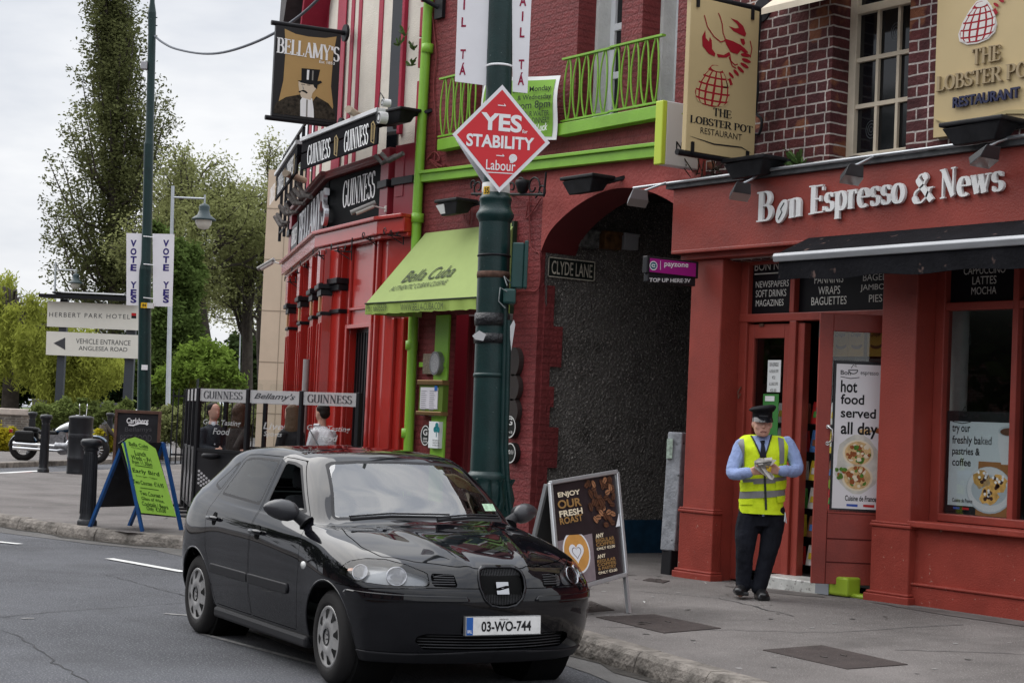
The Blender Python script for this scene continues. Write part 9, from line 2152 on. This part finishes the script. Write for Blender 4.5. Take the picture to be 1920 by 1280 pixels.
# --- bushes and dark evergreens in clumps
def clump(name,label,cat,d,blobs,n,size,col,seed,group=None,var=.5,vs=.8,trunk=True,kind=None):
    g=np.random.default_rng(seed);pts=[];kk=F/d
    for (x,y,rx_,ry_,rd) in blobs:
        c=bp(x,y,d);sub=max(6,int(rx_*ry_/60))
        for i in range(sub):
            v=g.normal(size=3);v/=np.linalg.norm(v);v*=g.uniform(.35,1.)**.5
            cc=np.array(c)+np.array([rx,nx,0])*v[0]*rx_/kk+np.array([ry,ny,0])*v[1]*rd+np.array([0,0,1])*v[2]*ry_/kk
            nn=int(n/sub*g.uniform(.6,1.4));pts.append(cc+g.normal(size=(nn,3))*.12*(rx_/kk+ry_/kk)*.8)
    P=np.concatenate(pts);P=P[P[:,2]>.12]
    b=bp(blobs[0][0],760,d);b.z=.1
    mt=leafmat(name+'_%d'%seed,col,var,vs,.3)
    if kind: o=leaves(name,P,size,mt,None,seed);o['kind']=kind;return o
    t=thing(name,label,cat,b,group);leaves('crown',P,size,mt,t,seed)
    m=MB();cx,cy=blobs[0][0],blobs[0][1];m.tube([b,bp(cx,(cy+770)/2,d),bp(cx,cy,d)],[.2,.14,.05],7)
    for bl in blobs[1:]: m.tube([bp(cx,(cy+770)/2,d),bp(bl[0],bl[1],d)],[.1,.03],6)
    m.build('trunk',bark,t);return t
clump('leafy_tree','broad mid green tree between the slim pole and the bare trees','tree',80,[(318,600,42,70,2.5),(300,690,50,60,2.5),(345,520,26,60,2),(335,660,40,60,2.5),(305,470,22,50,2)],15000,.13,(.10,.145,.04),21)
clump('garden_bush','bright green rounded bush behind the lamp post','bush',70,[(385,690,46,42,1.8),(420,712,34,30,1.6),(345,715,44,32,1.6)],9000,.11,(.15,.22,.04),22)
clump('dark_evergreen','dark green evergreen shrub under the hotel sign','bush',86,[(228,690,30,58,2),(262,700,36,60,2),(205,735,30,34,2)],8000,.12,(.02,.035,.016),23,None,.5)
clump('dark_evergreen','dark green evergreen shrub between the slim pole and the grey lamp','bush',90,[(300,725,40,32,2),(268,640,22,60,2)],6000,.12,(.03,.05,.02),24)
struct(clump('treeline','', '',150,[(x,700+8*math.sin(x),45,48+14*math.sin(x*.7),4) for x in range(-140,620,38)],52000,.3,(.04,.06,.022),25,kind='stuff'),'stuff')
clump('clipped_hedge','low bright green hedge behind the motorcycle','hedge',57,[(x,776+2*math.sin(x),26,20,.7) for x in (90,125,160,195,232)],9000,.085,(.16,.2,.06),26)
clump('yellow_shrub','yellow flowering shrub behind the motorcycle rear wheel at the left edge','shrub',51,[(-12,826,26,24,.7),(22,826,22,22,.7)],5000,.075,(.42,.36,.03),27,'yellow shrubs along the far pavement',.4,1.5)
clump('yellow_shrub','yellow flowering shrub between the motorcycle front wheel and the beer chalkboard','shrub',51,[(196,824,16,24,.6),(222,826,18,24,.6)],4000,.075,(.40,.35,.03),28,'yellow shrubs along the far pavement',.4,1.5)
clump('clipped_hedge','pale green hedge seen through the windbreak glass','hedge',50,[(x,795+3*math.sin(x),26,30,.8) for x in (300,345,395,445,490,530)],12000,.085,(.2,.22,.09),29)
# --- park railing seen through the windbreak
fr_=thing('park_railing','black park railing behind the pub tables','railing',bp(430,800,47));m=MB();a=bp(322,800,47);b=bp(545,800,47);z1=bp(430,738,47).z
for z in (.35,z1-.12): m.beam(Vector((a.x,a.y,z)),Vector((b.x,b.y,z)),.04,.05)
for i in range(23):
    p=a.lerp(b,i/22);m.tube([(p.x,p.y,.1),(p.x,p.y,z1),(p.x,p.y,z1+.1)],[.022,.02,.002],6)
m.build('railing_bars',black,fr_)
# --- low stone wall with coping, grey wall
sw_=thing('garden_wall','low rubble stone wall with a pale coping at the left edge','wall',bp(20,800,60));Pw=facing(bp(20,800,60));a=Pw.hit(-60,800)[0];b=Pw.hit(70,800)[0];z1=Pw.hit(30,778)[1];z2=Pw.hit(30,766)[1]
m=MB();m.pbox(Pw,a,b,0,z1,0,-.4);m.build('wall',brickmat('rubble_stone',(.2,.165,.13),(.13,.115,.1),(.26,.23,.2),1.,var=.5,msize=.014),sw_);m=MB();m.pbox(Pw,a-.05,b+.05,z1,z2,.06,-.46);m.build('coping',mat('pale_coping',(.5,.43,.37),.8,var=.2,vs=4),sw_,bevel=.03)
Pw=facing(bp(90,760,78));a=Pw.hit(60,755)[0];b=Pw.hit(240,755)[0];m=MB();m.pbox(Pw,a,b,0,Pw.hit(80,751)[1],0,-.3);m.pbox(Pw,a,b,Pw.hit(80,751)[1],Pw.hit(80,749)[1],.04,-.34);tag(m.build('parapet_wall',mat('grey_parapet',(.25,.25,.26),.8,var=.3,vs=2)),'distant grey parapet wall beyond the clipped hedge','wall')
# --- ground of the park
m=MB();m.quad((-300,20,.02),(-58,24,.02),(-60,200,.02),(-400,300,.02));struct(m.build('grass',mat('park_grass',(.07,.1,.03),.9,var=.4,vs=.5)))
# ================================================================ cruiser motorcycle
gm_=atD(111,847,44);gm_.z=.12;md=Vector((rx,nx,0));g0=gm_-md*.91;g1=gm_+md*.91;WBk=1.82;ang_=math.atan2(md.y,md.x)
mo=thing('motorcycle','dark blue and chrome cruiser motorcycle parked across the side street','motorcycle',(g0+g1)/2,rz=ang_);s_=WBk/1.65;mo.scale=(s_,s_,s_)
mblue=mat('motorcycle_blue',(.02,.06,.12),.25,coat=.6);msil=mat('motorcycle_silver',(.5,.51,.5),.3,.5)
def mb_(name,m,mt,par=mo,bev=0): return m.build(name,mt,par,world=False,bevel=bev)
for x,nm in ((-.825,0),(.825,1)):
    w_=bpy.data.objects.new('wheel',None);COL.objects.link(w_);w_.parent=mo;w_.location=(x,0,.31);M=Matrix(((1,0,0),(0,0,-1),(0,1,0)))
    m=MB();m.tube([(.255*math.cos(k*.2618),0,.255*math.sin(k*.2618)) for k in range(24)],.075,10,closed=True);mb_('tyre',m,rub,w_)
    m=MB();m.tube([(.2*math.cos(k*.2618),0,.2*math.sin(k*.2618)) for k in range(24)],.014,6,closed=True);m.tube([(0,-.07,0),(0,.07,0)],.04,10)
    for k in range(14): t=k*.4488;m.tube([(.02*math.cos(t),.02,.02*math.sin(t)),(.2*math.cos(t),0,.2*math.sin(t))],.004,4)
    if nm: m.lathe([(.12,.05),(.12,.06)],(0,0,0),20,0,M)
    mb_('rim',m,chrome,w_)
    m=MB();V=[]
    for k in range(11):
        t=R((25 if nm==0 else 40)+k*(15.5 if nm==0 else 12))
        for y in (-.085,-.05,.05,.085): V.append((.335*math.cos(t),y,.335*math.sin(t)-(0.03 if abs(y)>.06 else 0)))
    m.add([(a+x,b,c+.31) for a,b,c in V],[(k*4+j,(k+1)*4+j,(k+1)*4+j+1,k*4+j+1) for k in range(10) for j in range(3)],0,True);mb_('mudguard',m,mblue)
m=MB();eloft_pl=Pl((0,0,0),(1,0,0))
for k in range(9): pass
V=[];R8=[(-.10,.70,.06,.05),(.0,.74,.12,.09),(.15,.79,.15,.115),(.3,.83,.14,.11),(.42,.86,.08,.07),(.48,.87,.03,.03)]
for x,z,ry_,rz_ in R8:
    for j in range(14): t=2*math.pi*j/14;V.append((x,ry_*math.cos(t),z+rz_*math.sin(t)))
m.add(V,[(i*14+j,i*14+(j+1)%14,(i+1)*14+(j+1)%14,(i+1)*14+j) for i in range(5) for j in range(14)],0,True);mb_('fuel_tank',m,msil)
m=MB();V=[(a,b*1.04,min(c,R8[0][1]+.03+.12*(a+.1)-.02)) for a,b,c in V];m.add(V,[(i*14+j,i*14+(j+1)%14,(i+1)*14+(j+1)%14,(i+1)*14+j) for i in range(5) for j in range(14)],0,True);mb_('tank_side',m,mblue)
m=MB()
for y in (-.2,.2): m.box(-.98,-.55,y-.07,y+.07,.42,.68)
mb_('saddlebag',m,mat('black_leather',(.012,.012,.012),.5),mo,.05)
m=MB();m.hexa([(-.45,-.14,.60),(-.05,-.11,.62),(-.05,.11,.62),(-.45,.14,.60),(-.5,-.15,.70),(-.05,-.1,.70),(-.05,.1,.70),(-.5,.15,.70)]);m.hexa([(-.85,-.1,.68),(-.45,-.1,.66),(-.45,.1,.66),(-.85,.1,.68),(-.82,-.1,.78),(-.5,-.1,.76),(-.5,.1,.76),(-.82,.1,.78)]);mb_('saddle',m,mat('black_leather',(.012,.012,.012),.5),mo,.04)
m=MB()
for a in (.5,-.25): m.tube([(.18,0,.36),(.18+.28*math.sin(a)*.8,0,.36+.30)],.085,12);m.tube([(.18+.2*math.sin(a)*.8,0,.58),(.18+.28*math.sin(a)*.8,0,.67)],.1,12)
m.tube([(-.05,-.16,.36),(.25,-.18,.36)],.10,12);m.tube([(.05,-.2,.5),(.05,-.12,.5)],.09,14);m.tube([(.1,-.12,.3),(.1,.12,.3)],.14,14);m.box(-.32,.34,-.13,.13,.24,.46);m.box(-.4,.1,-.1,.1,.42,.62);m.tube([(.08,-.17,.62),(.08,.17,.62)],.085,14);mb_('engine',m,mat('engine_metal',(.3,.3,.31),.3,.8,var=.5,vs=14))
m=MB();
for z in (.26,.36): m.tube([(.25,-.2,.5),(.2,-.22,z+.05),(0,-.22,z),(-.9,-.23,z+.02),(-1.0,-.23,z+.02)],[.025,.03,.032,.045,.048],10)
mb_('exhaust_pipe',m,chrome)
m=MB()
for y in (-.1,.1): m.tube([(.825,y,.31),(.52,y,.98)],.026,8)
m.tube([(.42,-.38,1.08),(.46,-.3,1.08),(.56,-.1,1.0),(.56,.1,1.0),(.46,.3,1.08),(.42,.38,1.08)],.016,6)
for y in (-.3,.3): m.tube([(.5,y,1.08),(.5,y*1.15,1.26)],.008,5);m.lathe([(.0,-.01),(.06,0),(.0,.01)],(.5,y*1.2,1.30),12,0,Matrix(((0,0,1),(1,0,0),(0,1,0))))
mb_('fork',m,chrome)
m=MB();m.lathe([(.0,-.10),(.06,-.08),(.09,.0),(.085,.02),(0,.03)],(.66,0,.93),14,0,Matrix(((0,0,1),(1,0,0),(0,1,0))));mb_('headlight',m,chrome)
m=MB();m.tube([(.52,0,.95),(.3,0,.72),(-.3,0,.55),(-.825,0,.31)],.03,6);m.tube([(.5,0,.9),(.4,0,.3),(-.2,0,.25),(-.5,0,.5)],.028,6);m.tube([(-.6,-.12,.6),(-.85,-.12,.33)],.03,8);mb_('frame',m,black)
m=MB();m.box(-1.16,-1.1,-.06,.06,.62,.7);mb_('tail_light',m,mat('red_lens',(.3,.01,.01),.3),mo,.01)
# ================================================================ unseen far side of the street, added to darken the car's reflections
TB=thing('reflection_terrace','unseen red brick terrace opposite, added to darken reflections in the car','building',(-30,-26,0));m=MB();Pq=Pl((12,-25,0),(-1,0,0));
tw=[];
for i in range(14):
    u=2+i*5.2
    for z in (.9,4.2): tw.append((u,u+1.2,z,z+1.9))
wall(m,Pq,0,74,0,6.3,tw,0,-.4);m.build('wall',brickmat('terrace_brick',(.17,.06,.045),(.11,.045,.04),(.3,.27,.24),.5),TB)
m=MB();m.hexa([(12.4,-24.6,6.3),(-62.4,-24.6,6.3),(-62.4,-33,6.3),(12.4,-33,6.3),(12.4,-28.5,8.2),(-62.4,-28.5,8.2),(-62.4,-29,8.2),(12.4,-29,8.2)]);m.build('roof',mat('slate_roof',(.06,.062,.07),.6,var=.2,vs=3),TB)
for h in tw: m=MB();m.pbox(Pq,h[0],h[1],h[2],h[3],-.15,-.2);m.build('window',wglass,TB)
struct((lambda m:m.build('pavement',paving))(MB().box(-80,20,-25,-21.5,-.1,.13)))

for i,(x,y,h) in enumerate(((-62,-21,10),(-52,-21.5,11),(-43,-21,9.5),(-34,-21.5,11),(-26,-21,9))):  # unseen dark tree row, added where the car side mirrors it
    g=np.random.default_rng(50+i);t=thing('reflection_tree','unseen leafy tree opposite, added to darken reflections in the car','tree',(x,y,.13),'unseen trees added opposite for the car reflections');m=MB();m.tube([(x,y,.1),(x+.2,y,h*.4),(x,y+.2,h*.75)],[.25,.18,.06],7);m.build('trunk',bark,t)
    P=[];
    for k in range(60): v=g.normal(size=3);v/=np.linalg.norm(v);v*=g.uniform(.5,1);P.append(np.array([x,y,h*.62])+v*np.array([4.2,2.6,h*.38])+g.normal(size=(26,3))*.55)
    leaves('crown',np.concatenate(P),.36,leafmat('reflection_tree_leaf',(.045,.06,.022),.4,.5,.2),t,60+i)
